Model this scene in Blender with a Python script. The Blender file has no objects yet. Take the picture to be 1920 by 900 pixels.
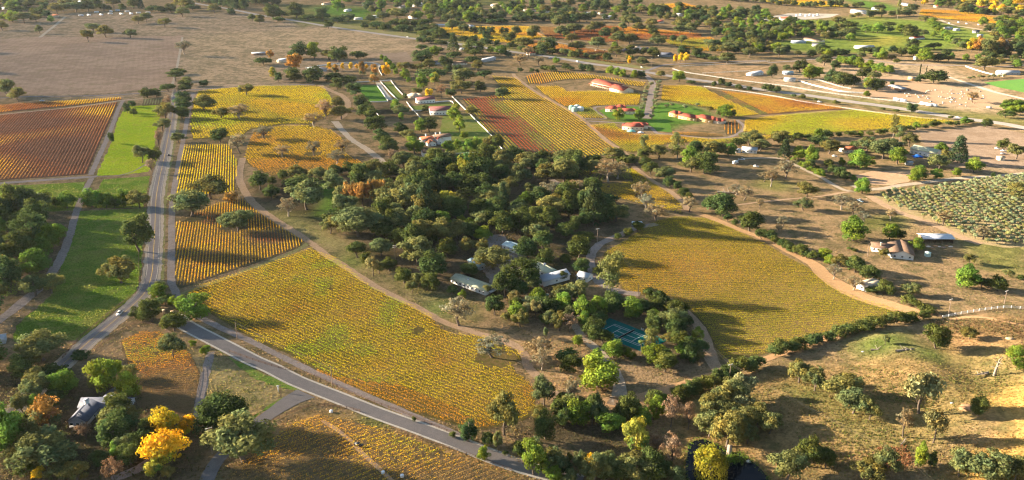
import bpy, math, random
import numpy as np
from mathutils.geometry import tessellate_polygon
from mathutils import Vector

# ------------------------------------------------------------------ camera, light, exposure
F, PITCH, CAM_H = 1620.0, math.radians(20.3), 200.0          # focal length in photo pixels, tilt, height
SUN_EL, SUN_DIR = math.radians(14.5), math.radians(-16)        # sun height; heading its shadows run (from +X)
SKY_STRENGTH, SUN_STRENGTH, EXPOSURE = 0.053, 5.0, 2.52
HAZE = 0.00001

scene = bpy.context.scene
COL = scene.collection
cam_data = bpy.data.cameras.new('camera')
cam_data.sensor_fit = 'HORIZONTAL'
cam_data.sensor_width = 36
cam_data.lens = 36 * F / 1920
cam_data.clip_start, cam_data.clip_end = 1, 40000
cam = bpy.data.objects.new('camera', cam_data)
cam.location = (0, 0, CAM_H)
cam.rotation_euler = (math.pi / 2 - PITCH, 0, 0)
COL.objects.link(cam)
scene.camera = cam
scene.view_settings.view_transform = 'Standard'
scene.view_settings.look = 'None'
scene.view_settings.exposure = EXPOSURE
scene.view_settings.gamma = 1
scene.cycles.max_bounces = 5
scene.cycles.diffuse_bounces = 2
scene.cycles.glossy_bounces = 2
scene.cycles.transmission_bounces = 2
scene.cycles.volume_bounces = 0
scene.cycles.use_denoising = True
scene.cycles.denoiser = 'OPENIMAGEDENOISE'
scene.cycles.denoising_input_passes = 'RGB_ALBEDO_NORMAL'
scene.cycles.denoising_prefilter = 'ACCURATE'
scene.cycles.filter_width = 1.25
scene.cycles.sample_clamp_direct = 0.8
scene.cycles.sample_clamp_indirect = 0.5

# the sun stands behind-left of the view: shadows run along SUN_DIR
sx, sy, sz = -math.cos(SUN_DIR) * math.cos(SUN_EL), -math.sin(SUN_DIR) * math.cos(SUN_EL), math.sin(SUN_EL)
world = bpy.data.worlds.new('World')
scene.world = world
world.use_nodes = True
wn = world.node_tree
sky = wn.nodes.new('ShaderNodeTexSky')
sky.sky_type = 'NISHITA'
sky.sun_disc = False
sky.sun_elevation = SUN_EL
sky.sun_rotation = math.atan2(sx, sy)                         # measured from +Y towards +X
wn.links.new(sky.outputs[0], wn.nodes['Background'].inputs[0])
wn.nodes['Background'].inputs[1].default_value = SKY_STRENGTH
sun_data = bpy.data.lights.new('sun', 'SUN')
sun_data.energy = SUN_STRENGTH
sun_data.angle = math.radians(0.5)
sun_data.color = (1.0, 0.83, 0.62)
sun = bpy.data.objects.new('sun', sun_data)
sun.rotation_euler = Vector((-sx, -sy, -sz)).to_track_quat('-Z', 'Y').to_euler()
COL.objects.link(sun)

rnd = random.Random(7)
rg = np.random.default_rng(7)
cP, sP = math.cos(PITCH), math.sin(PITCH)

# ------------------------------------------------------------------ mesh helpers
class MB:
    """collects polygons with a colour per vertex and builds ONE mesh"""
    def __init__(self):
        self.v, self.c, self.l, self.n, self.m, self.k = [], [], [], [], [], 0
    def add(self, verts, faces, col=(1, 1, 1), mat=0):
        verts = np.asarray(verts, float).reshape(-1, 3)
        col = np.asarray(col, float)
        if col.ndim == 1:
            col = np.tile(col, (len(verts), 1))
        self.v.append(verts); self.c.append(col)
        if isinstance(faces, np.ndarray):
            self.l.append((faces + self.k).ravel()); self.n.append(np.full(len(faces), faces.shape[1]))
            self.m.append(np.full(len(faces), mat))
        else:
            for f in faces:
                self.l.append(np.asarray(f) + self.k); self.n.append([len(f)]); self.m.append([mat])
        self.k += len(verts)
        return self
    def mesh(self, name, mats, smooth=False):
        me = bpy.data.meshes.new(name)
        if not self.v:
            return me
        v = np.concatenate(self.v); c = np.concatenate(self.c)
        l = np.concatenate(self.l).astype(np.int32); n = np.concatenate(self.n).astype(np.int32)
        me.vertices.add(len(v)); me.vertices.foreach_set('co', v.astype(np.float32).ravel())
        me.loops.add(len(l)); me.loops.foreach_set('vertex_index', l)
        me.polygons.add(len(n))
        me.polygons.foreach_set('loop_start', np.concatenate([[0], np.cumsum(n)[:-1]]).astype(np.int32))
        me.polygons.foreach_set('loop_total', n)
        me.polygons.foreach_set('material_index', np.concatenate(self.m).astype(np.int32))
        if smooth:
            me.polygons.foreach_set('use_smooth', np.ones(len(n), bool))
        a = me.color_attributes.new('Col', 'FLOAT_COLOR', 'POINT')
        a.data.foreach_set('color', np.concatenate([c, np.ones((len(c), 1))], 1).astype(np.float32).ravel())
        for m in (mats if isinstance(mats, (list, tuple)) else [mats]):
            me.materials.append(m)
        me.update(calc_edges=True)
        me.validate()
        return me
    def build(self, name, mats, parent=None, smooth=False):
        return link(name, self.mesh(name, mats, smooth), parent)
    # shapes
    def box(self, c, s, rz=0.0, col=(1, 1, 1), mat=0, taper=1.0):
        x, y, z = s[0] / 2, s[1] / 2, s[2] / 2
        p = np.array([(-x, -y, -z), (x, -y, -z), (x, y, -z), (-x, y, -z), (-x * taper, -y * taper, z), (x * taper, -y * taper, z), (x * taper, y * taper, z), (-x * taper, y * taper, z)])
        if rz:
            q = p.copy(); ca, sa = math.cos(rz), math.sin(rz)
            p[:, 0] = q[:, 0] * ca - q[:, 1] * sa; p[:, 1] = q[:, 0] * sa + q[:, 1] * ca
        return self.add(p + np.array(c), BOXF, col, mat)
    def tube(self, pts, rads, n=6, col=(1, 1, 1), mat=0):
        pts = np.asarray(pts, float); rads = np.asarray(rads, float)
        vs = []
        for i, p in enumerate(pts):
            d = pts[min(i + 1, len(pts) - 1)] - pts[max(i - 1, 0)]
            d /= (np.linalg.norm(d) + 1e-9)
            a = np.cross(d, (0.31, 0.95, 0.05) if abs(d[1]) < 0.9 else (1, 0, 0)); a /= np.linalg.norm(a)
            b = np.cross(d, a)
            t = np.arange(n) * 2 * math.pi / n
            vs.append(p + rads[i] * (np.cos(t)[:, None] * a + np.sin(t)[:, None] * b))
        f = [(i * n + j, i * n + (j + 1) % n, (i + 1) * n + (j + 1) % n, (i + 1) * n + j) for i in range(len(pts) - 1) for j in range(n)]
        self.add(np.concatenate(vs), np.array(f), col, mat)
        self.add(vs[-1], [list(range(n))], col, mat)
        return self
    def leaves(self, P, N, S, C, aspect=0.7, mat=0, up=None):
        """small leaf-cluster quads at P facing N"""
        n = len(P)
        N = N / (np.linalg.norm(N, axis=1, keepdims=True) + 1e-9)
        r = rg.normal(size=(n, 3)) if up is None else np.tile(np.array(up, float), (n, 1)) + rg.normal(size=(n, 3)) * 0.12
        a = np.cross(N, r); a /= (np.linalg.norm(a, axis=1, keepdims=True) + 1e-9)
        b = np.cross(N, a)
        S = np.asarray(S).reshape(-1, 1) * np.ones((n, 1))
        j = rg.uniform(0.6, 1.3, (n, 4, 1))
        asp = aspect
        v = np.stack([P + a * S * asp * j[:, 0], P + b * S * j[:, 1], P - a * S * asp * j[:, 2], P - b * S * j[:, 3]], 1).reshape(-1, 3)
        f = np.arange(n * 4).reshape(-1, 4)
        return self.add(v, f, np.repeat(C, 4, 0), mat)

BOXF = np.array([(0, 3, 2, 1), (4, 5, 6, 7), (0, 1, 5, 4), (1, 2, 6, 5), (2, 3, 7, 6), (3, 0, 4, 7)])

def link(name, data, parent=None, loc=None, rz=None):
    o = bpy.data.objects.new(name, data)
    COL.objects.link(o)
    if parent is not None:
        o.parent = parent
    if loc is not None:
        o.location = loc
    if rz is not None:
        o.rotation_euler = (0, 0, rz)
    return o

def tag(o, label=None, cat=None, group=None, kind=None):
    if label: o['label'] = label
    if cat: o['category'] = cat
    if group: o['group'] = group
    if kind: o['kind'] = kind
    return o

def thing(name, label, cat, loc=(0, 0, 0), rz=0.0, group=None):
    return tag(link(name, None, None, loc, rz), label, cat, group)

# ------------------------------------------------------------------ terrain
def plane(x, y):
    v = y - 450
    dy, dz = F * cP - v * sP, -F * sP - v * cP
    t = CAM_H / -dz
    return np.array([(x - 960) * t, dy * t])

BUMPS = [(plane(2080, 880), 25, 62, 62), (plane(1795, 770), -8, 24, 34), (plane(1708, 722), 7, 12, 30), (plane(1480, 790), 3, 26, 40), (plane(640, 930), 6.5, 60, 55), (plane(300, 740), 4, 45, 50),
         (plane(120, 100), 7, 130, 140), (plane(330, 30), 4, 160, 160), (plane(800, 440), 3.5, 90, 80), (plane(1880, 650), 4, 45, 45),
         (plane(1560, 560), 2.5, 70, 60), (plane(540, 210), 3, 80, 90), (plane(1700, 420), 3, 90, 70), (plane(700, 640), -1.5, 60, 60)]

def hfun(x, y):
    z = 0.5 * np.sin(x / 61 + 1) * np.sin(y / 83 + 2) + 0.25 * np.sin(x / 23 + y / 31)
    for (c, a, ra, rb) in BUMPS:
        z = z + a * np.exp(-0.5 * (((x - c[0]) / ra) ** 2 + ((y - c[1]) / rb) ** 2))
    return z

def axis(fine0, fine1, mid0, mid1, far0, far1, sf, sm):
    a = list(np.arange(fine0, fine1 + .1, sf))
    b = list(np.arange(fine1 + sm, mid1 + .1, sm))
    c = list(np.arange(fine0 - sm, mid0 - .1, -sm))[::-1]
    lo, hi, st = [], [], sm * 1.5
    x = (c or a)[0]
    while x > far0:
        x -= st; st *= 1.35; lo.append(x)
    st = sm * 1.5; x = (b or a)[-1]
    while x < far1:
        x += st; st *= 1.35; hi.append(x)
    return np.array(lo[::-1] + c + a + b + hi)

GX = axis(-460, 460, -1600, 1600, -14000, 14000, 5, 12)
GY = axis(225, 900, 200, 2800, -9000, 16000, 5, 12)
gx, gy = np.meshgrid(GX, GY)
GZ = hfun(gx, gy)

def hz(x, y):
    """height of the ground sheet itself (its triangles)"""
    x = np.asarray(x, float); y = np.asarray(y, float)
    i = np.clip(np.searchsorted(GX, x) - 1, 0, len(GX) - 2); j = np.clip(np.searchsorted(GY, y) - 1, 0, len(GY) - 2)
    u = (x - GX[i]) / (GX[i + 1] - GX[i]); v = (y - GY[j]) / (GY[j + 1] - GY[j])
    a, b, c, d = GZ[j, i], GZ[j, i + 1], GZ[j + 1, i + 1], GZ[j + 1, i]
    return np.where(u > v, a + (b - a) * u + (c - b) * v, a + (c - d) * u + (d - a) * v)

def ground(x, y):
    """photo pixel(s) -> point(s) on the ground"""
    x = np.asarray(x, float); y = np.asarray(y, float)
    v = y - 450
    dx, dy, dz = x - 960, F * cP - v * sP, -F * sP - v * cP
    t = CAM_H / -dz
    for _ in range(14):
        t = (CAM_H - hz(dx * t, dy * t)) / -dz
    return np.stack([dx * t, dy * t, hz(dx * t, dy * t)], -1)

def project(x, y, z):
    dep = y * cP - (z - CAM_H) * sP
    up = y * sP + (z - CAM_H) * cP
    return 960 + F * x / dep, 450 - F * up / dep

def scale_at(p):
    """pixels per metre at a point, and cosine of the angle looked down at it"""
    dep = p[1] * cP - (p[2] - CAM_H) * sP
    return F / dep, p[1] / math.hypot(p[1], CAM_H - p[2])

def T(c, r, x, y):
    return (480 * c + x / 4, 225 * r + y / 4)

# ------------------------------------------------------------------ materials
def nodes_of(name):
    m = bpy.data.materials.new(name); m.use_nodes = True
    nt = m.node_tree; nt.nodes.clear()
    out = nt.nodes.new('ShaderNodeOutputMaterial')
    return m, nt, out

def N(nt, typ, ins=None, **props):
    n = nt.nodes.new(typ)
    for k, v in props.items():
        setattr(n, k, v)
    for k, v in (ins or {}).items():
        if hasattr(v, 'is_linked') or isinstance(v, bpy.types.NodeSocket):
            nt.links.new(v, n.inputs[k])
        else:
            n.inputs[k].default_value = v
    return n

def mixc(nt, fac, a, b, blend='MIX'):
    n = nt.nodes.new('ShaderNodeMix'); n.data_type = 'RGBA'; n.blend_type = blend
    for i, v in ((0, fac), (6, a), (7, b)):
        if isinstance(v, bpy.types.NodeSocket): nt.links.new(v, n.inputs[i])
        elif i == 0: n.inputs[i].default_value = v
        else: n.inputs[i].default_value = (*v, 1)
    return n.outputs[2]

def ramp(nt, fac, lo, hi):
    n = N(nt, 'ShaderNodeMapRange', {0: fac, 1: lo, 2: hi})
    return n.outputs[0]

def noise(nt, pos, scale, detail=3, rough=0.6):
    return N(nt, 'ShaderNodeTexNoise', {'Vector': pos, 'Scale': scale, 'Detail': detail, 'Roughness': rough}).outputs[0]

def earth(name, c1, c2, c3=None, big=0.03, mid=0.22, fine=1.3, bump=0.5, stripes=None, attr=False, rough=1.0, fleck=0.35):
    """ground cover: two colours mixed in patches, a third in flecks, relief from fine noise; stripes = (angle, spacing m, strength)"""
    m, nt, out = nodes_of(name)
    pos = N(nt, 'ShaderNodeNewGeometry').outputs['Position']
    n1 = noise(nt, pos, big, 4, 0.62); n2 = noise(nt, pos, mid, 3); n3 = noise(nt, pos, fine, 3, 0.7)
    w = N(nt, 'ShaderNodeMath', {0: n1, 1: n2}, operation='ADD').outputs[0]
    f = ramp(nt, w, 0.88, 1.12)
    if attr:
        base = N(nt, 'ShaderNodeVertexColor', layer_name='Col').outputs[0]
        col = mixc(nt, f, mixc(nt, 1.0, base, c1, 'MULTIPLY'), mixc(nt, 1.0, base, c2, 'MULTIPLY'))
        if c3:
            col = mixc(nt, N(nt, 'ShaderNodeMath', {0: ramp(nt, n2, 0.52, 0.72), 1: fleck}, operation='MULTIPLY').outputs[0], col, c3)
    else:
        col = mixc(nt, f, c1, c2)
        if c3:
            col = mixc(nt, N(nt, 'ShaderNodeMath', {0: ramp(nt, n2, 0.5, 0.72), 1: fleck}, operation='MULTIPLY').outputs[0], col, c3)
    tex = ramp(nt, n3, 0.25, 0.75)
    col = mixc(nt, tex, mixc(nt, 1.0, col, (0.5, 0.5, 0.5), 'MULTIPLY'), mixc(nt, 1.0, col, (1.35, 1.33, 1.28), 'MULTIPLY'))
    height = n3
    if stripes:
        ang, sp, st = stripes
        mp = N(nt, 'ShaderNodeMapping', {'Vector': pos, 'Rotation': (0, 0, -ang)})
        wv = N(nt, 'ShaderNodeTexWave', {'Vector': mp.outputs[0], 'Scale': 0.314 / sp, 'Distortion': 1.2, 'Detail': 2.0, 'Detail Scale': 0.3}, wave_type='BANDS', bands_direction='Y')
        fac = N(nt, 'ShaderNodeMath', {0: wv.outputs[1], 1: st}, operation='MULTIPLY').outputs[0]
        col = mixc(nt, fac, col, mixc(nt, 1.0, col, (0.55, 0.55, 0.55), 'MULTIPLY'))
    b = N(nt, 'ShaderNodeBump', {'Height': height, 'Strength': bump, 'Distance': 0.5})
    p = N(nt, 'ShaderNodeBsdfDiffuse', {'Color': col, 'Roughness': rough, 'Normal': b.outputs[0]})
    nt.links.new(p.outputs[0], out.inputs[0])
    return m

def solid(name, c, rough=0.6, metal=0.0, var=0.15, scale=0.8, ribs=None, spec=0.15, dirt=None):
    """painted, plastered, metal or timber surface with faint weathering; ribs = (scale, depth) run across local X"""
    m, nt, out = nodes_of(name)
    tc = N(nt, 'ShaderNodeTexCoord')
    n1 = noise(nt, tc.outputs['Object'], scale, 4)
    d = dirt or tuple(x * (1 - 2 * var) for x in c)
    col = mixc(nt, ramp(nt, n1, 0.3, 0.75), tuple(min(1, x * (1 + var)) for x in c), d)
    ins = {'Base Color': col, 'Roughness': rough, 'Metallic': metal, 'Specular IOR Level': spec}
    if ribs:
        wv = N(nt, 'ShaderNodeTexWave', {'Vector': tc.outputs['Object'], 'Scale': ribs[0], 'Distortion': 0.3}, bands_direction='X')
        ins['Normal'] = N(nt, 'ShaderNodeBump', {'Height': wv.outputs[1], 'Strength': ribs[1], 'Distance': 0.12}).outputs[0]
    p = N(nt, 'ShaderNodeBsdfPrincipled', ins)
    nt.links.new(p.outputs[0], out.inputs[0])
    return m

def leafmat(name, trans=0.28, obj=True):
    """foliage: the tree's own colour (object colour) times each leaf cluster's shade of it, some light passing through"""
    m, nt, out = nodes_of(name)
    a = N(nt, 'ShaderNodeVertexColor', layer_name='Col').outputs[0]
    if obj:
        a = mixc(nt, 1.0, a, N(nt, 'ShaderNodeObjectInfo').outputs['Color'], 'MULTIPLY')
    d = N(nt, 'ShaderNodeBsdfDiffuse', {'Color': a})
    t = N(nt, 'ShaderNodeBsdfTranslucent', {'Color': a})
    x = N(nt, 'ShaderNodeMixShader', {0: trans, 1: d.outputs[0], 2: t.outputs[0]})
    nt.links.new(x.outputs[0], out.inputs[0])
    return m

M = {}
M['leaf'] = leafmat('foliage', .34)
M['vine'] = leafmat('vine_leaves', 0.5, False)
M['bark'] = solid('bark', (0.11, 0.085, 0.065), 0.95, var=0.3, scale=3)
M['pale_bark'] = solid('pale_bark', (0.25, 0.21, 0.165), 0.9, var=0.3, scale=2)
M['terrain'] = earth('dry_grassland', (1.15, 1.12, 1.07), (0.66, 0.70, 0.64), (0.11, 0.115, 0.045), attr=True, mid=.13, fine=.75, bump=1.0, fleck=0.5)
M['white'] = solid('white_paint', (0.66, 0.65, 0.62), 0.6, var=0.06)
M['post_wood'] = solid('dark_timber', (0.13, 0.08, 0.055), 0.9, var=0.25)
M['pole_wood'] = solid('pole_timber', (0.23, 0.17, 0.13), 0.9, var=0.25)
M['wire'] = solid('cable', (0.07, 0.065, 0.06), 0.6, 0.3)
M['glass'] = solid('window_glass', (0.03, 0.035, 0.045), 0.12, var=0.05, spec=0.8)
M['black'] = solid('black_rubber', (0.02, 0.02, 0.02), 0.8, var=0.1)
M['pale_metal'] = solid('galvanised_metal', (0.55, 0.57, 0.6), 0.45, 0.5, var=0.08, ribs=(2.2, 0.5))
_cache = {}
def paint(c, rough=0.6, **k):
    key = (tuple(c), rough, tuple(sorted(k.items())))
    if key not in _cache:
        _cache[key] = solid('paint', c, rough, **k)
    return _cache[key]
# ------------------------------------------------------------------ the ground sheet and its broad soil and grass colours
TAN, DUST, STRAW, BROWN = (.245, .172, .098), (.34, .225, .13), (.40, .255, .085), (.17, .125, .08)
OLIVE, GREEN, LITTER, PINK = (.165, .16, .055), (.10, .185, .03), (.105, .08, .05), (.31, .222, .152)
PATCHES = [  # polygons (photo pixels) of one ground colour, blurred into each other
    (TAN, [(-900, -40), (2800, -40), (2800, 300), (-900, 300)]),
    (PINK, [(-500, 25), (480, 25), (870, 90), (520, 160), (360, 185), (-500, 190)]),
    ((.36, .258, .165), [(350, 65), (640, 50), (830, 92), (660, 98), (520, 108), (515, 158), (345, 165)]),
    (OLIVE, [(520, 8), (700, 12), (720, 45), (560, 48)]),
    (GREEN, [(600, 10), (700, 18), (690, 36), (590, 24)]),
    (OLIVE, [(830, -5), (960, -5), (960, 12), (840, 12)]),
    (GREEN, [(1570, -5), (1660, 5), (1700, 20), (1640, 22)]),
    ((.15, .20, .04), [(1510, 38), (1640, 32), (1760, 40), (1890, 70), (1800, 90), (1640, 100), (1450, 95), (1460, 75), (1600, 70)]),
    ((.22, .22, .05), [(1600, 35), (1670, 30), (1650, 40)]), ((.26, .24, .05), [(1600, 72), (1690, 68), (1700, 82), (1620, 90)]),
    (OLIVE, [(640, 38), (760, 48), (900, 78), (1000, 92), (960, 96), (780, 74), (640, 46)]),
    (DUST, [(1300, 120), (1440, 118), (1440, 160), (1320, 140)]),
    ((.37, .27, .18), [(1440, 150), (1560, 105), (1760, 120), (1930, 190), (1930, 215), (1700, 205), (1440, 168)]),
    (OLIVE, [(1450, 168), (1600, 182), (1930, 222), (1930, 238), (1700, 212), (1440, 173)]),
    (PINK, [(1700, 245), (1930, 245), (1930, 330), (1790, 320)]),
    (TAN, [(1270, 320), (1640, 380), (1840, 460), (1930, 470), (1930, 590), (1700, 560), (1520, 470), (1330, 400)]),
    (OLIVE, [(1430, 330), (1500, 345), (1480, 365), (1420, 352)]), (OLIVE, [(1600, 410), (1700, 400), (1700, 430), (1610, 432)]),
    (OLIVE, [(1800, 440), (1930, 455), (1930, 520), (1820, 500)]),
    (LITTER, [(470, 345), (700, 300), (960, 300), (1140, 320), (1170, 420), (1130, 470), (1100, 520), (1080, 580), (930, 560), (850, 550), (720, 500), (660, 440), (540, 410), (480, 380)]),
    (GREEN, [(590, 340), (650, 345), (660, 410), (600, 410)]),
    ((.22, .20, .08), [(480, 385), (560, 400), (640, 450), (720, 510), (850, 560), (900, 580), (880, 610), (800, 570), (690, 515), (600, 455), (520, 420)]),
    (GREEN, [(640, 478), (690, 500), (690, 515), (645, 492)]), (GREEN, [(800, 570), (850, 580), (840, 592), (806, 582)]),
    ((.36, .24, .13), [(960, 590), (1090, 600), (1160, 700), (1130, 760), (1020, 740), (980, 660)]),
    (BROWN, [(980, 560), (1080, 570), (1060, 620), (970, 620)]),
    (DUST, [(1040, 720), (1180, 730), (1160, 770), (1060, 770)]), (DUST, [(1095, 525), (1190, 540), (1190, 560), (1110, 560)]),
    (BROWN, [(1120, 540), (1310, 570), (1330, 680), (1250, 700), (1100, 660)]),
    ((.10, .08, .05), [(960, 770), (1190, 790), (1180, 850), (1040, 850)]),  # hollow by the drive: dark litter, with tree shade put into the colour
    ((.25, .172, .08), [(1250, 720), (1440, 690), (1700, 670), (1930, 590), (1930, 760), (1700, 800), (1600, 900), (1250, 900)]),
    (OLIVE, [(1530, 730), (1640, 780), (1700, 830), (1640, 850), (1560, 790)]), ((.11, .16, .035), [(1620, 790), (1690, 800), (1760, 830), (1680, 845)]),
    (GREEN, [(1470, 715), (1540, 735), (1530, 750), (1475, 735)]), ((.115, .15, .04), [(1600, 640), (1700, 618), (1720, 640), (1660, 675), (1620, 672)]),
    (GREEN, [(1720, 650), (1770, 655), (1760, 680), (1730, 676)]), (GREEN, [(1310, 755), (1390, 745), (1380, 780), (1320, 775)]),
    ((.30, .14, .07), [(1645, 840), (1710, 835), (1710, 870), (1660, 875)]),
    ((.24, .185, .08), [(1790, 670), (1930, 640), (1930, 700), (1840, 735)]),
    ((.27, .17, .085), [(1750, 605), (1930, 590), (1930, 650), (1780, 660)]),
    (STRAW, [(1838, 748), (1880, 728), (1940, 705), (2400, 640), (2400, 1000), (1780, 950), (1770, 890), (1830, 850), (1890, 800)]),
    ((.215, .165, .07), [(1560, 745), (1660, 790), (1760, 700), (1840, 730), (1830, 800), (1740, 850), (1640, 840)]),
    ((.30, .24, .11), [(360, 650), (520, 720), (520, 780), (380, 760)]),
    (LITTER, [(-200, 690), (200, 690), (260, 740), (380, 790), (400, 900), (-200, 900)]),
    (BROWN, [(-300, 395), (150, 395), (120, 470), (60, 560), (-300, 600)]),
    ((.30, .18, .06), [(545, 790), (600, 772), (760, 815), (980, 890), (980, 930), (430, 930), (500, 850)]),
    (GREEN, [(670, 772), (740, 795), (730, 810), (670, 795)]),
    (TAN, [(360, 640), (560, 700), (900, 830), (860, 812), (560, 690), (380, 610)]),
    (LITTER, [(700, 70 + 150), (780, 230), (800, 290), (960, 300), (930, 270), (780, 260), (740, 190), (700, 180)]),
    (GREEN, [(840, 222), (900, 215), (940, 262), (900, 290), (860, 290)]), (GREEN, [(1150, 195), (1300, 195), (1340, 215), (1250, 245), (1150, 230)]),
    ((.22, .17, .07), [(800, 215), (850, 215), (850, 225), (790, 225)]),
]

def inside(px, py, poly):
    r = np.zeros(px.shape, bool)
    n = len(poly)
    for i in range(n):
        (x0, y0), (x1, y1) = poly[i], poly[(i + 1) % n]
        if y0 == y1: continue
        r ^= ((y0 > py) != (y1 > py)) & (px < (x1 - x0) * (py - y0) / (y1 - y0) + x0)
    return r

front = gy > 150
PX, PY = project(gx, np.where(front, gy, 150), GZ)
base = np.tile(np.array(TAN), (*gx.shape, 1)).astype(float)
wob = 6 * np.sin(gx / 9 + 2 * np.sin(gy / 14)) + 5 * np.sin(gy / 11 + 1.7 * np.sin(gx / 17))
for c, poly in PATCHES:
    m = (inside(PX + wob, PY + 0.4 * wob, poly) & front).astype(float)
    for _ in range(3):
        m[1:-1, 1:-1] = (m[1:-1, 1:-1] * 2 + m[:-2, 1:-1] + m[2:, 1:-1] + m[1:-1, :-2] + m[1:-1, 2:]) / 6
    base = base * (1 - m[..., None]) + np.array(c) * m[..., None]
nx, ny = len(GX), len(GY)
idx = np.arange(nx * ny).reshape(ny, nx)
a, b, c_, d = idx[:-1, :-1].ravel(), idx[:-1, 1:].ravel(), idx[1:, 1:].ravel(), idx[1:, :-1].ravel()
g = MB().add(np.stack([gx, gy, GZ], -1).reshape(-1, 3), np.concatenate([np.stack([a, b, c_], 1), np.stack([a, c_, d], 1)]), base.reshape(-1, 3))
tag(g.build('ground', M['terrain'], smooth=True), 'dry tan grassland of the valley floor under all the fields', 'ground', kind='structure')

# ------------------------------------------------------------------ sheets laid on the ground
LAY = 0.05
def clip(poly, k, s, val):
    """convex polygon cut by a line; keeps s*(p[k]-val) >= 0"""
    out = []
    for i in range(len(poly)):
        p, q = poly[i], poly[(i + 1) % len(poly)]
        dp, dq = s * (p[k] - val), s * (q[k] - val)
        if dp >= 0: out.append(p)
        if (dp > 0 > dq) or (dp < 0 < dq):
            t = dp / (dp - dq)
            r = [p[0] + (q[0] - p[0]) * t, p[1] + (q[1] - p[1]) * t]
            r[k] = val
            out.append(tuple(r))
    return out

def slabs(poly, k, axis_):
    lo = min(p[k] for p in poly); hi = max(p[k] for p in poly)
    i0 = max(0, int(np.searchsorted(axis_, lo, 'right')) - 1); i1 = int(np.searchsorted(axis_, hi, 'left'))
    rest = poly
    for i in range(i0 + 1, i1):
        piece = clip(rest, k, -1, axis_[i])
        if len(piece) > 2: yield piece
        rest = clip(rest, k, 1, axis_[i])
        if len(rest) < 3: return
    if len(rest) > 2: yield rest

def sheet_mesh(name, polys, layer, mat):
    """2-D ground polygons draped over the terrain, layer by layer"""
    key, vs, fs = {}, [], []
    def vid(p):
        k = (round(p[0], 3), round(p[1], 3))
        if k not in key:
            key[k] = len(vs); vs.append(p)
        return key[k]
    for poly in polys:
        pts = [Vector((p[0], p[1], 0)) for p in poly]
        for tri in tessellate_polygon([pts]):
            t = [tuple(poly[i][:2]) for i in tri]
            ar = (t[1][0] - t[0][0]) * (t[2][1] - t[0][1]) - (t[2][0] - t[0][0]) * (t[1][1] - t[0][1])
            if abs(ar) < 1e-4: continue
            if ar < 0: t = t[::-1]
            for st in slabs(t, 1, GY):
                for pc in slabs(st, 0, GX):
                    # split along the ground's own diagonal
                    cx = sum(p[0] for p in pc) / len(pc); cy = sum(p[1] for p in pc) / len(pc)
                    i = min(max(int(np.searchsorted(GX, cx)) - 1, 0), nx - 2); j = min(max(int(np.searchsorted(GY, cy)) - 1, 0), ny - 2)
                    sl = (GY[j + 1] - GY[j]) / (GX[i + 1] - GX[i])
                    for sg in (1, -1):
                        q = []
                        for n_ in range(len(pc)):
                            p, r = pc[n_], pc[(n_ + 1) % len(pc)]
                            dp = sg * ((p[1] - GY[j]) - sl * (p[0] - GX[i])); dr = sg * ((r[1] - GY[j]) - sl * (r[0] - GX[i]))
                            if dp >= -1e-7: q.append(p)
                            if (dp > 1e-7 and dr < -1e-7) or (dp < -1e-7 and dr > 1e-7):
                                w = dp / (dp - dr); q.append((p[0] + (r[0] - p[0]) * w, p[1] + (r[1] - p[1]) * w))
                        if len(q) > 2:
                            f = [vid(p) for p in q]
                            f = [v for k_, v in enumerate(f) if v != f[k_ - 1]]
                            if len(f) > 2: fs.append(f)
    vs = np.array(vs)
    z = hz(vs[:, 0], vs[:, 1]) + layer * LAY
    return MB().add(np.column_stack([vs, z]), fs).mesh(name, mat, True)

def roughen(pts, jit, step=4.0):
    out = []
    for i in range(len(pts)):
        p, q = np.array(pts[i][:2]), np.array(pts[(i + 1) % len(pts)][:2])
        L = np.linalg.norm(q - p); n = max(1, int(L / step))
        nrm = np.array([-(q - p)[1], (q - p)[0]]) / (L + 1e-9)
        for k in range(n):
            out.append(tuple(p + (q - p) * k / n + nrm * (rnd.uniform(-jit, jit) if k else 0)))
    return out

def gpoly(px):
    a_ = np.array(px, float)
    return [tuple(p[:2]) for p in ground(a_[:, 0], a_[:, 1])]

COVER, LINES = [], []
def field(name, label, px, mat, layer=1, jit=0.8, step=4.0, kind='structure', cat='field', parent=None):
    pts = roughen(gpoly(px), jit, step)
    COVER.append((px, name))
    o = link(name, sheet_mesh(name, [pts], layer, mat), parent)
    return tag(o, label, cat if parent is None else None, kind=kind)

def curve(px, step=4.0, is_px=True):
    """smooth ground polyline through photo pixels"""
    p = np.array(gpoly(px) if is_px else px, float)
    if len(p) > 2:
        q = np.vstack([2 * p[0] - p[1], p, 2 * p[-1] - p[-2]]); out = []
        for i in range(1, len(q) - 2):
            n = max(2, int(np.linalg.norm(q[i + 1] - q[i]) / step))
            for t in np.arange(n) / n:
                a_, b_, c2, d_ = q[i - 1], q[i], q[i + 1], q[i + 2]
                out.append(0.5 * ((2 * b_) + (-a_ + c2) * t + (2 * a_ - 5 * b_ + 4 * c2 - d_) * t * t + (-a_ + 3 * b_ - 3 * c2 + d_) * t ** 3))
        return np.array(out + [p[-1]])
    n = max(2, int(np.linalg.norm(p[1] - p[0]) / step))
    return np.array([p[0] + (p[1] - p[0]) * t / n for t in range(n + 1)])

def offset(c, d):
    t = np.gradient(c, axis=0); t /= (np.linalg.norm(t, axis=1, keepdims=True) + 1e-9)
    return c + np.column_stack([-t[:, 1], t[:, 0]]) * (np.asarray(d)[:, None] if np.ndim(d) else d)

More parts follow.
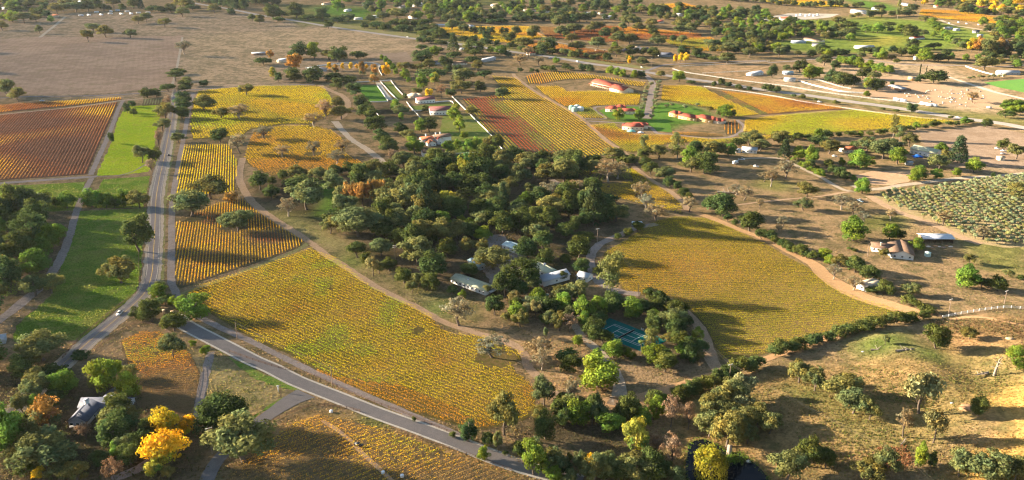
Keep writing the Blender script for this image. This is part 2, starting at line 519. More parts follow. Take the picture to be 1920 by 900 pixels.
def ribbon(name, label, px, width, mat, layer=2, jit=0.15, kind='structure', cat='track', off=0.0, parent=None, line=None):
    c = curve(px) if line is None else line
    w = np.interp(np.linspace(0, 1, len(c)), np.linspace(0, 1, len(np.atleast_1d(width))), np.atleast_1d(width)) / 2
    LINES.append(np.column_stack([c, w + abs(off)]))
    jl = np.array([rnd.uniform(-jit, jit) for _ in c]); jr = np.array([rnd.uniform(-jit, jit) for _ in c])
    l, r = offset(c, off + w + jl), offset(c, off - w + jr)
    polys = [[tuple(l[i]), tuple(r[i]), tuple(r[i + 1]), tuple(l[i + 1])] for i in range(len(c) - 1)]
    o = link(name, sheet_mesh(name, polys, layer, mat), parent)
    return tag(o, label, cat if parent is None else None, kind=kind)

def gang(a_, b_):
    p_, q_ = ground(*a_), ground(*b_)
    return math.atan2(q_[1] - p_[1], q_[0] - p_[0])

E = {
    'soil_brown': earth('vineyard_soil', (.13, .10, .06), (.09, .075, .04), (.10, .11, .035), mid=.4, fine=2.2),
    'soil_red': earth('red_vineyard_soil', (.14, .08, .05), (.10, .06, .04), mid=.4, fine=2.2),
    'soil_gold': earth('leafy_vineyard_soil', (.17, .12, .05), (.11, .09, .03), (.12, .14, .03), mid=.4, fine=2.2),
    'soil_hill': earth('hillside_vineyard_soil', (.19, .13, .065), (.14, .10, .05), (.13, .13, .04), mid=.3, fine=1.6, bump=.8),
    'stubble': earth('stubble', (.365, .25, .175), (.295, .20, .14), (.25, .21, .10), big=.012, mid=.06, bump=.6, stripes=(gang((50, 172), (112, 82)), 7.0, .13)),
    'tilled': earth('tilled_soil', (.31, .23, .165), (.25, .18, .125), mid=.15, stripes=(math.radians(8), 4.0, .45)),
    'rows_far': earth('far_vine_rows', (.40, .25, .05), (.30, .15, .04), (.22, .2, .04), stripes=(math.radians(-20), 3.0, .7)),
    'bright': earth('bright_green_crop', (.26, .345, .016), (.34, .40, .022), (.26, .23, .05), big=.02, mid=.10, fine=.7, bump=.9, fleck=.6),
    'meadow': earth('green_meadow', (.115, .185, .025), (.19, .225, .042), (.23, .2, .08), big=.02, mid=.10, fine=.8, bump=1.0, fleck=.5),
    'lawn': earth('lawn', (.085, .19, .03), (.11, .21, .035), (.15, .19, .05), bump=.3),
    'paddock': earth('paddock_grass', (.14, .19, .04), (.19, .20, .055), (.24, .20, .08), bump=.5),
    'dirt': earth('dirt_track', (.40, .275, .175), (.34, .235, .15), (.27, .20, .12), mid=.5, fine=2.5, bump=.35),
    'pale_dirt': earth('pale_track', (.42, .34, .26), (.36, .30, .23), (.28, .22, .15), mid=.5, fine=2.5, bump=.3),
    'grey_dirt': earth('grey_track', (.30, .245, .215), (.25, .205, .18), (.19, .16, .11), mid=.5, fine=2.5, bump=.3),
    'orange_dirt': earth('orange_track', (.46, .285, .15), (.40, .25, .13), (.33, .22, .11), mid=.4, fine=2.5, bump=.35),
    'asphalt': earth('asphalt', (.20, .178, .168), (.17, .155, .15), (.23, .2, .18), mid=.3, fine=5, bump=.12, fleck=.25),
    'old_asphalt': earth('worn_asphalt', (.235, .205, .195), (.20, .175, .17), (.26, .22, .2), mid=.35, fine=5, bump=.12, fleck=.3),
    'highway': earth('highway_asphalt', (.34, .305, .285), (.30, .27, .255), mid=.3, fine=4, bump=.1),
    'concrete': earth('pale_concrete', (.50, .45, .38), (.43, .39, .33), mid=.4, fine=3, bump=.15),
    'gravel': earth('gravel_yard', (.42, .38, .32), (.35, .31, .26), mid=.5, fine=3, bump=.3),
    'verge': earth('verge_grass', (.26, .22, .10), (.20, .19, .075), (.14, .17, .04), mid=.3, bump=.6),
    'green_verge': earth('green_verge', (.13, .21, .035), (.19, .22, .05), (.26, .22, .1), mid=.3, bump=.6),
    'court': earth('court_surface', (.012, .135, .125), (.01, .115, .105), mid=.3, fine=4, bump=.05),
    'sand': earth('pale_arena_sand', (.46, .41, .34), (.41, .36, .3), bump=.2),
    'line': solid('court_paint', (.75, .76, .72), .7, var=.08),
    'road_line': solid('road_paint', (.66, .62, .5), .7, var=.12),
    'yellow_line': solid('yellow_road_paint', (.55, .36, .06), .7, var=.12),
}
def P(c, r, s):
    """'x,y x,y ...' in fourfold enlargement of one sixteenth of the photo -> photo pixels"""
    return [T(c, r, *map(float, q.split(','))) for q in s.split()]
def X(s):
    return [tuple(map(float, q.split(','))) for q in s.split()]

# fields and grassland
field('stubble_field', 'wide grey-brown stubble field with faint drill lines', X('-420,88 0,74 85,68 200,70 345,66 338,90 326,150 316,164 210,174 60,178 -420,192'), E['stubble'], 1)
field('green_crop_field', 'bright lime green field beside the rusty red vineyard', X('236,199 307,197 297,225 290,275 299,302 278,322 240,327 180,330 206,275 221,225'), E['bright'], 1)
field('green_meadow', 'green meadow strip below the rusty vineyard, edged by the tree row', X('-300,375 0,349 160,341 153,366 140,395 -300,410'), E['meadow'], 1)
field('green_meadow', 'small green meadow between the tree row and the bright lime field', X('192,337 281,330 276,362 268,390 178,390 184,360'), E['meadow'], 1)
field('green_meadow', 'large half shaded green meadow beside the straight country road', X('150,396 274,390 267,470 261,530 257,552 205,590 150,638 26,641 30,612 95,555 132,450'), E['meadow'], 1)
field('tilled_field', 'small bare tilled plot behind the ranch yard', P(1, 0, '920,400 1130,390 1185,470 1000,465'), E['tilled'], 1)
field('tilled_field', 'pinkish tilled field beyond the white house by the highway bend', X('1725,250 1845,235 1920,250 1990,262 1990,315 1800,312 1740,285'), E['tilled'], 1)
field('bare_paddock', 'bare rounded dirt paddock below the houses on the drive', P(3, 1, '650,420 770,385 1080,380 1180,400 1060,460 930,490 740,480'), earth('paddock_dust', (.45, .30, .19), (.40, .26, .16), bump=.3), 1)
for s, lb in (('740,640 920,640 985,760 850,765', 'dark green shaded horse paddock inside white fences'), ('940,620 1010,612 1110,740 1065,752', 'narrow green paddock between two white fences'),
              ('1150,800 1450,765 1480,790 1200,830', 'small green yard between two maroon roofed barns')):
    field('paddock_grass', lb, P(1, 0, s), E['lawn'] if 'dark' in lb else E['paddock'], 1, .3)
field('lawn', 'green lawn behind the white red roofed house', P(1, 1, '1400,-30 1620,-20 1760,120 1860,240 1600,250 1450,200 1380,80'), E['paddock'], 1)
field('lawn', 'shaded dark lawn in front of the white garden fence', P(1, 1, '1190,285 1860,245 1900,290 1400,330'), E['lawn'], 1, .3)
field('lawn', 'curved lawn round the first red roofed villa', P(2, 0, '650,830 720,805 960,800 985,830 960,890 740,890'), E['lawn'], 1)
field('lawn', 'lawn with small olives in front of the second villa', P(2, 0, '1070,775 1200,770 1420,830 1200,860 1180,890 1060,890'), E['lawn'], 1)
field('lawn', 'lawn beside the round vine plot of the second villa', P(2, 1, '1000,0 1180,0 1200,90 1090,85 1040,40'), E['lawn'], 1)
field('sports_field', 'flat green playing field at the end of the gravel road', P(3, 0, '1620,620 1930,590 2100,590 2100,720 1930,695 1730,655'), earth('turf', (.09, .21, .05), (.11, .23, .05), bump=.2), 1)
field('sand_arena', 'pale sand riding arena with white tanks', P(3, 0, '-110,150 150,100 540,105 470,130 100,165'), E['sand'], 1)
field('gravel_yard', 'shaded gravel yard between the long white house and its neighbour', P(2, 2, '-240,-40 -60,-40 20,60 160,170 140,290 -30,380 -140,360 -280,120'), E['grey_dirt'], 2)
field('farm_yard', 'bare farm yard littered with scrap and trailers', P(3, 0, '820,580 960,570 1300,640 1700,690 1900,760 1920,850 1700,810 1100,770 700,720'), E['dirt'], 1)
field('green_verge', 'green grass verge at the road fork with a white sign', X('405,655 470,688 522,712 560,722 562,733 530,728 480,712'), E['green_verge'], 1, 1.2)
field('green_verge', 'strip of green grass along the side road', X('556,741 530,752 480,782 463,800 452,800 500,762 530,745'), E['green_verge'], 1, 1.2)
field('highway_verge', 'olive grass verge along the far highway', X('620,42 800,66 960,93 1150,116 1230,128 1215,131 1120,118 960,96 780,72 620,49'), E['verge'], 1)

# roads and tracks
hw = X('300,-6 350,3 480,27 530,35 625,51 700,62 780,73 840,80 905,89 960,97 1035,107 1110,120 1160,126 1210,135 1285,147 1360,157 1440,170 1515,179 1590,190 1665,200 1740,212 1802,222 1880,232 1960,248 2200,290')
ribbon('highway', 'straight two lane highway crossing the far side of the valley', hw, 14, E['highway'], 3, cat='road')
for off in (-.2, .2):
    ribbon('road_marking', 'double yellow centre line of the far highway', hw, .18, E['yellow_line'], 4, 0, cat='road marking', off=off)
ribbon('frontage_road', 'short side road joining the highway by the yellow trees', P(2, 0, '960,545 1040,520 1130,490 1260,480 1500,470 1900,455'), 7, E['old_asphalt'], 3, cat='road')
lr = X('18,780 70,728 108,692 140,664 175,634 220,597 252,570 274,545 285,512 288,470 290,440 291,410 293,370 299,335 307,300 316,255 322,225 327,195 331,168')
ribbon('country_road', 'straight pale country road running up past the vineyards', lr, [7.2, 7.2, 7.4, 7.2, 7.0], E['old_asphalt'], 3, cat='road')
ribbon('road_shoulder', 'pale dusty shoulders either side of the country road', lr, [11, 11, 12, 11, 10], E['pale_dirt'], 2, .6, cat='shoulder')
ribbon('road_marking', 'yellow centre line of the pale country road', lr, .16, E['yellow_line'], 4, 0, cat='road marking')
for off in (-3.1, 3.1):
    ribbon('road_marking', 'white edge line of the pale country road, on its ' + ('vineyard' if off < 0 else 'meadow') + ' side', lr, .07, E['road_line'], 4, 0, cat='road marking', off=off)
ribbon('roadside_verge', 'brown weedy strip between country road and vineyard track', X('302,540 303,505 304,460 306,420 308,380 313,335 321,295 331,250 337,215'), 3.2, E['verge'], 1, .5)
ribbon('vineyard_track', 'dirt track along the edge of the orange vine rows', X('336,560 322,530 321,500 322,450 322,410 324,370 331,330 338,290 347,245 355,205 362,175'), 4.4, E['grey_dirt'], 2, .25)
ribbon('field_track', 'sandy track up the edge of the stubble field', X('322,163 330,135 337,100 342,70'), 3.5, E['pale_dirt'], 2)
ribbon('field_track', 'pale track at the far corner of the stubble field', P(0, 0, '300,280 350,240 420,185 490,125'), 6, E['pale_dirt'], 2)
ribbon('field_track', 'dirt lane below the rusty red vineyard', X('-200,362 0,344 80,338 165,332 182,331'), 6.5, E['grey_dirt'], 2, .4)
ribbon('field_track', 'twin wheel track curving over the green field to the road', X('180,331 215,330 243,324 262,315 278,305 292,298'), 1.6, E['grey_dirt'], 2, .2)
ribbon('field_track', 'stony lane down from the field corner through the tree row', X('172,334 164,348 156,365 145,392 138,415 130,445 118,475 105,500 80,535 50,560 20,585 -40,625'), [4, 5, 5, 6, 7], E['grey_dirt'], 2, .4)
ribbon('field_track', 'grey lane between the rusty vineyard and lime green field', X('231,188 222,205 212,232 200,262 186,292 170,328'), 4.5, E['grey_dirt'], 2, .4)
ribbon('field_track', 'dirt lane along the top of the rusty vineyard', X('-100,222 0,215 110,204 225,189 270,185'), 3.2, E['pale_dirt'], 2, .3)
ribbon('crossing_road', 'cross road above the yellow vineyard, leading to the ranch', X('-150,190 0,184 60,181 150,180 250,176 330,170 400,166 460,162 520,160 590,158'), 5.5, E['old_asphalt'], 3, cat='road')

ed = X('322,590 345,608 380,627 425,650 475,676 510,691 555,714 630,744 705,774 780,801 855,829 905,849 960,869 1030,889 1090,905')
ribbon('entrance_drive', 'smooth asphalt drive sweeping past the big yellow vineyard', ed, 7.4, E['asphalt'], 3, .02, cat='road')
for off, w in ((4.3, 1.2), (-4.3, 1.2)):
    ribbon('drive_edging', 'pale concrete edging of the asphalt drive, ' + ('vineyard' if off > 0 else 'hillside') + ' side', ed, w, E['concrete'], 3, .05, cat='edging', off=off)
ribbon('side_road', 'narrow asphalt side road dropping away from the drive', X('574,738 548,750 520,768 495,785 468,806 440,832 420,850 402,872 388,900 380,920'), [12, 7, 6, 5.5, 5.5], E['asphalt'], 3, .1, cat='road')
ribbon('vineyard_track', 'pinkish dirt track between the drive and yellow vineyard', X('348,580 400,608 470,640 550,680 620,712 700,748 780,782 850,812 880,822'), 4.2, E['grey_dirt'], 2, .3)
ribbon('vineyard_track', 'long sandy track curving round the back of the yellow vineyard', X('455,296 449,325 452,345 470,375 505,405 545,430 578,452 612,478 650,502 692,530 742,557 792,581 830,603 880,620 925,634 965,648 985,668 992,690 1015,712 1040,738 1085,760'), [6, 6, 6, 5, 4.6, 4.5, 4.5, 5], E['dirt'], 2, .4)
ribbon('vineyard_track', 'grassy lane between the orange rows and yellow vineyard', X('338,552 400,530 480,500 555,470 580,455'), 4, E['verge'], 2, .3)
ribbon('court_drive', 'pale rutted driveway passing beside the tennis court', X('1072,600 1090,630 1118,655 1140,680 1158,712 1161,738 1150,760'), [4, 5, 6, 7], E['pale_dirt'], 2, .4)
ribbon('court_drive', 'sandy driveway curving away towards the golden vineyard', X('1060,772 1110,758 1165,752 1222,742 1280,722 1322,708 1365,694 1440,672 1515,645 1590,620 1650,603 1690,596 1720,588'), [9, 8, 6, 5, 5, 6, 8], E['orange_dirt'], 2, .5)
ribbon('vineyard_track', 'orange dirt track along the upper edge of the golden vineyard', X('1270,394 1300,398 1340,411 1385,430 1435,449 1490,477 1527,496 1545,516 1577,537 1615,556 1660,570 1700,583 1735,594'), [5, 6, 5, 5, 6, 9, 12, 13, 13], E['orange_dirt'], 2, .4)
ribbon('vineyard_track', 'shaded dirt track between the court trees and golden vineyard', X('1250,560 1285,585 1312,615 1325,645 1335,678 1350,698'), 6, E['dirt'], 2, .4)
ribbon('house_lane', 'dusty lane winding from the white shed past the tall tree', X('1232,420 1190,428 1160,442 1125,458 1108,480 1110,505 1125,530 1160,546 1200,552'), 6, E['grey_dirt'], 2, .4)
ribbon('house_lane', 'shaded lane through the sparse oaks beside the small yellow vineyard', X('1035,337 1060,350 1080,360 1105,370'), 5, E['grey_dirt'], 2, .4)
ribbon('winery_track', 'long straight dirt track beside the striped vine rows', X('962,138 970,147 1010,176 1060,203 1092,223 1135,262 1172,288 1188,312 1222,338 1260,362 1283,384 1292,400'), 5, E['dirt'], 2, .3)
ribbon('olive_drive', 'straight gravel drive lined with small olives up to the winery', P(2, 0, '1010,890 1022,840 1033,760 1045,690 1060,640 1040,600 1000,560'), [9, 8, 8, 8, 8], E['grey_dirt'], 3, .1)
ribbon('villa_drive', 'curved lane round the villa lawn', P(2, 0, '530,890 700,890 650,850 620,810 700,795 960,795'), 3.5, E['grey_dirt'], 2)
ribbon('villa_drive', 'curved lane past the round vine plot', P(2, 1, '500,5 700,15 1000,40 1090,100 1180,105 1450,135 1640,125 1740,60 1690,0'), 4, E['grey_dirt'], 2)
ribbon('house_drive', 'narrow pale drive edged with low shrubs', P(3, 1, '-200,290 0,285 100,290 180,325 300,385 400,430 480,480 570,525 660,540'), 4.2, E['pale_dirt'], 2)
ribbon('farm_road', 'pale farm road above the olive orchard', P(3, 1, '640,490 720,518 860,515 1000,490 1200,465 1400,440 1700,420 1930,400'), 6.5, E['pale_dirt'], 2)
ribbon('field_track', 'faint track across the dry oak pasture', P(3, 1, '-300,650 -100,620 0,610 200,590 420,570 560,545 660,535'), 3, E['dirt'], 2, .4)
ribbon('field_track', 'dirt strip along the edge of the olive orchard', P(3, 1, '760,570 880,640 1000,700 1150,750 1300,810 1450,880 1600,930'), 7, E['dirt'], 2, .5)
ribbon('gravel_road', 'bright white gravel road past the playing field', P(3, 0, '1240,540 1420,600 1560,645 1700,690 1930,745 2050,780'), [5, 6, 8, 8, 8], E['sand'], 2)
ribbon('farm_road', 'dirt road through the paddocks to the shaded house', P(3, 0, '2000,480 1700,500 1400,490 1000,480 600,430 400,440 0,470'), 7, E['grey_dirt'], 2)
ribbon('farm_road', 'dusty road along the far red vineyards', P(3, 0, '1290,150 1400,190 1520,210 1640,230 1930,290'), 8, E['pale_dirt'], 2)
ribbon('ranch_lane', 'paved lane between white paddock fences', P(1, 0, '915,620 960,690 1010,750'), 6, E['concrete'], 3)
ribbon('creek_path', 'pale sandy path down from the orange vineyard', P(1, 1, '590,10 640,70 720,150 800,200 860,240 920,290 980,340'), [8, 6, 6, 7, 7], E['pale_dirt'], 2, .5)
ribbon('creek_path', 'pinkish lane beside the yellow oak vineyard', P(1, 0, '480,640 560,680 650,720 690,780 660,860 610,900'), 7, E['dirt'], 2, .5)
ribbon('hill_lane', 'white lane with vehicles leading to the dark roofed house', P(2, 0, '130,195 200,250 270,295 330,315 540,350 740,380'), 5, E['pale_dirt'], 2)
ribbon('ranch_yard', 'pale walled ranch yard and driveway', P(1, 0, '370,510 520,490 700,480 900,485 930,500'), 5, E['concrete'], 2)
ribbon('vineyard_path', 'narrow dirt path splitting the low hillside vineyard', X('604,788 640,812 668,838 692,862 718,885 738,905'), 2.0, E['dirt'], 2, .25)
ribbon('hill_track', 'shaded track round the small hillside vineyard', X('395,660 385,700 378,740 372,770 362,800'), 4, E['grey_dirt'], 2, .4)
ribbon('bank_track', 'bare orange bank running below the white fence', X('1770,602 1830,594 1890,604 1960,618'), 3.5, E['orange_dirt'], 2, .6)
ribbon('shaded_lane', 'hidden lane between the dark trees and hillside', X('210,900 260,880 300,850 330,830'), 5, E['grey_dirt'], 2, .4)

# ------------------------------------------------------------------ vineyards: a block is a thing, each row of vines a part
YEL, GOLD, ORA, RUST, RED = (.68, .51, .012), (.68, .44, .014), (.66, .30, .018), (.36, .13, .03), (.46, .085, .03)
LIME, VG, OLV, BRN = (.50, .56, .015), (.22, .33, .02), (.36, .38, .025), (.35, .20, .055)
ph = rg.uniform(0, 6.28, 24)
def lownoise(x, y, s, o=0):
    return (np.sin(x / s + ph[o] + 1.3 * np.sin(y / s / 1.7 + ph[o + 1])) + np.sin(y / s / .8 + ph[o + 2] + 1.1 * np.sin(x / s / 1.3 + ph[o + 3])) + np.sin((x + y) / s / 1.9 + ph[o + 4])) / 6 + .5

def vineyard(label, px, row_px, spacing, pal, soil, density=1.0, hgt=1.55, width=.34, patch=22, holes=(), bend=0, mix=None):
    poly = gpoly(px)
    COVER.append((px, 'vineyard'))
    cen = np.mean(poly, 0)
    root = thing('vineyard', label, 'vineyard', (0, 0, 0), 0, 'vineyard blocks')
    link('soil', sheet_mesh('soil', [roughen(poly, .5)], 1, E[soil]), root)
    r = ground(np.array([row_px[0][0], row_px[1][0]]), np.array([row_px[0][1], row_px[1][1]]))
    d = (r[1] - r[0])[:2]; d /= np.linalg.norm(d); n = np.array([-d[1], d[0]])
    P2 = np.array(poly); u, v = (P2 - cen) @ d, (P2 - cen) @ n
    dist = math.hypot(cen[1], CAM_H)
    per = np.clip(5200 / dist, 3.6, 10.0)                        # leaf clusters per metre of row
    step = 1 / per; k = 1
    sz = .152 * (10.0 / per) ** .55
    cols = np.array([p[0] for p in pal]); wts = np.cumsum([p[1] for p in pal]); wts = wts / wts[-1]
    hole = [(ground(hx, hy), hr) for hx, hy, hr in holes]
    q = math.floor(v.min() / spacing) * spacing
    while q < v.max():
        cr = []
        for i in range(len(P2)):
            j = (i + 1) % len(P2)
            if (v[i] > q) != (v[j] > q):
                cr.append(u[i] + (u[j] - u[i]) * (q - v[i]) / (v[j] - v[i]))
        cr.sort()
        ts = [np.arange(a0 + .8, b0 - .8, step) for a0, b0 in zip(cr[::2], cr[1::2]) if b0 - a0 > 3]
        q += spacing
        if not ts: continue
        t = np.concatenate(ts); c = len(t); t = t + rg.uniform(-1, 1, c) * step
        p = cen + t[:, None] * d + (q - spacing) * n
        vine = np.floor(t / 1.6 + q * .37).astype(int)                    # each vine has its own vigour; some are missing
        vv = np.random.default_rng(int(abs(q) * 1000) % 99991).random((int(vine.max() - vine.min()) + 1, 2))[vine - vine.min()]
        keep = (vv[:, 0] < density * np.clip(.88 + .5 * lownoise(p[:, 0], p[:, 1], 13, 6), .88, 1))
        for hc, hr in hole:
            keep &= np.hypot(p[:, 0] - hc[0], p[:, 1] - hc[1]) > hr * (1 + .15 * np.sin(p[:, 0]))
        p, vv, t = p[keep], vv[keep], t[keep]; c = len(p)
        if c < 2: continue
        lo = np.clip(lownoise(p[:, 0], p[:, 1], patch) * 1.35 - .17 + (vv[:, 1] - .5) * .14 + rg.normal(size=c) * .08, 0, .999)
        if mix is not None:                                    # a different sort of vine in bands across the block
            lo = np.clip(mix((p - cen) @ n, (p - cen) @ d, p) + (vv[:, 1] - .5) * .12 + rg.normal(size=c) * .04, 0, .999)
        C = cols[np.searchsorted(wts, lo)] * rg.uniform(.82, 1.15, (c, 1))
        fi = rg.uniform(-.15, math.pi + .15, c); hv = hgt * (.9 + .18 * vv[:, 1])
        lat = np.cos(fi) * width * rg.uniform(.8, 1.25, c)
        h = hv * .42 + np.sin(fi) * hv * .58
        m = p + lat[:, None] * n
        Pt = np.column_stack([m, hz(m[:, 0], m[:, 1]) + h])
        Nn = np.column_stack([n[0] * np.cos(fi), n[1] * np.cos(fi), np.sin(fi) + .15]) + rg.normal(size=(c, 3)) * .85
        MB().leaves(Pt, Nn, sz * rg.uniform(.75, 1.25, c), C, 1.0).build('vine_hedge', M['vine'], root)
    return root

vineyard('rusty red-brown vineyard of slanting rows beside the lime green field', X('-130,228 0,216 110,205 221,192 206,228 186,272 163,327 80,333 0,338 -130,350'), X('222,192 163,327'), 2.75,
         [((.17, .085, .055), 3), ((.26, .10, .04), 3), (BRN, 1.4), ((.45, .2, .03), 1.6), (GOLD, .2)], 'soil_red', .97, 1.4, .26)
vineyard('narrow strip of golden brown rows above the rusty vineyard', X('-110,206 0,198 60,193 225,183 229,187 110,201 0,212 -110,219'), X('222,192 163,327'), 2.75, [(RUST, 1), (ORA, 2), (GOLD, 2)], 'soil_red')
vineyard('tiny grey-green vine plot beside the road junction', P(0, 0, '1075,745 1235,735 1225,785 1065,795'), P(0, 0, '1100,745 1085,795'), 3, [((.12, .14, .07), 1), (VG, 1)], 'soil_brown')
vineyard('bright yellow patchy vineyard with scattered oaks, below the cross road', X('372,171 430,165 500,161 560,161 606,163 624,188 620,214 585,233 530,233 470,243 452,256 362,262 357,238 362,205'), X('372,171 430,262'), 2.6,
         [(LIME, 1.2), (YEL, 3), (OLV, .8), (GOLD, .8)], 'soil_gold', .9, 1.3, width=.75, patch=30, holes=((460, 170, 5), (450, 217, 6), (395, 200, 7)))
vineyard('orange-gold patchy vineyard with bare oaks below the yellow one', X('478,245 530,236 590,236 618,244 640,258 650,290 688,312 690,320 640,318 600,322 560,332 510,330 470,312 458,298 466,270'), X('480,250 560,330'), 2.6,
         [(BRN, .5), (ORA, 3.6), (GOLD, 3), (YEL, .5)], 'soil_gold', .88, 1.3, width=.75, patch=28, holes=((588, 290, 8), (494, 258, 6), (532, 294, 6), (640, 285, 7), (590, 236, 6)))
vineyard('small yellow vine block of straight rows right by the country road', X('345,274 430,272 440,296 446,302 443,335 439,361 385,367 328,370 336,318'), X('430,274 428,360'), 2.1, [(YEL, 3), (GOLD, 1.5), (LIME, 1), (OLV, .5)], 'soil_brown', .98, 1.7, .3)
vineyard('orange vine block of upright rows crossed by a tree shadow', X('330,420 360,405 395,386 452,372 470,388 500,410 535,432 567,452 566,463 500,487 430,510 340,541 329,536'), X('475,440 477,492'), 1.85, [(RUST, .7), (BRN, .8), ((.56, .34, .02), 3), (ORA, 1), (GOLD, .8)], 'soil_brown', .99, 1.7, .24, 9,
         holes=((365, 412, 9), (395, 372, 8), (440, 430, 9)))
EDGE_A, EDGE_B = ground(560, 686)[:2], ground(905, 803)[:2]
def golden_mix(q, t, p):
    """mostly golden with green patches, browner near the top, a ragged orange edge along the drive"""
    f = np.clip(.50 + .6 * (lownoise(q, t, 15, 4) - .5) + .5 * (lownoise(q, t, 5, 11) - .5), .02, .86)
    w = (EDGE_B - EDGE_A) / np.linalg.norm(EDGE_B - EDGE_A)
    off = (p[:, 1] - EDGE_A[1]) * w[0] - (p[:, 0] - EDGE_A[0]) * w[1]
    return np.where((np.abs(off) < 13 * lownoise(t, q, 16, 2)), .9 + .1 * lownoise(t, q, 6, 1), f)
vineyard('huge golden yellow vineyard between the asphalt drive and sandy track', X('352,551 372,537 420,521 482,503 545,479 582,466 632,487 667,515 700,541 760,569 812,592 818,611 843,626 905,632 955,652 985,660 981,674 960,684 968,700 992,718 1002,732 1005,770 985,787 910,807 855,797 767,772 670,729 605,703 540,664 480,640 400,592'),
         X('500,560 720,650'), 2.5, [(VG, .15), (LIME, .19), (YEL, .28), (GOLD, .24), (ORA, .14)], 'soil_gold', .999, 1.4, .54, patch=34, mix=golden_mix, holes=((930, 676, 9), (785, 622, 3.5)))
vineyard('broad golden brown vineyard right of the tennis court', X('1125,490 1133,474 1165,456 1225,417 1262,407 1320,409 1345,417 1400,441 1440,460 1480,484 1515,501 1535,520 1572,544 1620,564 1662,574 1690,586 1600,610 1500,644 1420,668 1352,675 1342,655 1322,615 1292,580 1250,562 1170,546 1152,524'),
         X('1300,602 1480,592'), 2.6, [(VG, .8), (OLV, 1.6), ((.50, .42, .02), 2.4), ((.55, .38, .025), 2.4), (GOLD, 1), (ORA, 1), (BRN, 1)], 'soil_gold', 1.02, 1.35, .56, patch=38)
def bands(q, t, p):
    return np.where(q < -45, .62, np.where(q < -8, .86, np.where(q < 8, .45, .22))) + .05 * np.sin(t / 25) + .13 * np.sin(q * 1.9)
vineyard('striped yellow and red vineyard sloping to the dark tree belt', X('866,186 905,183 930,180 938,165 922,143 965,147 1008,178 1058,205 1090,226 1132,264 1168,287 1100,296 1040,302 985,288 950,284 932,262 905,236'), X('1010,178 1168,287'), 3.5,
         [(GOLD, .35), (YEL, .3), (OLV, .25), (RED, .3)], 'soil_brown', 1.1, 1.7, .34, mix=bands, holes=((938, 188, 9),))
vineyard('orange flecked vineyard below the tarp covered house', X('1106,236 1150,231 1164,244 1190,253 1255,254 1335,262 1400,258 1470,252 1440,262 1340,270 1262,268 1186,287 1176,285'), X('1106,236 1176,285'), 2.6, [(OLV, 1.4), (YEL, 2), (ORA, 1.3), (RUST, .6)], 'soil_gold', .95, patch=16)
vineyard('amber vineyard in front of the long red winery roof', P(2, 0, '170,648 350,650 420,690 640,685 965,705 950,790 620,795 560,810 390,800 260,720'), P(2, 0, '390,690 520,800'), 2.6, [(ORA, 1), (GOLD, 4), (YEL, 1)], 'soil_gold', 1, patch=25)
vineyard('small triangular yellow vineyard beside the water tanks', P(2, 0, '500,800 590,812 640,850 720,892 540,892 480,850'), P(2, 0, '520,800 640,892'), 2.7, [(YEL, 2), (GOLD, 1), (OLV, 1)], 'soil_brown')
vineyard('curved golden row block behind the winery roof', P(2, 0, '97,580 160,556 280,545 400,545 560,560 700,582 860,605 1005,622 985,656 870,640 760,605 620,592 400,600 210,634 120,630'), P(2, 0, '400,545 440,605'), 3.2, [(ORA, 1), (GOLD, 2)], 'soil_brown', 1, 1.7)
vineyard('yellow vineyard beside the villa lawn and olive drive', P(2, 0, '1130,645 1300,642 1420,655 1600,745 1860,862 1700,880 1560,830 1400,800 1250,770 1118,755'), P(2, 0, '1300,645 1560,830'), 2.6, [(LIME, 1), (YEL, 3.5), (GOLD, 2), (ORA, .5)], 'soil_gold', 1, patch=18)
vineyard('orange vineyard wedge along the white highway fence', X('1352,171 1440,181 1515,191 1588,205 1500,210 1440,215'), X('1352,171 1440,214'), 2.6, [(RUST, 1), (ORA, 2.5), (GOLD, 1.5)], 'soil_red', 1, patch=18)
vineyard('brown faded vine strip between the yellow and orange wedges', P(2, 0, '1430,660 1550,680 1925,860 1870,862'), P(2, 0, '1430,660 1870,862'), 2.6, [(BRN, 2), (VG, 1), ((.2, .15, .07), 2)], 'soil_brown', .8)
vineyard('yellow-green vineyard ending at the dark hedge', X('1397,226 1440,219 1500,214 1602,207 1680,216 1765,225 1800,229 1740,234 1665,243 1565,249 1490,256 1440,254 1392,247'), X('1400,222 1500,256'), 2.6, [(OLV, 1.5), (LIME, 2), (YEL, 3), (GOLD, .5)], 'soil_gold', 1, patch=24)
vineyard('round vine plot of dark orange rows behind the second villa', P(2, 1, '1600,20 1680,5 1705,50 1690,105 1610,115 1590,70'), P(2, 1, '1640,10 1640,110'), 3.4, [(RUST, 1), (ORA, 1)], 'soil_brown', 1, 1.5)
vineyard('thin orange vine strip along the villa lane', P(2, 1, '1195,95 1400,98 1580,112 1590,128 1400,126 1200,112'), P(2, 1, '1200,105 1580,120'), 2.4, [(ORA, 1), (BRN, 1)], 'soil_brown')
vineyard('small bright yellow vineyard among sparse oaks above the golden one', X('1180,312 1212,334 1245,356 1280,382 1280,402 1225,390 1155,372 1115,357 1092,352 1100,348 1150,345 1185,342'), X('1230,340 1130,352'), 2.4, [(LIME, .8), (YEL, 4), (GOLD, .6)], 'soil_brown', .97, 1.4, holes=((1202, 370, 5), (1210, 392, 6)))
vineyard('greenish thin vine plot under bare oaks', X('1078,318 1130,308 1165,309 1205,330 1185,338 1130,340 1090,335'), X('1165,310 1205,332'), 2.4, [(VG, 2), (OLV, 2), (LIME, .6)], 'soil_brown', .8, holes=((1150, 338, 8),))
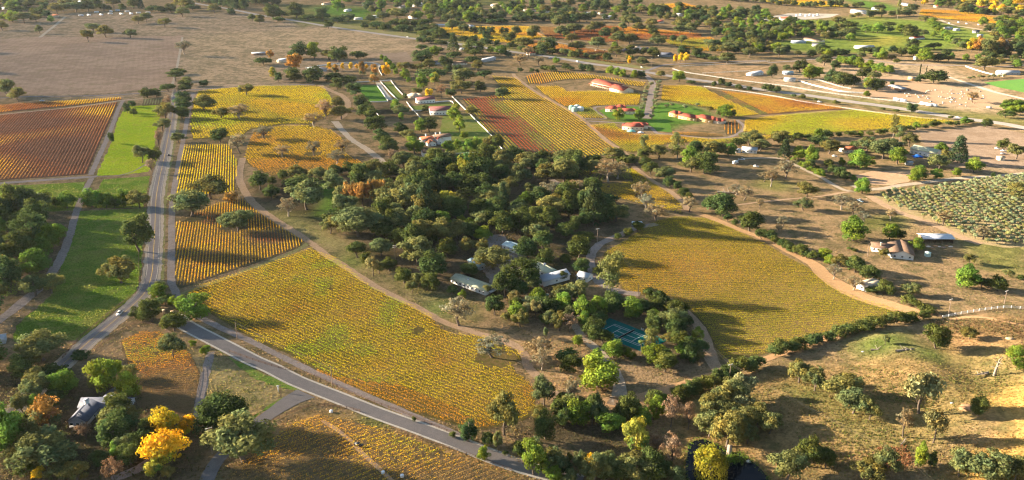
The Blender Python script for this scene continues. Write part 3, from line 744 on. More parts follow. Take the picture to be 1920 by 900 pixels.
vineyard('small curved hillside vineyard of thin brown rows beside the dark house', X('225,640 262,624 300,622 330,640 360,665 376,700 374,745 362,785 318,795 268,792 256,750 262,700 240,690'), X('265,720 375,708'), 2.2, [((.2, .12, .06), 2), (BRN, 2), (RUST, .8), (ORA, 1.2), (OLV, .5)], 'soil_hill', .93, 1.1, .4)
vineyard('low orange-yellow hillside vineyard split by a narrow path', X('548,795 604,780 660,790 740,812 820,842 905,876 1000,910 1040,935 400,935 440,880 490,840'), X('560,840 700,790'), 2.6, [((.26, .16, .06), 2.6), (BRN, 1.6), ((.46, .30, .07), 1.2), (ORA, .9), (GOLD, 1.6), (YEL, .7), (LIME, .6), (VG, .4)], 'soil_hill', .93, 1.35, .5, patch=17)
vineyard('little shaded vine plot in the lower fields left of the lane', P(0, 2, '-100,270 150,300 140,420 40,430 -100,520'), P(0, 2, '0,330 140,335'), 2.4, [(VG, 2), (OLV, 1), (GOLD, .5)], 'soil_brown', .8)
vineyard('far golden vineyard of fine rows beyond the highway trees', P(1, 0, '1190,225 1500,200 1920,195 2040,200 2180,280 2060,300 1920,330 1700,300 1520,265 1330,240'), P(1, 0, '1500,205 1700,300'), 3.4, [(ORA, 1), (GOLD, 3), (YEL, 1)], 'soil_gold', 1, 1.6)
vineyard('far rusty vineyard among round oaks beyond the highway', P(2, 0, '200,200 520,215 700,195 900,205 1420,255 1420,280 1200,295 900,300 700,320 500,300 330,290 250,270'), P(2, 0, '500,210 700,310'), 3.4, [(BRN, 1.5), (RUST, 2), (RED, .6), (ORA, 1.6)], 'soil_red', 1, 1.6, patch=60)
vineyard('far orange vineyard tapering to a yellow end', P(2, 0, '1130,300 1480,280 1690,360 1700,375 1520,385 1360,385 1180,330'), P(2, 0, '1300,290 1480,385'), 3.4, [(OLV, .6), (ORA, 2.4), (GOLD, 2), (YEL, 1)], 'soil_gold', 1, 1.6, patch=60)
vineyard('far red-brown vine slope beside the white lane', P(2, 0, '0,305 230,310 450,350 720,385 700,450 870,475 800,480 500,430 330,400 120,350'), P(2, 0, '230,310 450,430'), 3.4, [(BRN, 2), (RUST, 1.5), (ORA, 2)], 'soil_red', .95, 1.6)
vineyard('far flat orange field at the top of the view', P(2, 0, '1100,35 1290,22 1420,60 1380,78 1230,72'), P(2, 0, '1100,35 1230,72'), 3.6, [(ORA, 3), (GOLD, 1)], 'soil_gold', 1, 1.6)
vineyard('far golden strip in the top corner beside the green pasture', P(3, 0, '-40,-15 300,-10 620,40 560,55 350,50 -40,15'), P(3, 0, '0,0 300,50'), 3.6, [(YEL, 2), (GOLD, 3), (ORA, .6)], 'soil_gold', 1, 1.6)
vineyard('far orange-brown strips below the hillside mansions', P(3, 0, '1150,70 1400,80 1900,150 1920,190 1700,185 1300,140 1130,110'), P(3, 0, '1300,80 1500,150'), 3.6, [(BRN, 1), (ORA, 2), (GOLD, 1.4)], 'soil_gold', 1, 1.6)
# ------------------------------------------------------------------ trees: a few dozen models, each tree a thing (> trunk, crown)
def sph(n, zmin=-1.0):
    z = rg.uniform(zmin, 1, n); t = rg.uniform(0, 6.283, n); r = np.sqrt(1 - z * z)
    return np.column_stack([r * np.cos(t), r * np.sin(t), z])

def lobed(c, rad, K, lr, n, leaf, zmin=-.45, fill=(.55, .95), shade=.22, mb=None, flat=.8, aspect=.75, out=.45, lobes=None, turn=0.0):
    """leaf clusters on lobes spread through an ellipsoid crown"""
    mb = mb or MB()
    d = sph(K, zmin); u = rg.uniform(*fill, K)[:, None]
    L = np.array(c) + d * np.array(rad) * u if lobes is None else np.array(lobes)
    K = len(L)
    R = rg.uniform(*lr, K)
    for i in range(K):
        m = max(8, int(n * (R[i] / np.mean(lr)) ** 2))
        e = sph(m, -.75)
        P = L[i] + e * R[i] * np.array([1, 1, flat]) * rg.uniform(.6, 1.26, (m, 1))
        o = P - np.array(c)
        Nn = e + out * o / (np.linalg.norm(o, axis=1, keepdims=True) + .05) + rg.normal(size=(m, 3)) * .62
        tone = rg.uniform(1 - shade, 1 + shade)
        warm = rg.uniform(-.16, .16)
        C = tone * rg.uniform(.75, 1.25, (m, 1)) * np.array([1 + warm, 1, 1 - warm])
        if turn and rg.random() < turn: C = C * np.array([rg.uniform(.35, .75), rg.uniform(.65, .85), 1.2])   # boughs still green or already browning
        mb.leaves(P, Nn, leaf * rg.uniform(.7, 1.35, m), C, aspect)
    return mb, L

def wood(L, h0, h1, r, lean=.03, limbs=8, rl=.35, curvy=.06, n=5):
    """tapered trunk to h1, limbs from it to crown points"""
    mb = MB()
    b = np.array([rg.normal() * lean, rg.normal() * lean, h1])
    mid = b * .5 + rg.normal(size=3) * np.array([lean, lean, 0])
    mb.tube([(0, 0, -.03), (0, 0, .02), mid, b], [r * 1.5, r * 1.1, r * .85, r * .6], 7)
    sel = L if limbs >= len(L) else L[rg.choice(len(L), limbs, False)]
    for p in sel:
        s = np.array([b[0] * .7, b[1] * .7, rg.uniform(h0, h1)])
        m1 = s + (p - s) * .45 + rg.normal(size=3) * curvy + np.array([0, 0, .03])
        mb.tube([s, m1, p], [r * rl * 1.2, r * rl * .8, r * rl * .25], n)
    return mb

def model(kind, i):
    if kind == 'O':
        mb, L = lobed((0, 0, .54), (.37, .37, .34), 40, (.07, .15), 105, .028, -.6, (.5, 1.08))
        return mb, wood(L, .18, .42, .030, limbs=9)
    if kind == 'D':
        mb, L = lobed((0, 0, .50), (.35, .35, .40), 32, (.09, .18), 130, .028, -.85, (.5, 1.02), shade=.3)
        return mb, wood(L, .2, .45, .03, limbs=6)
    if kind == 'G':
        mb, L = lobed((0, 0, .50), (.34, .34, .40), 26, (.10, .18), 145, .029, -.85, (.5, 1.05), shade=.28)
        return mb, wood(L, .2, .45, .028, limbs=6)
    if kind == 'S':
        mb, L = lobed((0, 0, .58), (.44, .44, .36), 56, (.05, .09), 34, .022, -.4, (.45, 1), shade=.3)
        return mb, wood(L, .22, .5, .034, limbs=34, rl=.36, curvy=.05)
    if kind == 'B':
        mb, L = lobed((0, 0, .58), (.34, .34, .36), 44, (.05, .1), 34, .019, -.6, (.4, 1), shade=.25)
        return mb, wood(L, .15, .55, .022, limbs=40, rl=.4, curvy=.03)
    if kind == 'Y':
        mb, L = lobed((0, 0, .52), (.33, .33, .40), 34, (.07, .16), 100, .028, -.7, (.45, 1.08), shade=.35, turn=.3)
        return mb, wood(L, .15, .5, .024, limbs=9)
    if kind == 'E':
        Lb = [((rg.uniform(-.24, .24) * (1.1 - abs(z - .55))), rg.uniform(-.24, .24) * (1.1 - abs(z - .55)), z) for z in np.linspace(.26, .9, 20)]
        mb, L = lobed((0, 0, .6), (.3, .3, .4), 20, (.10, .19), 110, .027, lobes=Lb, flat=.55)
        return mb, wood(L, .15, .8, .025, limbs=12, rl=.3)
    if kind == 'C':
        Lb = []
        for z in np.linspace(.12, .95, 12):
            w = .36 * (1 - z) ** .8 + .02
            for a in np.arange(5) * 1.256 + z * 9: Lb.append((w * math.cos(a), w * math.sin(a), z))
        mb, L = lobed((0, 0, .4), (.3, .3, .5), 60, (.06, .12), 40, .028, lobes=Lb, flat=.7)
        return mb, wood(L, .1, .9, .022, limbs=4)
    if kind == 'N':
        Lb = [(rg.uniform(-.2, .2) * (1.1 - z), rg.uniform(-.2, .2) * (1.1 - z), z) for z in np.linspace(.1, .95, 22)]
        mb, L = lobed((0, 0, .5), (.3, .3, .5), 22, (.08, .2), 60, .05, lobes=Lb, flat=.45)
        return mb, wood(L, .05, .6, .04, limbs=3)
    if kind == 'H':
        mb, L = lobed((0, 0, .42), (.34, .34, .36), 14, (.14, .22), 90, .045, -.5, shade=.3)
        return mb, wood(L, .1, .3, .025, limbs=8)
    if kind == 'L':
        mb, L = lobed((0, 0, .58), (.33, .33, .3), 15, (.11, .18), 90, .038, -.6, shade=.28)
        return mb, wood(L, .15, .42, .03, limbs=8)
    if kind == 'W':
        mb, L = lobed((0, 0, .7), (.32, .32, .22), 22, (.10, .16), 110, .028, -.2)
        m = 2600
        a = rg.uniform(0, 6.283, m); r = .46 * np.sqrt(rg.uniform(.35, 1, m)); z = rg.uniform(.04, .72, m)
        cl = np.round(a * 5) / 5; a = cl + rg.normal(size=m) * .05
        P = np.column_stack([r * np.cos(a), r * np.sin(a), z])
        mb.leaves(P, np.column_stack([np.cos(a), np.sin(a), np.full(m, .2)]) + rg.normal(size=(m, 3)) * .3, .03, rg.uniform(.6, 1.25, (m, 1)) * np.ones(3), .35, up=(0, 0, 1))
        return mb, wood(L, .2, .6, .04, limbs=9)
    if kind == 'P':
        mb = MB()
        for j in range(26):
            a = j * 2.4; el = rg.uniform(-.5, 1.1); Lf = rg.uniform(.4, .52)
            pts = []
            for t in np.linspace(0, 1, 6):
                pts.append((math.cos(a) * Lf * t * math.cos(el * (1 - t)), math.sin(a) * Lf * t * math.cos(el * (1 - t)), .86 + .16 * (math.sin(el) * t - .9 * t * t)))
            pts = np.array(pts); s = np.array([-math.sin(a), math.cos(a), 0]); w = np.array([.01, .05, .07, .065, .045, .008])[:, None]
            v = np.concatenate([pts - s * w - [0, 0, .012], pts, pts + s * w - [0, 0, .012]])
            f = [(q, q + 1, 6 + q + 1, 6 + q) for q in range(5)] + [(6 + q, 6 + q + 1, 12 + q + 1, 12 + q) for q in range(5)]
            mb.add(v, np.array(f), np.ones(3) * rg.uniform(.7, 1.25))
        tr = MB().tube([(0, 0, -.02), (.01, 0, .4), (0, .01, .84)], [.045, .035, .04], 8)
        e = sph(160); tr.leaves(np.array([0, 0, .77]) + e * [.1, .1, .09], e + [0, 0, -.3], .05, np.tile([[1.2, .95, .6]], (160, 1)), .4)
        return mb, tr

KINDS = {  # letter: name, look in words, category, colour, variants, height:width guard, bark
    'O': ('oak_tree', 'grey-green oak', 'tree', (.150, .156, .054), 7, .62),
    'D': ('evergreen_tree', 'dark green tree', 'tree', (.078, .104, .030), 7, .7),
    'U': ('bush', 'low dark green bush', 'bush', (.070, .096, .030), 5, .45),
    'A': ('round_tree', 'round dark tree', 'tree', (.076, .10, .034), 5, .7),
    'J': ('spreading_tree', 'broad grey-green tree', 'tree', (.150, .156, .054), 5, .62),
    'G': ('leafy_tree', 'bright green leafy tree', 'tree', (.15, .21, .030), 6, .75),
    'S': ('bare_oak', 'sparse brown oak', 'tree', (.225, .185, .105), 5, .65),
    'B': ('bare_tree', 'leafless brown tree', 'tree', (.24, .165, .105), 4, .9),
    'Y': ('yellow_tree', 'golden yellow tree', 'tree', (.66, .43, .028), 4, .9),
    'Z': ('turning_tree', 'yellow-green tree', 'tree', (.25, .25, .04), 4, .9),
    'R': ('autumn_tree', 'rusty autumn tree', 'tree', (.38, .21, .055), 4, .9),
    'E': ('eucalyptus_tree', 'tall eucalyptus', 'tree', (.165, .175, .055), 4, 1.2),
    'C': ('conifer_tree', 'dark conifer', 'tree', (.055, .080, .035), 3, 1.2),
    'N': ('cypress_tree', 'thin dark cypress', 'tree', (.04, .06, .03), 2, 3),
    'H': ('shrub', 'rounded green shrub', 'shrub', (.095, .115, .032), 5, .6),
    'L': ('olive_tree', 'silvery grey-green tree', 'tree', (.22, .22, .10), 5, .7),
    'W': ('willow_tree', 'yellow weeping willow', 'tree', (.29, .29, .035), 1, .8),
    'P': ('palm_tree', 'shaggy palm', 'palm', (.19, .24, .06), 2, 1.4),
}
MODELS = {}
for k, (nm, look, cat, colr, nv, gd) in KINDS.items():
    MODELS[k] = []
    for i in range(nv):
        src = {'R': 'Y', 'Z': 'Y', 'A': 'D', 'U': 'H', 'J': 'O'}.get(k, k)
        cr, tr = model(src, i)
        bark = M['pale_bark'] if k in 'ES' and (k == 'E' or i % 2) else M['bark']
        both = MB()
        both.v, both.c, both.l, both.n, both.m, both.k = cr.v + tr.v, cr.c + tr.c, cr.l + [x + cr.k for x in tr.l], cr.n + tr.n, cr.m + [np.ones_like(np.asarray(x)) for x in tr.m], cr.k + tr.k
        MODELS[k].append((cr.mesh('crown', M['leaf']), tr.mesh('trunk', bark), both.mesh(nm, [M['leaf'], bark])))

NTH = ['', 'first', 'second', 'third', 'fourth', 'fifth', 'sixth', 'seventh', 'eighth', 'ninth', 'tenth', 'eleventh', 'twelfth', 'thirteenth', 'fourteenth', 'fifteenth', 'sixteenth', 'seventeenth', 'eighteenth', 'nineteenth', 'twentieth']
NUM = ['', 'one', 'two', 'three', 'four', 'five', 'six', 'seven', 'eight', 'nine', 'ten', 'eleven', 'twelve', 'thirteen', 'fourteen', 'fifteen', 'sixteen', 'seventeen', 'eighteen', 'nineteen', 'twenty']
def nth(i):
    return NTH[i] if i <= 20 else 'twenty-' + NTH[i - 20] if i < 30 else 'thirty-' + NTH[i - 30]
def number(i):
    return NUM[i] if i <= 20 else 'twenty-' + NUM[i - 20] if i < 30 else ('thirty-' + NUM[i - 30]).rstrip('-')
def ordinal(i, n):
    if n == 1: return ''
    if n == 2: return ', ' + ('left' if i == 0 else 'right') + ' of two'
    if i == 0: return ', leftmost'
    if i == n - 1: return ', rightmost'
    return ', ' + nth(i + 1) + ' from left'

PLANTED = {}
def plant(kind, p, wm, hm, zone, px):
    PLANTED.setdefault((kind, zone), []).append((px, p, wm, hm))

def tree_px(kind, x, y, w, h, zone):
    p = ground(x, y); s, c = scale_at(p)
    nm, look, cat, colr, nv, gd = KINDS[kind]
    wm = w / s * (1.32 if y > 130 else 1.28)
    dep = math.sqrt(1 - c * c)
    if kind == 'D' and h < .56 * w: kind = 'U'
    elif kind == 'D' and y < 215: kind = 'A'
    elif kind == 'O' and y < 215: kind = 'J'
    nm, look, cat, colr, nv, gd = KINDS[kind]
    hm = max(1.25 * h / (s * c) - .10 * wm * dep, gd * wm)
    hm = min(hm, 3.2 * wm if kind not in 'NP' else 12 * wm)
    plant(kind, p, wm, hm, zone, x)

def trees(c, r, text):
    for line in text.strip().splitlines():
        zone, data = line.split('|')
        for q in data.split():
            k, v = q[0], list(map(float, q[1:].split(',')))
            x, y = T(c, r, v[0], v[1])
            tree_px(k, x, y, v[2] / 4, v[3] / 4, zone.strip())

def belt(zone, px, n, w, kinds, spread=0.0, hr=(.6, .85), off=0.0):
    """n trees strung along a line of photo pixels; w = widths in pixels at the line's ends"""
    L = np.array(px, float); seg = np.r_[0, np.cumsum(np.hypot(*np.diff(L, axis=0).T))]
    for i in range(n):
        t = (i + .5 + rnd.uniform(-.35, .35)) / n * seg[-1]
        x, y = np.interp(t, seg, L[:, 0]), np.interp(t, seg, L[:, 1])
        ww = np.interp(t / seg[-1], (0, 1), w) * rnd.uniform(.75, 1.3)
        tree_px(rnd.choice(kinds), x + rnd.uniform(-spread, spread) * .6, y + rnd.uniform(-spread, spread) * .45, ww, ww * rnd.uniform(*hr), zone)

def grove(zone, px, n, w, kinds, hr=(.6, .9)):
    """n trees spread over a polygon of photo pixels, none on top of another"""
    if max(p[1] for p in px) < 132: n = int(n * 1.45)
    xs, ys = [p[0] for p in px], [p[1] for p in px]; got = []
    for _ in range(n * 40):
        x, y = rnd.uniform(min(xs), max(xs)), rnd.uniform(min(ys), max(ys))
        if not inside(np.array([x]), np.array([y]), px)[0]: continue
        if any(abs(x - a_) < w * .55 and abs(y - b_) < w * .26 for a_, b_ in got): continue
        got.append((x, y)); ww = w * rnd.uniform(.75, 1.3)
        tree_px(rnd.choice(kinds), x, y, ww, ww * rnd.uniform(*hr), zone)
        if len(got) == n: break

trees(0, 0, '''
at the stubble field corner by the cross road| O60,720,130,110 O140,762,105,95 L90,745,60,40
standing alone on the bare stubble field| O665,315,90,85 O705,245,95,65 O795,282,110,75 O980,285,90,40 O1040,180,75,55 O1100,168,80,65 O1237,205,90,65
at the sandy track beside the stubble field| S1385,410,100,90 D1340,560,100,50 O1315,605,100,60 O1405,645,80,60 D1530,648,60,42
at the crossroads above the small vine plot| D1260,690,115,60 D1105,735,90,55 D1175,730,80,50 D1390,690,100,60
in the bright lime green field| D955,850,55,65 D990,805,60,45 D1005,870,50,50
lining the country road below the crossroads| B1265,815,70,95 O1240,895,150,110 D1380,770,100,80 D1370,830,120,70 D1370,892,110,70
in the patchy yellow vineyard, upper side| O1530,830,150,75 O1850,720,100,85 S1800,890,140,90 O1660,890,120,60
in the far upper village by the parked trailers| O20,230,80,60 O300,255,60,55 G30,150,60,45 G95,165,90,40 O180,175,110,50 O270,170,90,45 G385,165,50,35 D350,135,60,50 O430,105,110,60 O480,95,80,60 D285,130,95,70 D120,105,120,60
behind the row of parked trailers| O570,90,110,60 O320,60,80,55 O230,60,90,55 D150,50,80,50 O500,50,90,50 D660,85,100,60 D720,65,90,60 D790,85,100,55 O850,55,90,50 D920,80,60,45 D1000,65,90,70 C1060,65,50,65 D1140,90,90,50 D1210,100,100,50 D1285,95,80,50 O1350,60,90,60 O1400,75,110,55 O1370,125,95,60 D1450,80,100,45
beside the far highway, past the trailers| O1610,100,90,50 D1735,110,60,45 O1895,160,60,45
''')
trees(1, 0, '''
in the hedgerow beyond highway and green meadow| D130,140,110,100 D200,130,100,50 D305,135,130,95 D390,155,100,50 D500,155,120,90 D610,170,90,50 O690,165,90,60 D165,165,90,40 O30,190,70,70 D545,215,70,45 G610,80,80,70
among the stables beyond the highway| O955,155,90,55 O1060,150,120,70 D1205,125,60,45 D815,215,60,35 D905,215,110,50 D990,225,70,40 D1050,200,110,50 D1100,240,110,50 D1200,200,100,50 D1270,195,110,45 O1470,225,70,55 O1535,215,80,50 D1780,110,60,35 D1700,175,90,40 D1750,180,80,35 D1840,180,100,40
along the far golden vineyard and highway| D1270,280,110,60 D1340,285,100,60 D1380,300,100,65 D1460,300,110,50 D1560,315,90,50 D1630,320,70,50 D1735,340,90,55 D1810,345,50,40 D1900,365,50,40
on the near verge of the highway bend| D1245,325,80,45 D1310,330,90,50 D1390,345,100,40
round the pale walled ranch yard| D320,440,150,100 G440,440,120,110 R295,560,130,150 D285,612,120,100 D425,622,140,110 D620,470,150,100 D760,440,130,60 O550,450,110,50 D60,490,120,60 R110,445,60,60 D580,612,130,60 D610,672,90,80 D700,632,120,60 D740,722,110,90
in the autumn row inside the ranch yard| Y550,530,45,55 R600,555,55,60 Y650,530,30,50 Y712,525,35,50 Y755,520,25,35 R800,585,60,100 R890,580,55,80 Y978,575,60,85 Y830,520,25,35 R885,632,70,50
at the lane corner by the pink field| Z130,592,60,75 D170,615,60,65
in the green row beside the tilled plot| G945,450,35,35 G975,470,40,40 G1000,500,45,45 G1030,530,45,45 G1050,560,40,40
in the gardens between ranch and highway| D1245,480,140,90 D1335,400,120,50 D1240,375,80,40 G1340,420,80,50 C1480,390,90,95 D1640,420,150,100 D1480,450,120,60 D1630,480,120,60 D1430,510,110,70 O1300,520,100,60 O1660,530,90,70 G1760,400,60,40 G1830,410,80,45 D1890,430,60,45 D1440,550,70,40 D1510,540,70,40
around the tan roofed house and barns| O1110,540,100,70 O1210,540,90,60 G1120,590,80,60 G1150,622,40,40 D1310,610,200,80 Z1340,642,90,60 G1250,665,100,95 O1560,630,160,90 O1540,700,130,80 D1680,690,90,70 D1710,590,110,60 O1850,745,100,80 Y1300,732,60,60 B1390,732,90,60 D1460,722,70,45 O1210,712,70,50 D1120,742,40,40
between the two maroon roofed barns and the paddocks| G1050,832,100,80 O1090,872,110,70 G1090,902,50,50 D1275,842,60,45 Z1500,832,60,50 O1620,872,90,70 G1480,897,100,60
in the creek belt left of the horse paddocks| O610,822,90,80 D800,822,120,100 D820,872,120,70 D870,897,100,70 O640,892,140,60 B520,892,140,55
''')
trees(2, 0, '''
scattered in the far rusty and golden vineyards| O30,285,70,80 O160,265,90,65 O360,230,120,100 O360,270,100,50 O470,260,110,65 O620,235,100,65 O450,325,100,50 O765,260,80,40 D800,290,60,30 O790,330,110,60 O880,330,110,50 O1030,245,80,55 O870,200,110,75 O930,190,80,55 O1270,225,120,60 O1475,365,75,65
above the highway along the red vine slope| O85,370,120,65 D20,360,60,50 D260,395,140,80 O490,395,110,75 O640,365,120,60
around the dark roofed house by the highway junction| O780,425,110,70 D900,420,100,60 O985,425,60,60 D1060,430,100,70 G770,360,50,35 O970,490,80,55 O1090,345,110,50 D1280,425,100,70 D1380,435,90,70 D1440,440,100,40 D1520,460,90,40 O1610,475,110,55 O1620,400,110,45 O1780,430,110,70 Y1725,400,35,35
by the highway junction, upright and slender| Y878,490,28,58 Y1222,482,35,65 Y1262,472,45,65 Y1303,467,45,60
on the near side of the highway| S120,430,100,60 S60,490,100,70 S200,490,80,60 G330,475,50,35 O1115,580,65,40 G1250,617,95,50 D1340,632,60,30 D1515,650,35,35 D1570,640,60,45 D1620,655,50,35 D1700,670,50,30 D1780,680,40,25 D1895,680,60,40
above the curved row block behind the winery| D60,540,40,25 D150,545,40,25 D190,545,30,25 D240,530,50,30 D295,540,100,45 D400,525,60,45 D440,530,60,30 D530,530,60,35 D585,540,65,40 G740,560,70,55 G790,572,60,55 G830,577,60,45 G920,587,70,50 D970,590,70,45
lining the gravel drive to the winery, near side| L1040,650,42,36 L1015,680,42,36 L1000,710,42,36 L995,740,42,36 L990,772,42,36 L985,804,42,36 L970,834,42,36
lining the gravel drive to the winery, far side| L1100,640,42,36 L1095,666,42,36 L1085,692,42,36 L1080,718,42,36 L1075,748,42,36 L1070,778,42,36 L1090,805,42,36 L1060,834,42,36 L1045,892,42,36
on the villa lawns| L1160,812,35,28 L1200,802,35,28 L1295,817,40,30 L1390,802,35,28
close against the red roofed villas| G800,897,90,50 G950,897,80,60 G1600,882,110,90 D1560,872,60,60 O1480,842,50,40 D1650,882,60,50
''')
trees(3, 0, '''
in the far green pasture| O530,190,90,55 D905,210,95,45 O830,95,85,55 D600,215,120,35 O1070,95,90,50 G820,250,90,45 O1020,120,50,35 E970,140,40,130 D1060,290,120,70 D1080,370,100,60 D1240,370,110,35 D930,395,60,35 D970,390,60,30 D1170,390,60,35
beside the ranch sheds below the pasture| D340,420,50,38 D400,415,60,40 D460,415,50,25 D530,410,70,30 D590,410,50,30 D720,400,90,40 D770,400,60,40 G1090,422,90,60 G1170,462,110,70 D1270,462,110,60 O1350,462,60,45 H965,475,50,35
in the leafy clump beside the dirt paddock| D240,542,100,80 G310,592,110,90 G380,582,80,70 D480,622,120,90 D560,652,130,80 D640,642,100,70 O420,492,110,70 D500,522,80,50 D710,592,100,60 O790,602,90,60 D30,582,80,80 O140,542,60,50 Z740,682,80,90 D810,682,110,70 G740,727,50,28 D930,637,35,25
by the yellow house in the farm yard| D1240,622,180,95 N1133,582,18,80 N1187,540,12,28 D1125,622,45,45
at the road end of the paddock fence| D20,692,60,50 D60,697,60,40
near the playing field fence| O1625,530,140,85 G1870,842,90,90 D1780,882,110,55 S1530,767,100,50
in the big golden clump by the shaded house| Y1525,392,75,90 R1580,402,80,110 O1650,427,110,120 R1740,402,110,100
along the white fence and highway verge| H190,732,40,25 H255,742,45,35 H355,757,30,20 H510,782,45,30 H860,827,30,22 H960,842,40,25 D1075,842,80,45 H1370,892,40,25
''')
trees(0, 1, '''
in the bright lime green field, lower half| D840,175,42,75 O1070,322,115,120 D1165,312,100,90
on the verge between lime field and country road| B1200,212,80,130 O1220,80,110,80 B1140,402,90,100
across the country road from the lime field| O1340,172,110,60
at the lower edge of the patchy yellow vineyard| D1650,167,130,80 S1800,252,120,130
in the meadow tree row, left of the lane| G40,642,90,85 D120,642,130,100 D160,702,120,90 G240,662,90,70 G330,672,135,130 D420,652,70,60 G505,662,140,110 G50,765,130,110 G10,865,90,120
in the meadow tree row, right of the lane| G690,652,150,115 G720,660,90,80 G800,657,100,100 D860,660,80,70 G930,652,110,115 O1050,662,140,120
in the shaded hollow beside the lane| G430,897,130,95
on the meadow edge by the country road, big and round| D1045,985,210,225
shading the orange vine block| O1580,592,230,105 O1440,722,265,145 O1790,832,225,135 R1740,640,110,70
''')
trees(1, 1, '''
in the patchy orange vineyard| S60,142,130,80 S435,267,110,100 S200,282,110,80 S650,247,130,80 S610,332,130,70 S440,55,140,60
along the lower edge of the orange vineyard| D205,452,85,70 O310,442,130,90 O465,452,130,90 D600,417,100,70 D705,412,100,85 D805,422,85,80 D125,492,60,60
in the creek belt above the woods| D890,92,140,100 D935,192,120,110 D1000,252,150,110 B1020,312,90,70 D1080,112,110,70 O1150,152,110,70 B900,352,70,60
in the garden of the white red roofed house| G1240,92,100,90 D1300,92,120,100 G1530,92,90,110 G1190,252,130,120 G1440,252,90,90 G1510,227,60,70 G1590,237,80,80 G1655,232,80,90 O1745,217,80,90 D1815,232,90,110 G1560,142,60,45
at the wood's back, below the garden fence| O1130,322,120,60 D1190,382,140,100 D1300,402,150,110 D1400,392,130,100 D1440,372,130,80 D930,392,110,50 O1830,402,130,90 O1900,402,110,90 D1740,432,120,130
at the back of the wood, huge and rounded| Z1600,460,200,195
at the wood's open western end| D340,522,240,110 O380,672,240,190 D120,592,120,90 D30,522,130,120 D90,572,80,60 O600,572,160,170 S245,722,140,120
in the rusty plane tree stand inside the wood| R690,622,100,140 R740,632,90,150 R800,642,110,170 R860,642,100,170 R910,642,100,160 R960,622,80,150
in the middle of the dense wood| O900,522,150,130 D1130,552,170,120 D1250,522,170,110 D1320,502,140,70 C1390,562,90,120 D1600,562,200,110 D1680,532,160,100 D1750,502,130,70 O1880,542,130,100 O1530,652,110,100 D1320,562,120,80
as the yellow tree in the middle of the wood| Z1440,692,140,150
in the heart of the wood, north-west of the white houses| O1080,682,270,150 O1030,752,150,110 C1280,742,190,130 O1740,642,150,110 D1740,702,160,80 C1850,722,110,200 O670,722,190,150 D1420,760,120,100
along the wood's grassy near edge| O560,852,130,120 O770,872,300,150 D620,762,200,80 O1060,832,210,130 D1000,892,250,120 D1240,832,190,120 G1400,802,130,80 G1540,772,60,50 G1600,802,80,60 O1700,802,150,110 L1510,892,150,100 D1850,852,180,150 G1700,902,120,50 D1180,897,150,100 D1330,902,130,80
''')
trees(2, 1, '''
along the foot of the striped vineyard| G50,292,90,70 O110,372,180,80 O260,352,140,70 O410,322,150,70 D600,332,150,50 O760,312,150,70 D830,332,160,70 D900,342,100,60
in the tall grove by the winery track| E985,217,70,80 D990,292,100,80 O1100,292,150,90 E1240,292,130,130 D1370,262,110,100 O1510,292,180,120 G1620,272,100,90 G1330,352,130,130 O1340,392,150,100 D1440,402,180,150
below the yellow-green vineyard hedge, west end| O1780,192,150,60 O1860,232,120,70 D1700,200,110,60
along the straight track beside the dry pasture| D1000,362,100,60 D1040,412,120,80 O1140,452,140,90 D1180,512,90,80 D1240,532,60,65 D1280,572,80,60 D1330,592,60,40
standing in the small yellow vineyard| O590,402,130,90 S720,462,170,130 S790,442,150,110 S970,592,130,110 S1000,672,130,100 S1080,762,170,110
among the shaded slopes at the wood's eastern end| S270,602,170,100 S480,547,110,90 D590,532,130,90 D450,462,130,100 O270,472,170,130 O60,502,150,150 G105,652,120,90 O140,562,90,80 O300,722,220,110 D660,642,210,100 D530,682,110,90 O430,682,90,60 C610,792,210,180 O780,762,180,120 D460,832,100,100 D180,872,140,110 D390,882,140,80 O180,902,190,90 D550,897,130,60 D60,842,150,160 O60,752,160,120
beside the pale box trailer| D870,872,80,50 D940,842,100,60 D790,897,60,40
at the upper corner of the golden brown vineyard| S1330,692,120,100 D1460,662,80,50
in the dark row above the golden brown vineyard| D1580,722,210,130 D1620,762,70,45 D1670,792,50,45 D1780,832,180,120 D1870,892,90,70
in the dry oak pasture, near the straight track| S1740,602,120,90 S1680,562,100,50 S1855,667,50,70 S1890,462,90,60
''')
trees(3, 1, '''
in the dry oak pasture below the shrub lined drive| S130,442,170,130 S20,502,110,110 O290,577,150,100 O265,677,120,70 S550,672,140,90 S640,722,110,100 S710,772,110,60 S915,757,80,80 S110,802,90,70 S80,842,50,50
around the farmhouses behind the shrub lined drive| C120,292,90,120 G320,332,100,120 G230,302,110,90 O110,202,150,100 D380,192,150,80 O460,252,150,90 O740,242,140,100 D640,207,60,40 O860,292,200,110 O920,242,150,90 G670,362,150,110 G760,342,80,60 G970,332,140,70 D450,352,70,50 G550,347,50,60 D535,432,100,70 D580,452,70,60 D480,402,70,60 G635,457,50,40 D320,352,60,50 D365,372,40,30
alone at the bend of the farm road| G705,552,110,100
with white trunks beside the yellow-green vineyard| E935,142,70,150 E985,152,60,100 O1060,202,100,90
round the white house by the tilled field| G1290,262,100,80 C1420,322,130,100 O1280,372,160,80 G1540,392,120,90 G1410,422,70,50 G1260,442,90,70 G1130,442,110,60 G1090,462,90,50 O1340,300,90,70
at the edge of the pinkish tilled field| D1760,217,90,65 O1860,292,140,100 D1685,437,32,40 D1640,57,70,60
standing in the olive orchard| S1310,792,110,100 S1610,897,130,90 O1870,592,180,110
by the brown roofed ranch house| G640,902,190,75 G910,897,110,110 D990,897,75,65
''')
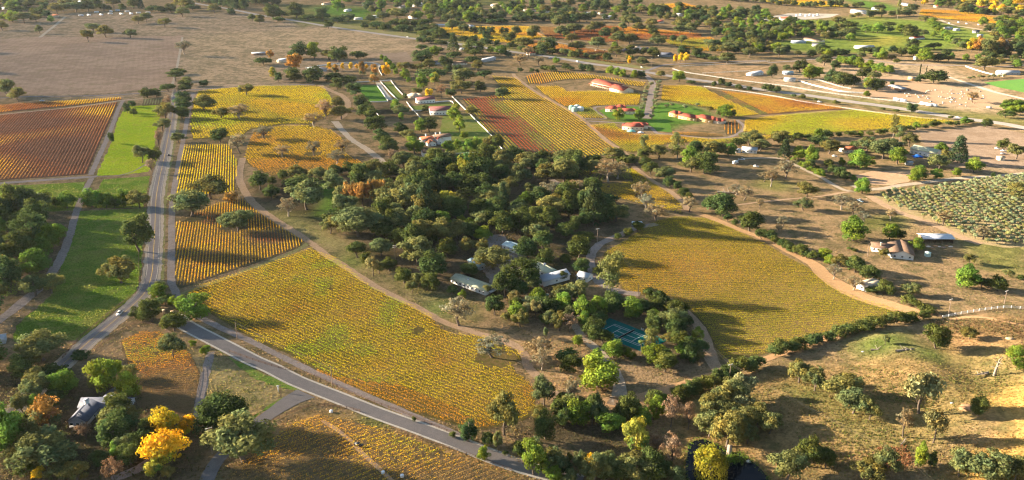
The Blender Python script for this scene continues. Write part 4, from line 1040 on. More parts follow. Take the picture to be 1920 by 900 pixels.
trees(0, 2, '''
in the shaded hollow along the stony lane| G360,62,200,100 G320,112,150,90 G270,252,200,120 D40,202,160,150 D200,130,130,110
by the lane at the little shaded vine plot| O270,422,190,150 O390,402,160,140 O20,472,80,140
on the meadow beside the country road, wide and low| O910,322,250,170
clustered at the gated entrance| D1200,392,100,70 G1190,442,130,80 D1240,482,130,70 D1100,522,80,70 D1140,612,170,150 D1035,592,100,80 D1310,682,160,120 G1370,512,110,70 G1470,592,220,115 G1420,552,100,70 G1300,492,80,60
above the small curved hillside vineyard| O1300,882,180,150 G1450,802,55,50 G1545,862,75,70
at the lower left roadside| O330,902,300,150 D600,892,130,60
''')
trees(1, 2, '''
at the wood's edge above the long white house| D760,132,150,100 O940,122,150,120 O1210,182,240,170 D1430,122,150,120 D830,192,90,90 O1590,102,110,110
on the slope left of the long white house| L880,272,90,130 O925,252,80,80 D1000,232,110,90 D1110,322,140,100 D1330,292,220,180 D1320,382,130,120 O1220,352,100,100 O1170,392,90,80
close around the long white house| D1600,272,130,80 O1780,222,240,150 O1690,112,100,110 D1470,412,70,70 G1550,432,60,50 O1730,402,60,60 D1870,422,170,180
on the bank below the long white house| D1790,562,130,130 S1520,642,220,180 O1890,602,90,60
in the round clearing of the big yellow vineyard| S1770,882,210,120
''')
trees(2, 2, '''
behind the white L-shaped house| D110,142,170,140 D230,60,160,100 D250,192,120,110 D400,182,90,70 D500,142,180,150 D520,242,110,90
in front of the white L-shaped house| D80,332,250,150 D50,432,130,120 O160,372,110,90 O360,462,130,110 O480,462,160,150 D380,302,70,60
beside the small white shed, tall and leaning| E740,417,200,270
at the lane by the small white shed| D640,262,80,60
in the rough slope below the houses| D280,562,140,120 L180,592,90,130 D245,642,80,80 O340,642,80,90 O420,612,60,60 L110,562,80,80 D40,522,90,80
around the tennis court, far side| G530,602,140,150 D640,592,130,120 D720,562,120,110 O730,472,90,50 D800,502,70,60 P872,577,60,135 P905,532,50,75 D970,562,110,110 D1040,472,140,80 D1050,562,110,90 D1150,542,130,90
around the tennis court, vineyard side| G1070,622,110,90 O1210,652,180,120 E1170,702,100,130 D1240,592,100,70 G1075,692,70,70 D1330,642,70,60 G1390,762,90,90 D1390,862,120,110 O1380,902,110,60
around the tennis court, near side| D620,742,160,130 D680,772,130,80 G740,762,50,60 E1035,852,120,160 P965,852,36,90 G760,882,150,100 D830,872,90,60 G880,892,90,70 O1170,772,100,60 D1270,802,130,100 G1280,882,130,100 D1140,882,100,60 P1060,877,45,65
on the dry orange slope below the court drive| B430,692,150,90 G490,792,80,70 O250,742,40,80 S210,902,200,145 D415,902,160,85 G637,892,75,70
''')
trees(3, 2, '''
along the orange track above the golden brown vineyard| G420,142,90,75 G460,182,80,60 O540,217,120,90 D650,242,130,110 S490,297,100,100 D770,302,140,90 S640,377,110,90
beside the pale flat roofed shed| D880,402,120,80 D780,397,90,50 O1070,412,130,70 H1050,482,110,70 H1110,502,80,50 H1185,547,110,60
in the clump on the dry slope by the poles| G1490,352,180,115 D1600,362,90,70 D1720,382,140,95 O1650,360,90,60
scattered on the dry slope beyond the white fence| O1510,177,80,60 O1800,277,70,50 D1890,297,50,30
round the brown roofed ranch house| G1110,82,110,70 O865,132,70,60 H610,77,40,22 H650,87,40,22
alone on the orange dirt at the vineyard tip| H805,642,58,55
on the grassy slope below the shrub hedge| D1255,812,175,160 O1510,742,120,70 O880,787,45,65 G1860,902,130,85
''')
trees(0, 3, '''
below the country road, above the dark blue roof| O220,62,180,90 D390,142,220,85 O290,302,200,170 G490,252,200,145 D400,332,140,90 O170,392,140,120 G270,382,100,100
beside the small curved hillside vineyard| G800,252,220,250 O740,242,110,140 O970,152,150,100 G970,292,170,170 O900,322,120,80
crowding the house with the dark blue roof| R375,512,230,180 O910,527,270,170 B640,602,140,90 D220,472,90,80
in the lower left corner| G90,702,240,300 O370,800,380,220 D210,852,160,100 Y300,902,100,45 O450,897,170,95 O580,902,180,120 B860,902,170,80
in the dark hollow beside the golden trees| D760,802,130,110 G870,732,80,100 D980,782,170,140 D1110,602,120,100
in the blazing golden group below the hillside vineyard| Y1260,592,220,170 Y1420,562,130,125 Y1260,802,290,235 Z1170,872,150,120 O1270,892,90,90
beside the side road, broad and round| D1640,522,350,220 O1830,762,400,280
''')
trees(1, 3, '''
along the drive at the yellow vineyard's lower tip| G1710,742,110,85 D1590,612,150,125 D1740,652,90,100 O1860,562,200,260 O1815,692,70,140 H1475,577,45,42 H1870,712,40,32 H1185,462,35,36
''')
trees(2, 3, '''
between the yellow vineyard tip and the court drive| G645,202,280,150 S225,77,130,135 D430,82,150,110 S445,387,130,220 O240,342,150,190
in the row along the shaded hollow| D250,592,170,170 D390,512,110,130 D500,502,110,130 S600,492,100,120 G730,542,190,140 D830,462,140,130 G930,472,100,110 G980,502,120,130 D1060,352,120,110 G1130,322,90,70
in the shaded hollow, leafless| B1190,502,170,200 B1320,522,130,180
in the group of autumn trees near the pond| Z930,732,200,260 B1075,742,130,170 B1190,822,180,240
on the slope above the pond| O1640,362,200,190 O1720,522,250,160 O1480,572,200,160 O1610,652,240,230
on the pond bank, dome shaped| W1480,905,225,205
along the bottom edge by the drive| G160,862,170,240 D50,732,100,110 O510,862,110,160 Y590,897,130,160 D700,897,150,100 O920,902,280,150 H320,722,60,30 H430,762,50,60 D300,800,110,60 D400,830,110,60
''')
trees(3, 3, '''
on the dry slope above the pond| O230,172,170,150 O350,232,150,150 O560,302,260,150 O640,402,220,160 O760,452,120,130
in the shadowed gully| L1130,402,250,270 L1240,622,150,210 S1010,582,110,190 D1570,422,130,130
on the lower slope above the pond's right end| D300,802,190,190 D430,812,130,130 O140,902,240,190 O880,872,170,170 O770,905,230,70
at the foot of the golden grass slope| G1140,802,90,150 D1220,812,70,100 O1430,872,190,180 O1650,902,280,190 O1850,902,160,150 G1880,72,110,70
''')
# hedges, rows and far woods
belt('in the clipped hedge along the golden brown vineyard', X('1440,672 1480,660 1520,648 1580,630 1630,618 1680,606 1740,598'), 17, (27, 27), 'HHD', 3, (.6, .75), 0)
belt('in the shrub hedge down to the court driveway', X('1268,752 1300,738 1335,722 1370,708 1400,695 1430,684'), 13, (30, 30), 'HHD', 3, (.7, .85))
belt('in the dark hedge above the orange vineyard track', X('1440,445 1460,462 1485,474 1510,482 1530,490'), 8, (22, 22), 'DDH', 3, (.6, .75))
belt('in the dark hedge under the yellow-green vineyard', X('1450,258 1500,262 1560,257 1640,254 1700,245 1760,238 1830,231'), 26, (16, 13), 'HHDG', 2, (.55, .8))
belt('along the narrow pale drive', X('1484,302 1500,312 1520,322 1545,334'), 11, (13, 13), 'HG', 2, (.6, .8))
belt('in the green row across the dirt paddock', X('1568,116 1590,122 1615,128 1640,134 1668,140'), 13, (18, 18), 'G', 1, (.7, .85))
belt('in the shrub belt across the far pasture', X('1728,38 1750,52 1765,68 1785,82 1808,94'), 14, (14, 16), 'GGO', 4, (.6, .8))
belt('in the small olive row by the playing field', X('1810,152 1840,148 1870,146 1888,144'), 8, (8, 8), 'L', 1, (.7, .85))
belt('in the dark wood edge behind the far stubble field', X('372,4 400,8 430,14 460,20'), 18, (14, 16), 'CD', 3, (.9, 1.2))
belt('in the pine wood at the very top', X('385,-4 430,2 480,8 520,10'), 18, (15, 17), 'CD', 5, (.9, 1.2))
grove('in the far grove behind the stables', X('790,14 830,4 900,20 905,40 860,46 805,36'), 26, 17, 'DDDOG', (.7, 1))
belt('in the slanting row at the far pink plot', X('938,12 950,20 960,30'), 6, (13, 13), 'G', 1)
belt('in the far treeline by the upper white house', X('960,42 1000,40 1040,42 1100,42'), 16, (16, 16), 'DDDO', 3)
grove('around the far houses above the rusty vineyard', X('960,5 1200,-4 1210,22 1180,42 1100,40 960,34'), 46, 15, 'DDDOOG', (.6, .95))
grove('in the far wood between orange field and arena', X('1185,24 1290,22 1420,26 1450,40 1340,44 1300,52 1230,36'), 34, 16, 'DDGO', (.6, .9))
grove('below the pale riding arena', X('1320,48 1440,46 1500,60 1460,76 1370,76 1340,62'), 30, 15, 'DGGO', (.6, .9))
grove('in the bushy belt right of the far vineyards', X('1370,70 1440,68 1450,98 1400,105 1330,98'), 22, 16, 'DDOG', (.6, .9))
grove('around the ranch roofs at the upper right', X('1440,48 1500,44 1590,60 1600,78 1520,72 1450,80'), 30, 15, 'DGGO', (.6, .9))
grove('in the trees at the far top right', X('1700,-4 1930,-4 1930,30 1880,34 1800,22 1720,10'), 40, 15, 'DOOGY', (.6, .9))
grove('on the far right edge below the mansions', X('1840,45 1930,45 1930,82 1870,78 1850,62'), 22, 16, 'DGGO', (.6, .9))
belt('in the belt topping the far pastures', X('1300,-6 1440,8 1520,14 1620,14'), 26, (12, 13), 'DDO', 4)
belt('in the treeline beyond the far sheds', X('640,6 700,0 760,8 800,4'), 12, (14, 14), 'DOG', 4)
grove('in the far left village', X('-30,5 120,-5 130,14 60,24 -30,20'), 18, 16, 'DOG', (.6, .9))
grove('by the shaded house at the right edge', X('1800,92 1930,88 1930,118 1850,112'), 12, 18, 'DDO', (.6, .9))
grove('along the bank right of the farm yard', X('1880,195 1930,190 1930,225 1890,222'), 5, 20, 'DG', (.6, .9))
grove('filling the heart of the dense wood', X('640,355 760,340 900,320 1000,330 1080,345 1130,370 1150,410 1120,440 1060,430 960,425 900,445 820,470 720,470 660,430 640,400'), 46, 40, 'DDDOO', (.75, 1.05))
grove('filling the back of the wood below the garden fence', X('700,325 790,312 950,304 1080,312 1100,330 960,335 800,345 700,345'), 20, 36, 'DDO', (.7, 1))
grove('filling the trees around the tennis court', X('1080,600 1120,585 1180,580 1270,575 1310,610 1320,680 1240,700 1190,690 1225,650 1215,610 1140,598 1110,620'), 16, 32, 'DDG', (.8, 1.1))
grove('filling the dark trees left of the blue-grey roof', X('10,700 105,700 100,800 90,880 10,880'), 7, 46, 'DDO', (.75, 1))
grove('filling the dark trees right of the blue-grey roof', X('225,775 300,830 300,870 190,880 190,850'), 6, 46, 'DDO', (.75, 1))
grove('among the far houses and green plots', X('620,2 960,0 960,40 900,44 800,40 700,34 640,20'), 34, 15, 'DDOG', (.6, .95))
grove('between the far stables and golden vineyard', X('640,40 780,50 900,60 1000,70 960,80 800,66 700,56'), 16, 16, 'DDO', (.6, .9))
grove('round the far rusty vineyards', X('1040,50 1320,48 1380,70 1360,100 1200,84 1060,76'), 16, 19, 'OOD', (.6, .8))
grove('between farm road and ranch sheds', X('1430,95 1600,100 1760,108 1900,110 1910,130 1800,118 1600,112 1450,108'), 20, 16, 'DGO', (.6, .9))
grove('on the verge between highway and red vine slope', X('960,98 1100,112 1220,122 1200,118 1080,104 980,92'), 12, 15, 'DOH', (.6, .8))
belt('in the hedge across the far green pasture', X('1560,52 1620,60 1700,62 1760,70'), 12, (13, 14), 'DGO', 3)
belt('in the hedge below the far white barn', X('1590,34 1660,32 1720,28'), 9, (13, 13), 'DO', 2)
belt('in the garden hedge of the hillside mansions', X('1800,24 1850,28 1920,30'), 10, (14, 14), 'DOG', 3)
grove('shading the hollow left of the stony lane', X('-30,405 105,405 95,450 60,500 50,545 -30,570'), 13, 46, 'DDO', (.9, 1.15))
grove('crowding the bottom edge below the drive', X('965,842 1040,862 1150,872 1280,885 1280,912 1040,912'), 18, 32, 'DGHOO', (.8, 1.1))
grove('thickening the row along the shaded hollow', X('985,790 1060,768 1150,775 1240,775 1240,790 1140,800 1060,805'), 12, 34, 'DDGO', (.8, 1.1))
grove('on the rough bank between houses and tennis court', X('960,570 1060,560 1110,590 1100,640 1040,620 960,625'), 14, 26, 'DLOG', (.8, 1.1))
grove('thickening the slope above the pond', X('1320,760 1440,740 1470,800 1420,840 1350,820'), 8, 44, 'OOL', (.75, 1))
# trees just outside the view whose shade falls into it
for x, y, w, h in ((-20, 420, 60, 50), (-40, 470, 60, 60), (15, 545, 55, 50), (-60, 530, 70, 60), (-35, 600, 70, 60), (-90, 640, 80, 70), (-30, 700, 80, 70), (-60, 100, 30, 26), (-45, 135, 28, 22)):
    tree_px('D', x, y, w, h, 'just beyond the left edge of the meadows')

ROOT_SMALL = 13
used = {}
for (kind, zone), lst in PLANTED.items():
    nm, look, cat, colr, nv, gd = KINDS[kind]
    lst.sort(key=lambda t: t[0])
    for i, (px, p, wm, hm) in enumerate(lst):
        label = f'{look} {zone}{ordinal(i, len(lst))}'
        cr, tr, both = MODELS[kind][rnd.randrange(nv)]
        s, c = scale_at(p)
        loc = (p[0], p[1], p[2] - .05)
        j = rnd.uniform(.8, 1.22); wv = rnd.uniform(-.16, .16)
        colj = (colr[0] * j * (1 + wv), colr[1] * j, colr[2] * j * (1 - wv), 1)
        sc = (wm * rnd.uniform(.92, 1.08), wm * rnd.uniform(.92, 1.08), hm)
        rz = rnd.uniform(0, 6.28)
        grp = f'{nm.replace("_", " ")}s {zone}' if len(lst) > 1 else None
        if wm * s < ROOT_SMALL:
            o = link(nm, both, None, loc, rz); o.scale = sc; o.color = colj
            tag(o, label, cat, grp)
        else:
            root = thing(nm, label, cat, loc, rz, grp); root.scale = sc
            o = link('crown', cr, root); o.color = colj
            link('trunk', tr, root)

# the olive orchard
op = gpoly(X('1640,366 1670,360 1720,357 1780,350 1828,341 1870,336 1925,330 2000,330 2000,470 1925,462 1880,462 1830,452 1800,440 1755,420 1700,396 1660,382'))
OC = (.29, .33, .17)
field('orchard_floor', 'pale mown ground under the olive orchard', X('1636,368 1670,358 1720,355 1780,348 1828,339 1870,334 1925,328 2000,328 2000,472 1925,464 1880,464 1830,455 1800,443 1755,423 1700,399 1656,385'), earth('orchard_grass', (.36, .275, .155), (.30, .235, .12), (.22, .21, .08), mid=.2, bump=.6), 1, 1)
cen = np.mean(op, 0); du, dv = np.array([.17, .985]), np.array([.985, -.17])
spots = []
for i in range(-60, 60):
    for j in range(-60, 60):
        q = cen + du * 6.4 * i + dv * 5.6 * j + np.array([rnd.uniform(-.12, .12), rnd.uniform(-.12, .12)])
        if inside(np.array([q[0]]), np.array([q[1]]), op)[0] and rnd.random() < .97:
            z = float(hz(q[0], q[1])); xx, yy = project(q[0], q[1], z)
            if xx < 1935: spots.append((yy, i, j, q, z))
spots.sort(key=lambda t: -t[0])
rest = MB()
rows = sorted({s_[1] for s_ in spots[:285]})
for r_ in rows:
    lst = sorted([s_ for s_ in spots[:285] if s_[1] == r_], key=lambda t: t[2])
    for i, (yy, _, j, q, z) in enumerate(lst):
        nm, look, cat, colr, nv, gd = KINDS['L']
        m = MODELS['L'][rnd.randrange(nv)]
        root = thing(nm, f'silvery olive in orchard row {number(rows.index(r_) + 1)} from the bottom{ordinal(i, len(lst))}', 'tree', (q[0], q[1], z), rnd.uniform(0, 6), 'olive trees of the orchard')
        w = rnd.uniform(4.4, 5.2); root.scale = (w, w, w * rnd.uniform(.85, 1.05))
        v_ = rnd.uniform(.8, 1.2); wv = rnd.uniform(-.05, .16)
        o = link('crown', m[0], root); o.color = (OC[0] * v_ * (1 + wv), OC[1] * v_, OC[2] * v_ * (1 - 2 * wv), 1); link('trunk', m[1], root)
me = MODELS['L'][0][2]
cv = np.empty(len(me.vertices) * 3, np.float32); me.vertices.foreach_get('co', cv); cv = cv.reshape(-1, 3)
ca = np.empty(len(me.vertices) * 4, np.float32); me.color_attributes['Col'].data.foreach_get('color', ca); ca = ca.reshape(-1, 4)[:, :3]
nleaf = min(len(cv), 15 * 90 * 4) // 4
for yy, i, j, q, z in spots[285:]:
    w = rnd.uniform(4.4, 5.2); a_ = rnd.uniform(0, 6); R = np.array([[math.cos(a_), -math.sin(a_), 0], [math.sin(a_), math.cos(a_), 0], [0, 0, 1]])
    f = rg.choice(nleaf, min(nleaf, 420), False)
    vid = (f[:, None] * 4 + np.arange(4)).ravel()
    vv = cv[vid].reshape(-1, 4, 3); vv = (vv - vv.mean(1, keepdims=True)) * 1.5 + vv.mean(1, keepdims=True)
    rest.add((vv.reshape(-1, 3) @ R.T) * w + np.array([q[0], q[1], z]), np.arange(len(vid)).reshape(-1, 4), ca[vid] * np.array(OC) * rnd.uniform(.8, 1.2))
if rest.v:
    tag(rest.build('olive_foliage', leafmat('far_olive_leaves', .28, False)), 'farthest silvery olives of the orchard, at its upper right corner', 'olive trees', kind='stuff')
# ------------------------------------------------------------------ buildings
def rel(root, p):
    return np.asarray(p, float) - np.array(root.location)

def put(root, name, mb, mat, parent=None):
    """mesh given in world coordinates, made a part of root"""
    base_ = np.array(root.location)
    mb.v = [v - base_ for v in mb.v]
    return mb.build(name, mat, parent or root)

def frame(A, B):
    a_, b_ = ground(*A), ground(*B)
    d = (b_ - a_)[:2]; L = np.linalg.norm(d); d /= L
    return a_, b_, d, np.array([-d[1], d[0]]), L

ROOFS = {
    'red': solid('red_tile_roof', (.31, .075, .045), .8, var=.25, ribs=(3, .6)), 'maroon': solid('maroon_metal_roof', (.19, .075, .07), .6, var=.15, ribs=(2, .5)),
    'brown': solid('brown_shingle_roof', (.17, .11, .075), .9, var=.2, ribs=(2, .3)), 'dark': solid('dark_shingle_roof', (.07, .07, .085), .85, var=.2),
    'slate': solid('blue_grey_roof', (.075, .085, .115), .7, var=.12), 'white': solid('white_metal_roof', (.38, .40, .43), .45, var=.05, ribs=(2, .4)),
    'sage': solid('pale_green_metal_roof', (.50, .50, .33), .55, var=.1, ribs=(2, .5)), 'tan': solid('tan_roof', (.44, .35, .25), .8, var=.15),
    'teal': solid('pale_teal_roof', (.35, .47, .5), .6, var=.1), 'grey': solid('grey_roof', (.34, .35, .36), .7, var=.15), 'metal': M['pale_metal'],
    'orange': solid('orange_tile_roof', (.40, .135, .065), .8, var=.2, ribs=(3, .6)),
}
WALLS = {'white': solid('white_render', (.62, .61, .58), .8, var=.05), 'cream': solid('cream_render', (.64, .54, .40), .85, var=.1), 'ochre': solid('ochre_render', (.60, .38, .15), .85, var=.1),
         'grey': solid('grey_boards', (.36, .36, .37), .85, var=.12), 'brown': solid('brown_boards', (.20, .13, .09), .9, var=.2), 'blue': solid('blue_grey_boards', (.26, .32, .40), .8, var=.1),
         'stone': solid('rubble_stone', (.42, .33, .23), .95, var=.3, scale=2.5), 'red': solid('red_boards', (.35, .09, .06), .8, var=.15)}

def gable(root, A, B, W, wh, rh, wall, roof, nwin=3, door=False, ridge='x', over=.5, ends=True, ext=None, open_front=False, hip=0.0):
    """one gabled (or hipped) volume whose near base edge runs from pixel A to pixel B; W = depth away from it"""
    if ext is None:
        a_, b_, d, n, L = frame(A, B)
        z0 = float(min(a_[2], b_[2]))
        o = a_[:2]
    else:
        o, z0, d, n, L = ext
    def w(x, y, z):
        q = o + d * x + n * y
        return (q[0], q[1], z0 + z)
    wm = MB()
    if ridge == 'x':
        gz = [(0, W / 2), (L, W / 2)]
        v = [w(0, 0, -.6), w(L, 0, -.6), w(L, W, -.6), w(0, W, -.6), w(0, 0, wh), w(L, 0, wh), w(L, W, wh), w(0, W, wh), w(hip, W / 2, wh + rh), w(L - hip, W / 2, wh + rh)]
        fs = [[3, 0, 4, 8, 7], [1, 2, 6, 9, 5], [2, 3, 7, 6]] if not hip else [[3, 0, 4, 7], [1, 2, 6, 5], [2, 3, 7, 6]]
        if not open_front: fs.append([0, 1, 5, 4])
    else:
        v = [w(0, 0, -.6), w(L, 0, -.6), w(L, W, -.6), w(0, W, -.6), w(0, 0, wh), w(L, 0, wh), w(L, W, wh), w(0, W, wh), w(L / 2, 0, wh + rh), w(L / 2, W, wh + rh)]
        fs = [[0, 1, 5, 8, 4], [2, 3, 7, 9, 6], [1, 2, 6, 5], [3, 0, 4, 7]]
    wm.add(v, fs)
    wall_o = put(root, 'wall', wm, WALLS[wall])
    t = .16
    sl = rh / (W / 2 if ridge == 'x' else L / 2)
    def slab(p):
        m = MB(); p = np.array(p)
        m.add(np.concatenate([p, p - [0, 0, t]]), [list(range(len(p))), list(range(len(p)))[::-1] and [i + len(p) for i in range(len(p))][::-1]] + [[i, i + len(p), (i + 1) % len(p) + len(p), (i + 1) % len(p)] for i in range(len(p))])
        return put(root, 'roof_slope', m, ROOFS[roof])
    e = over; u = .12
    if ridge == 'x':
        slab([w(-e, -e, wh - sl * e + u), w(L + e, -e, wh - sl * e + u), w(L + (e if not hip else -hip), W / 2, wh + rh + u), w(-(e if not hip else -hip), W / 2, wh + rh + u)])
        slab([w(L + e, W + e, wh - sl * e + u), w(-e, W + e, wh - sl * e + u), w(-(e if not hip else -hip), W / 2 + .01, wh + rh + u), w(L + (e if not hip else -hip), W / 2 + .01, wh + rh + u)])
        if hip:
            slab([w(-e, W + e, wh - sl * e + u), w(-e, -e, wh - sl * e + u), w(hip, W / 2, wh + rh + u)])
            slab([w(L + e, -e, wh - sl * e + u), w(L + e, W + e, wh - sl * e + u), w(L - hip, W / 2, wh + rh + u)])
    else:
        slab([w(-e, W + e, wh - sl * e + u), w(-e, -e, wh - sl * e + u), w(L / 2, -e, wh + rh + u), w(L / 2, W + e, wh + rh + u)])
        slab([w(L + e, -e, wh - sl * e + u), w(L + e, W + e, wh - sl * e + u), w(L / 2 + .01, W + e, wh + rh + u), w(L / 2 + .01, -e, wh + rh + u)])
    ang = math.atan2(d[1], d[0])
    def opening(name, x, y, z, sw, sh, face):
        c = w(x, y, z)
        mb = MB().box(c, (sw, .14, sh) if face == 'y' else (.14, sw, sh), ang)
        fr = put(root, name, mb, M['white'])
        mb = MB().box(c, (sw - .24, .2, sh - .24) if face == 'y' else (.2, sw - .24, sh - .24), ang)
        put(root, 'pane', mb, M['glass'], fr)
    if not open_front:
        for i in range(nwin):
            x = L * (i + .5) / nwin
            if door and i == nwin // 2:
                dm = put(root, 'door', MB().box(w(x, -.04, 1.0), (1.1, .12, 2.1), ang), paint((.16, .09, .06)))
            else:
                opening('window', x, -.03, min(1.6, wh * .58), 1.4, 1.2, 'y')
        if ends:
            opening('window', -.03, W * .5, min(1.6, wh * .58), 1.3, 1.1, 'x'); opening('window', L + .03, W * .5, min(1.6, wh * .58), 1.3, 1.1, 'x')
    return (o, z0, d, n, L)

def building(name, label, A, B, cat='house', group=None, **k):
    p = ground(*A)
    root = thing(name, label, cat, tuple(p), 0, group)
    f = gable(root, A, B, **k)
    return root, f

def chimney(root, f, x, y, h, s=.9, mat='stone'):
    o, z0, d, n, L = f
    q = o + d * x + n * y
    c = put(root, 'chimney', MB().box((q[0], q[1], z0 + h / 2), (s, s, h), math.atan2(d[1], d[0])), WALLS[mat])
    put(root, 'chimney_cap', MB().box((q[0], q[1], z0 + h + .07), (s * 1.3, s * 1.3, .14), math.atan2(d[1], d[0])), WALLS['grey'], c)

def wing(root, f, x, y, L, W, turn=0, **k):
    """another gabled volume of the same building, placed in its own frame"""
    o, z0, d, n, _ = f
    o2 = o + d * x + n * y
    if turn:
        ca, sa = math.cos(turn), math.sin(turn)
        d = np.array([d[0] * ca - d[1] * sa, d[0] * sa + d[1] * ca]); n = np.array([-d[1], d[0]])
    return gable(root, None, None, W, ext=(o2, z0, d, n, L), **k)

# the white houses in the wood
r, f = building('house', 'long white house with pale green gabled roof at the wood edge', T(1, 2, 1462, 318), T(1, 2, 1722, 418), W=8.5, wh=3.0, rh=1.5, wall='white', roof='sage', nwin=9)
chimney(r, f, 11, 3.2, 4.9, .8, 'white'); put(r, 'porch_roof', MB().box((*(f[0] + f[2] * (f[4] + 1.7) + f[3] * 4), f[1] + 2.5), (3.0, 6, .15), math.atan2(f[2][1], f[2][0])), ROOFS['grey'])
r, f = building('house', 'white L-shaped house with one green-gold roof and one white metal roof', T(2, 2, 150, 226), T(2, 2, 272, 296), W=8, wh=3.2, rh=1.8, wall='white', roof='sage', nwin=4)
wing(r, f, f[4] - 1.5, -8.5, 8.5, 19, wh=3.3, rh=2.0, wall='white', roof='white', ridge='y', nwin=2)
chimney(r, f, 7, 4.2, 6.0, 1.2, 'white')
r, f = building('shed', 'small white gabled shed with dark open end by the tall eucalyptus', T(2, 2, 486, 300), T(2, 2, 562, 320), 'shed', W=7, wh=3, rh=1.6, wall='white', roof='white', nwin=2)
r, f = building('house', 'shaded white house with pale teal roof half hidden by dark trees', (942, 466), (972, 478), W=8, wh=3, rh=1.3, wall='white', roof='teal', nwin=4)
r, f = building('shed', 'pale roofed hut hidden under trees behind the long white house', T(1, 2, 1590, 175), T(1, 2, 1670, 230), 'shed', W=5, wh=2.5, rh=.8, wall='grey', roof='teal', nwin=1)
r, f = building('shed', 'small grey roofed hut in the shrubs below the white houses', T(2, 2, 195, 455), T(2, 2, 260, 460), 'shed', W=5, wh=2.2, rh=.6, wall='grey', roof='teal', nwin=1)
# Spanish house and its barns
r, f = building('house', 'large white house with red tiled roofs inside the walled garden', T(1, 1, 1345, 178), T(1, 1, 1465, 166), W=9, wh=6, rh=2, wall='white', roof='brown', nwin=4)
wing(r, f, -13, 1, 12, 9, wh=5, rh=2.0, wall='white', roof='orange', nwin=2); wing(r, f, -10, -8, 8, 10, wh=3.4, rh=1.8, wall='white', roof='orange', ridge='y', nwin=2); wing(r, f, 1, -4, 5, 5, wh=5.4, rh=1.4, wall='white', roof='red', ridge='y', nwin=1)
chimney(r, f, -7, 6, 9, 1.1, 'white'); chimney(r, f, 3, 6, 9.4, 1.1, 'white'); chimney(r, f, 8, 7, 9.2, 1, 'white')
building('outbuilding', 'white outbuilding with dark brown roof in front of the red roofed house', T(1, 1, 1254, 276), T(1, 1, 1366, 270), 'outbuilding', W=9, wh=4, rh=2, wall='white', roof='brown', nwin=3)
building('barn', 'smaller white barn with maroon roof, nearer the tan roofed house', T(1, 0, 1210, 778), T(1, 0, 1343, 771), 'barn', W=9, wh=4.5, rh=2.4, wall='white', roof='maroon', nwin=6)
building('barn', 'larger white barn with maroon roof, beside the vineyard wall', T(1, 0, 1306, 864), T(1, 0, 1464, 858), 'barn', W=11, wh=5, rh=3.4, wall='white', roof='maroon', nwin=7)
building('house', 'tan roofed low house at the paddock corner', T(1, 0, 1125, 735), T(1, 0, 1228, 738), W=13, wh=2.6, rh=2.6, wall='cream', roof='tan', nwin=4, hip=5)
# ranch yard
building('barn', 'long low blue-grey barn on the ranch yard', T(1, 0, 385, 535), T(1, 0, 525, 535), 'barn', W=10, wh=3.2, rh=1.6, wall='blue', roof='grey', nwin=5)
building('house', 'white gabled cottage left of the ranch yard', T(1, 0, 180, 470), T(1, 0, 242, 462), W=8, wh=3.2, rh=2, wall='cream', roof='white', nwin=2)
building('barn', 'dark low barn at the edge of the pink field', T(1, 0, -30, 415), T(1, 0, 80, 412), 'barn', W=9, wh=3, rh=1.4, wall='brown', roof='grey', nwin=3)
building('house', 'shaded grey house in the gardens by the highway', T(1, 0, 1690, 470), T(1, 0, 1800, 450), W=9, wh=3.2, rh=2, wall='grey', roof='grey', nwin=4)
building('house', 'dark brown roofed house among garden trees', T(1, 0, 1480, 490), T(1, 0, 1585, 485), W=9, wh=3, rh=1.8, wall='cream', roof='brown', nwin=4)
building('house', 'grey roofed house behind the garden trees', T(1, 0, 1310, 485), T(1, 0, 1390, 480), W=9, wh=3, rh=1.8, wall='grey', roof='slate', nwin=3)
building('outbuilding', 'tiny white cabin beside the highway trees', T(1, 0, 1530, 378), T(1, 0, 1565, 376), 'cabin', W=5, wh=2.8, rh=.8, wall='white', roof='white', nwin=1)
# winery and villas
r, f = building('winery', 'long winery with red roof in two stepped lengths', T(2, 0, 598, 642), T(2, 0, 792, 686), 'winery', W=16, wh=5, rh=3.2, wall='cream', roof='red', nwin=9, over=1.2)
wing(r, f, f[4] * .84, -6, f[4] * .5, 17, wh=4.6, rh=3.2, wall='cream', roof='red', nwin=5, over=1.2)
for i in range(9):
    q = f[0] + f[2] * (i + .5) * f[4] / 11 + f[3] * -3.2
    put(r, 'arcade_pillar', MB().box((q[0], q[1], f[1] + 1.5), (1.1, 1.1, 3.0), 0), WALLS['cream'])
put(r, 'arcade_roof', MB().box((*(f[0] + f[2] * f[4] * .4 + f[3] * -2.2), f[1] + 3.25), (f[4] * .85, 4.2, .25), math.atan2(f[2][1], f[2][0])), ROOFS['red'])
r, f = building('villa', 'red roofed villa of several hipped wings on the curved lawn', T(2, 0, 700, 838), T(2, 0, 800, 842), 'villa', W=11, wh=3.6, rh=2.4, wall='cream', roof='red', nwin=4, hip=4)
wing(r, f, f[4] * .7, 5, 12, 12, wh=4.2, rh=2.4, wall='cream', roof='red', nwin=2, hip=4); wing(r, f, f[4] * .8, -9, 22, 11, wh=3.4, rh=2.2, wall='cream', roof='red', nwin=5, hip=4)
r, f = building('villa', 'ochre walled red roofed villa beyond the olive drive', T(2, 0, 1175, 872), T(2, 0, 1245, 884), 'villa', W=10, wh=4.4, rh=2, wall='ochre', roof='red', nwin=3, hip=3.5)
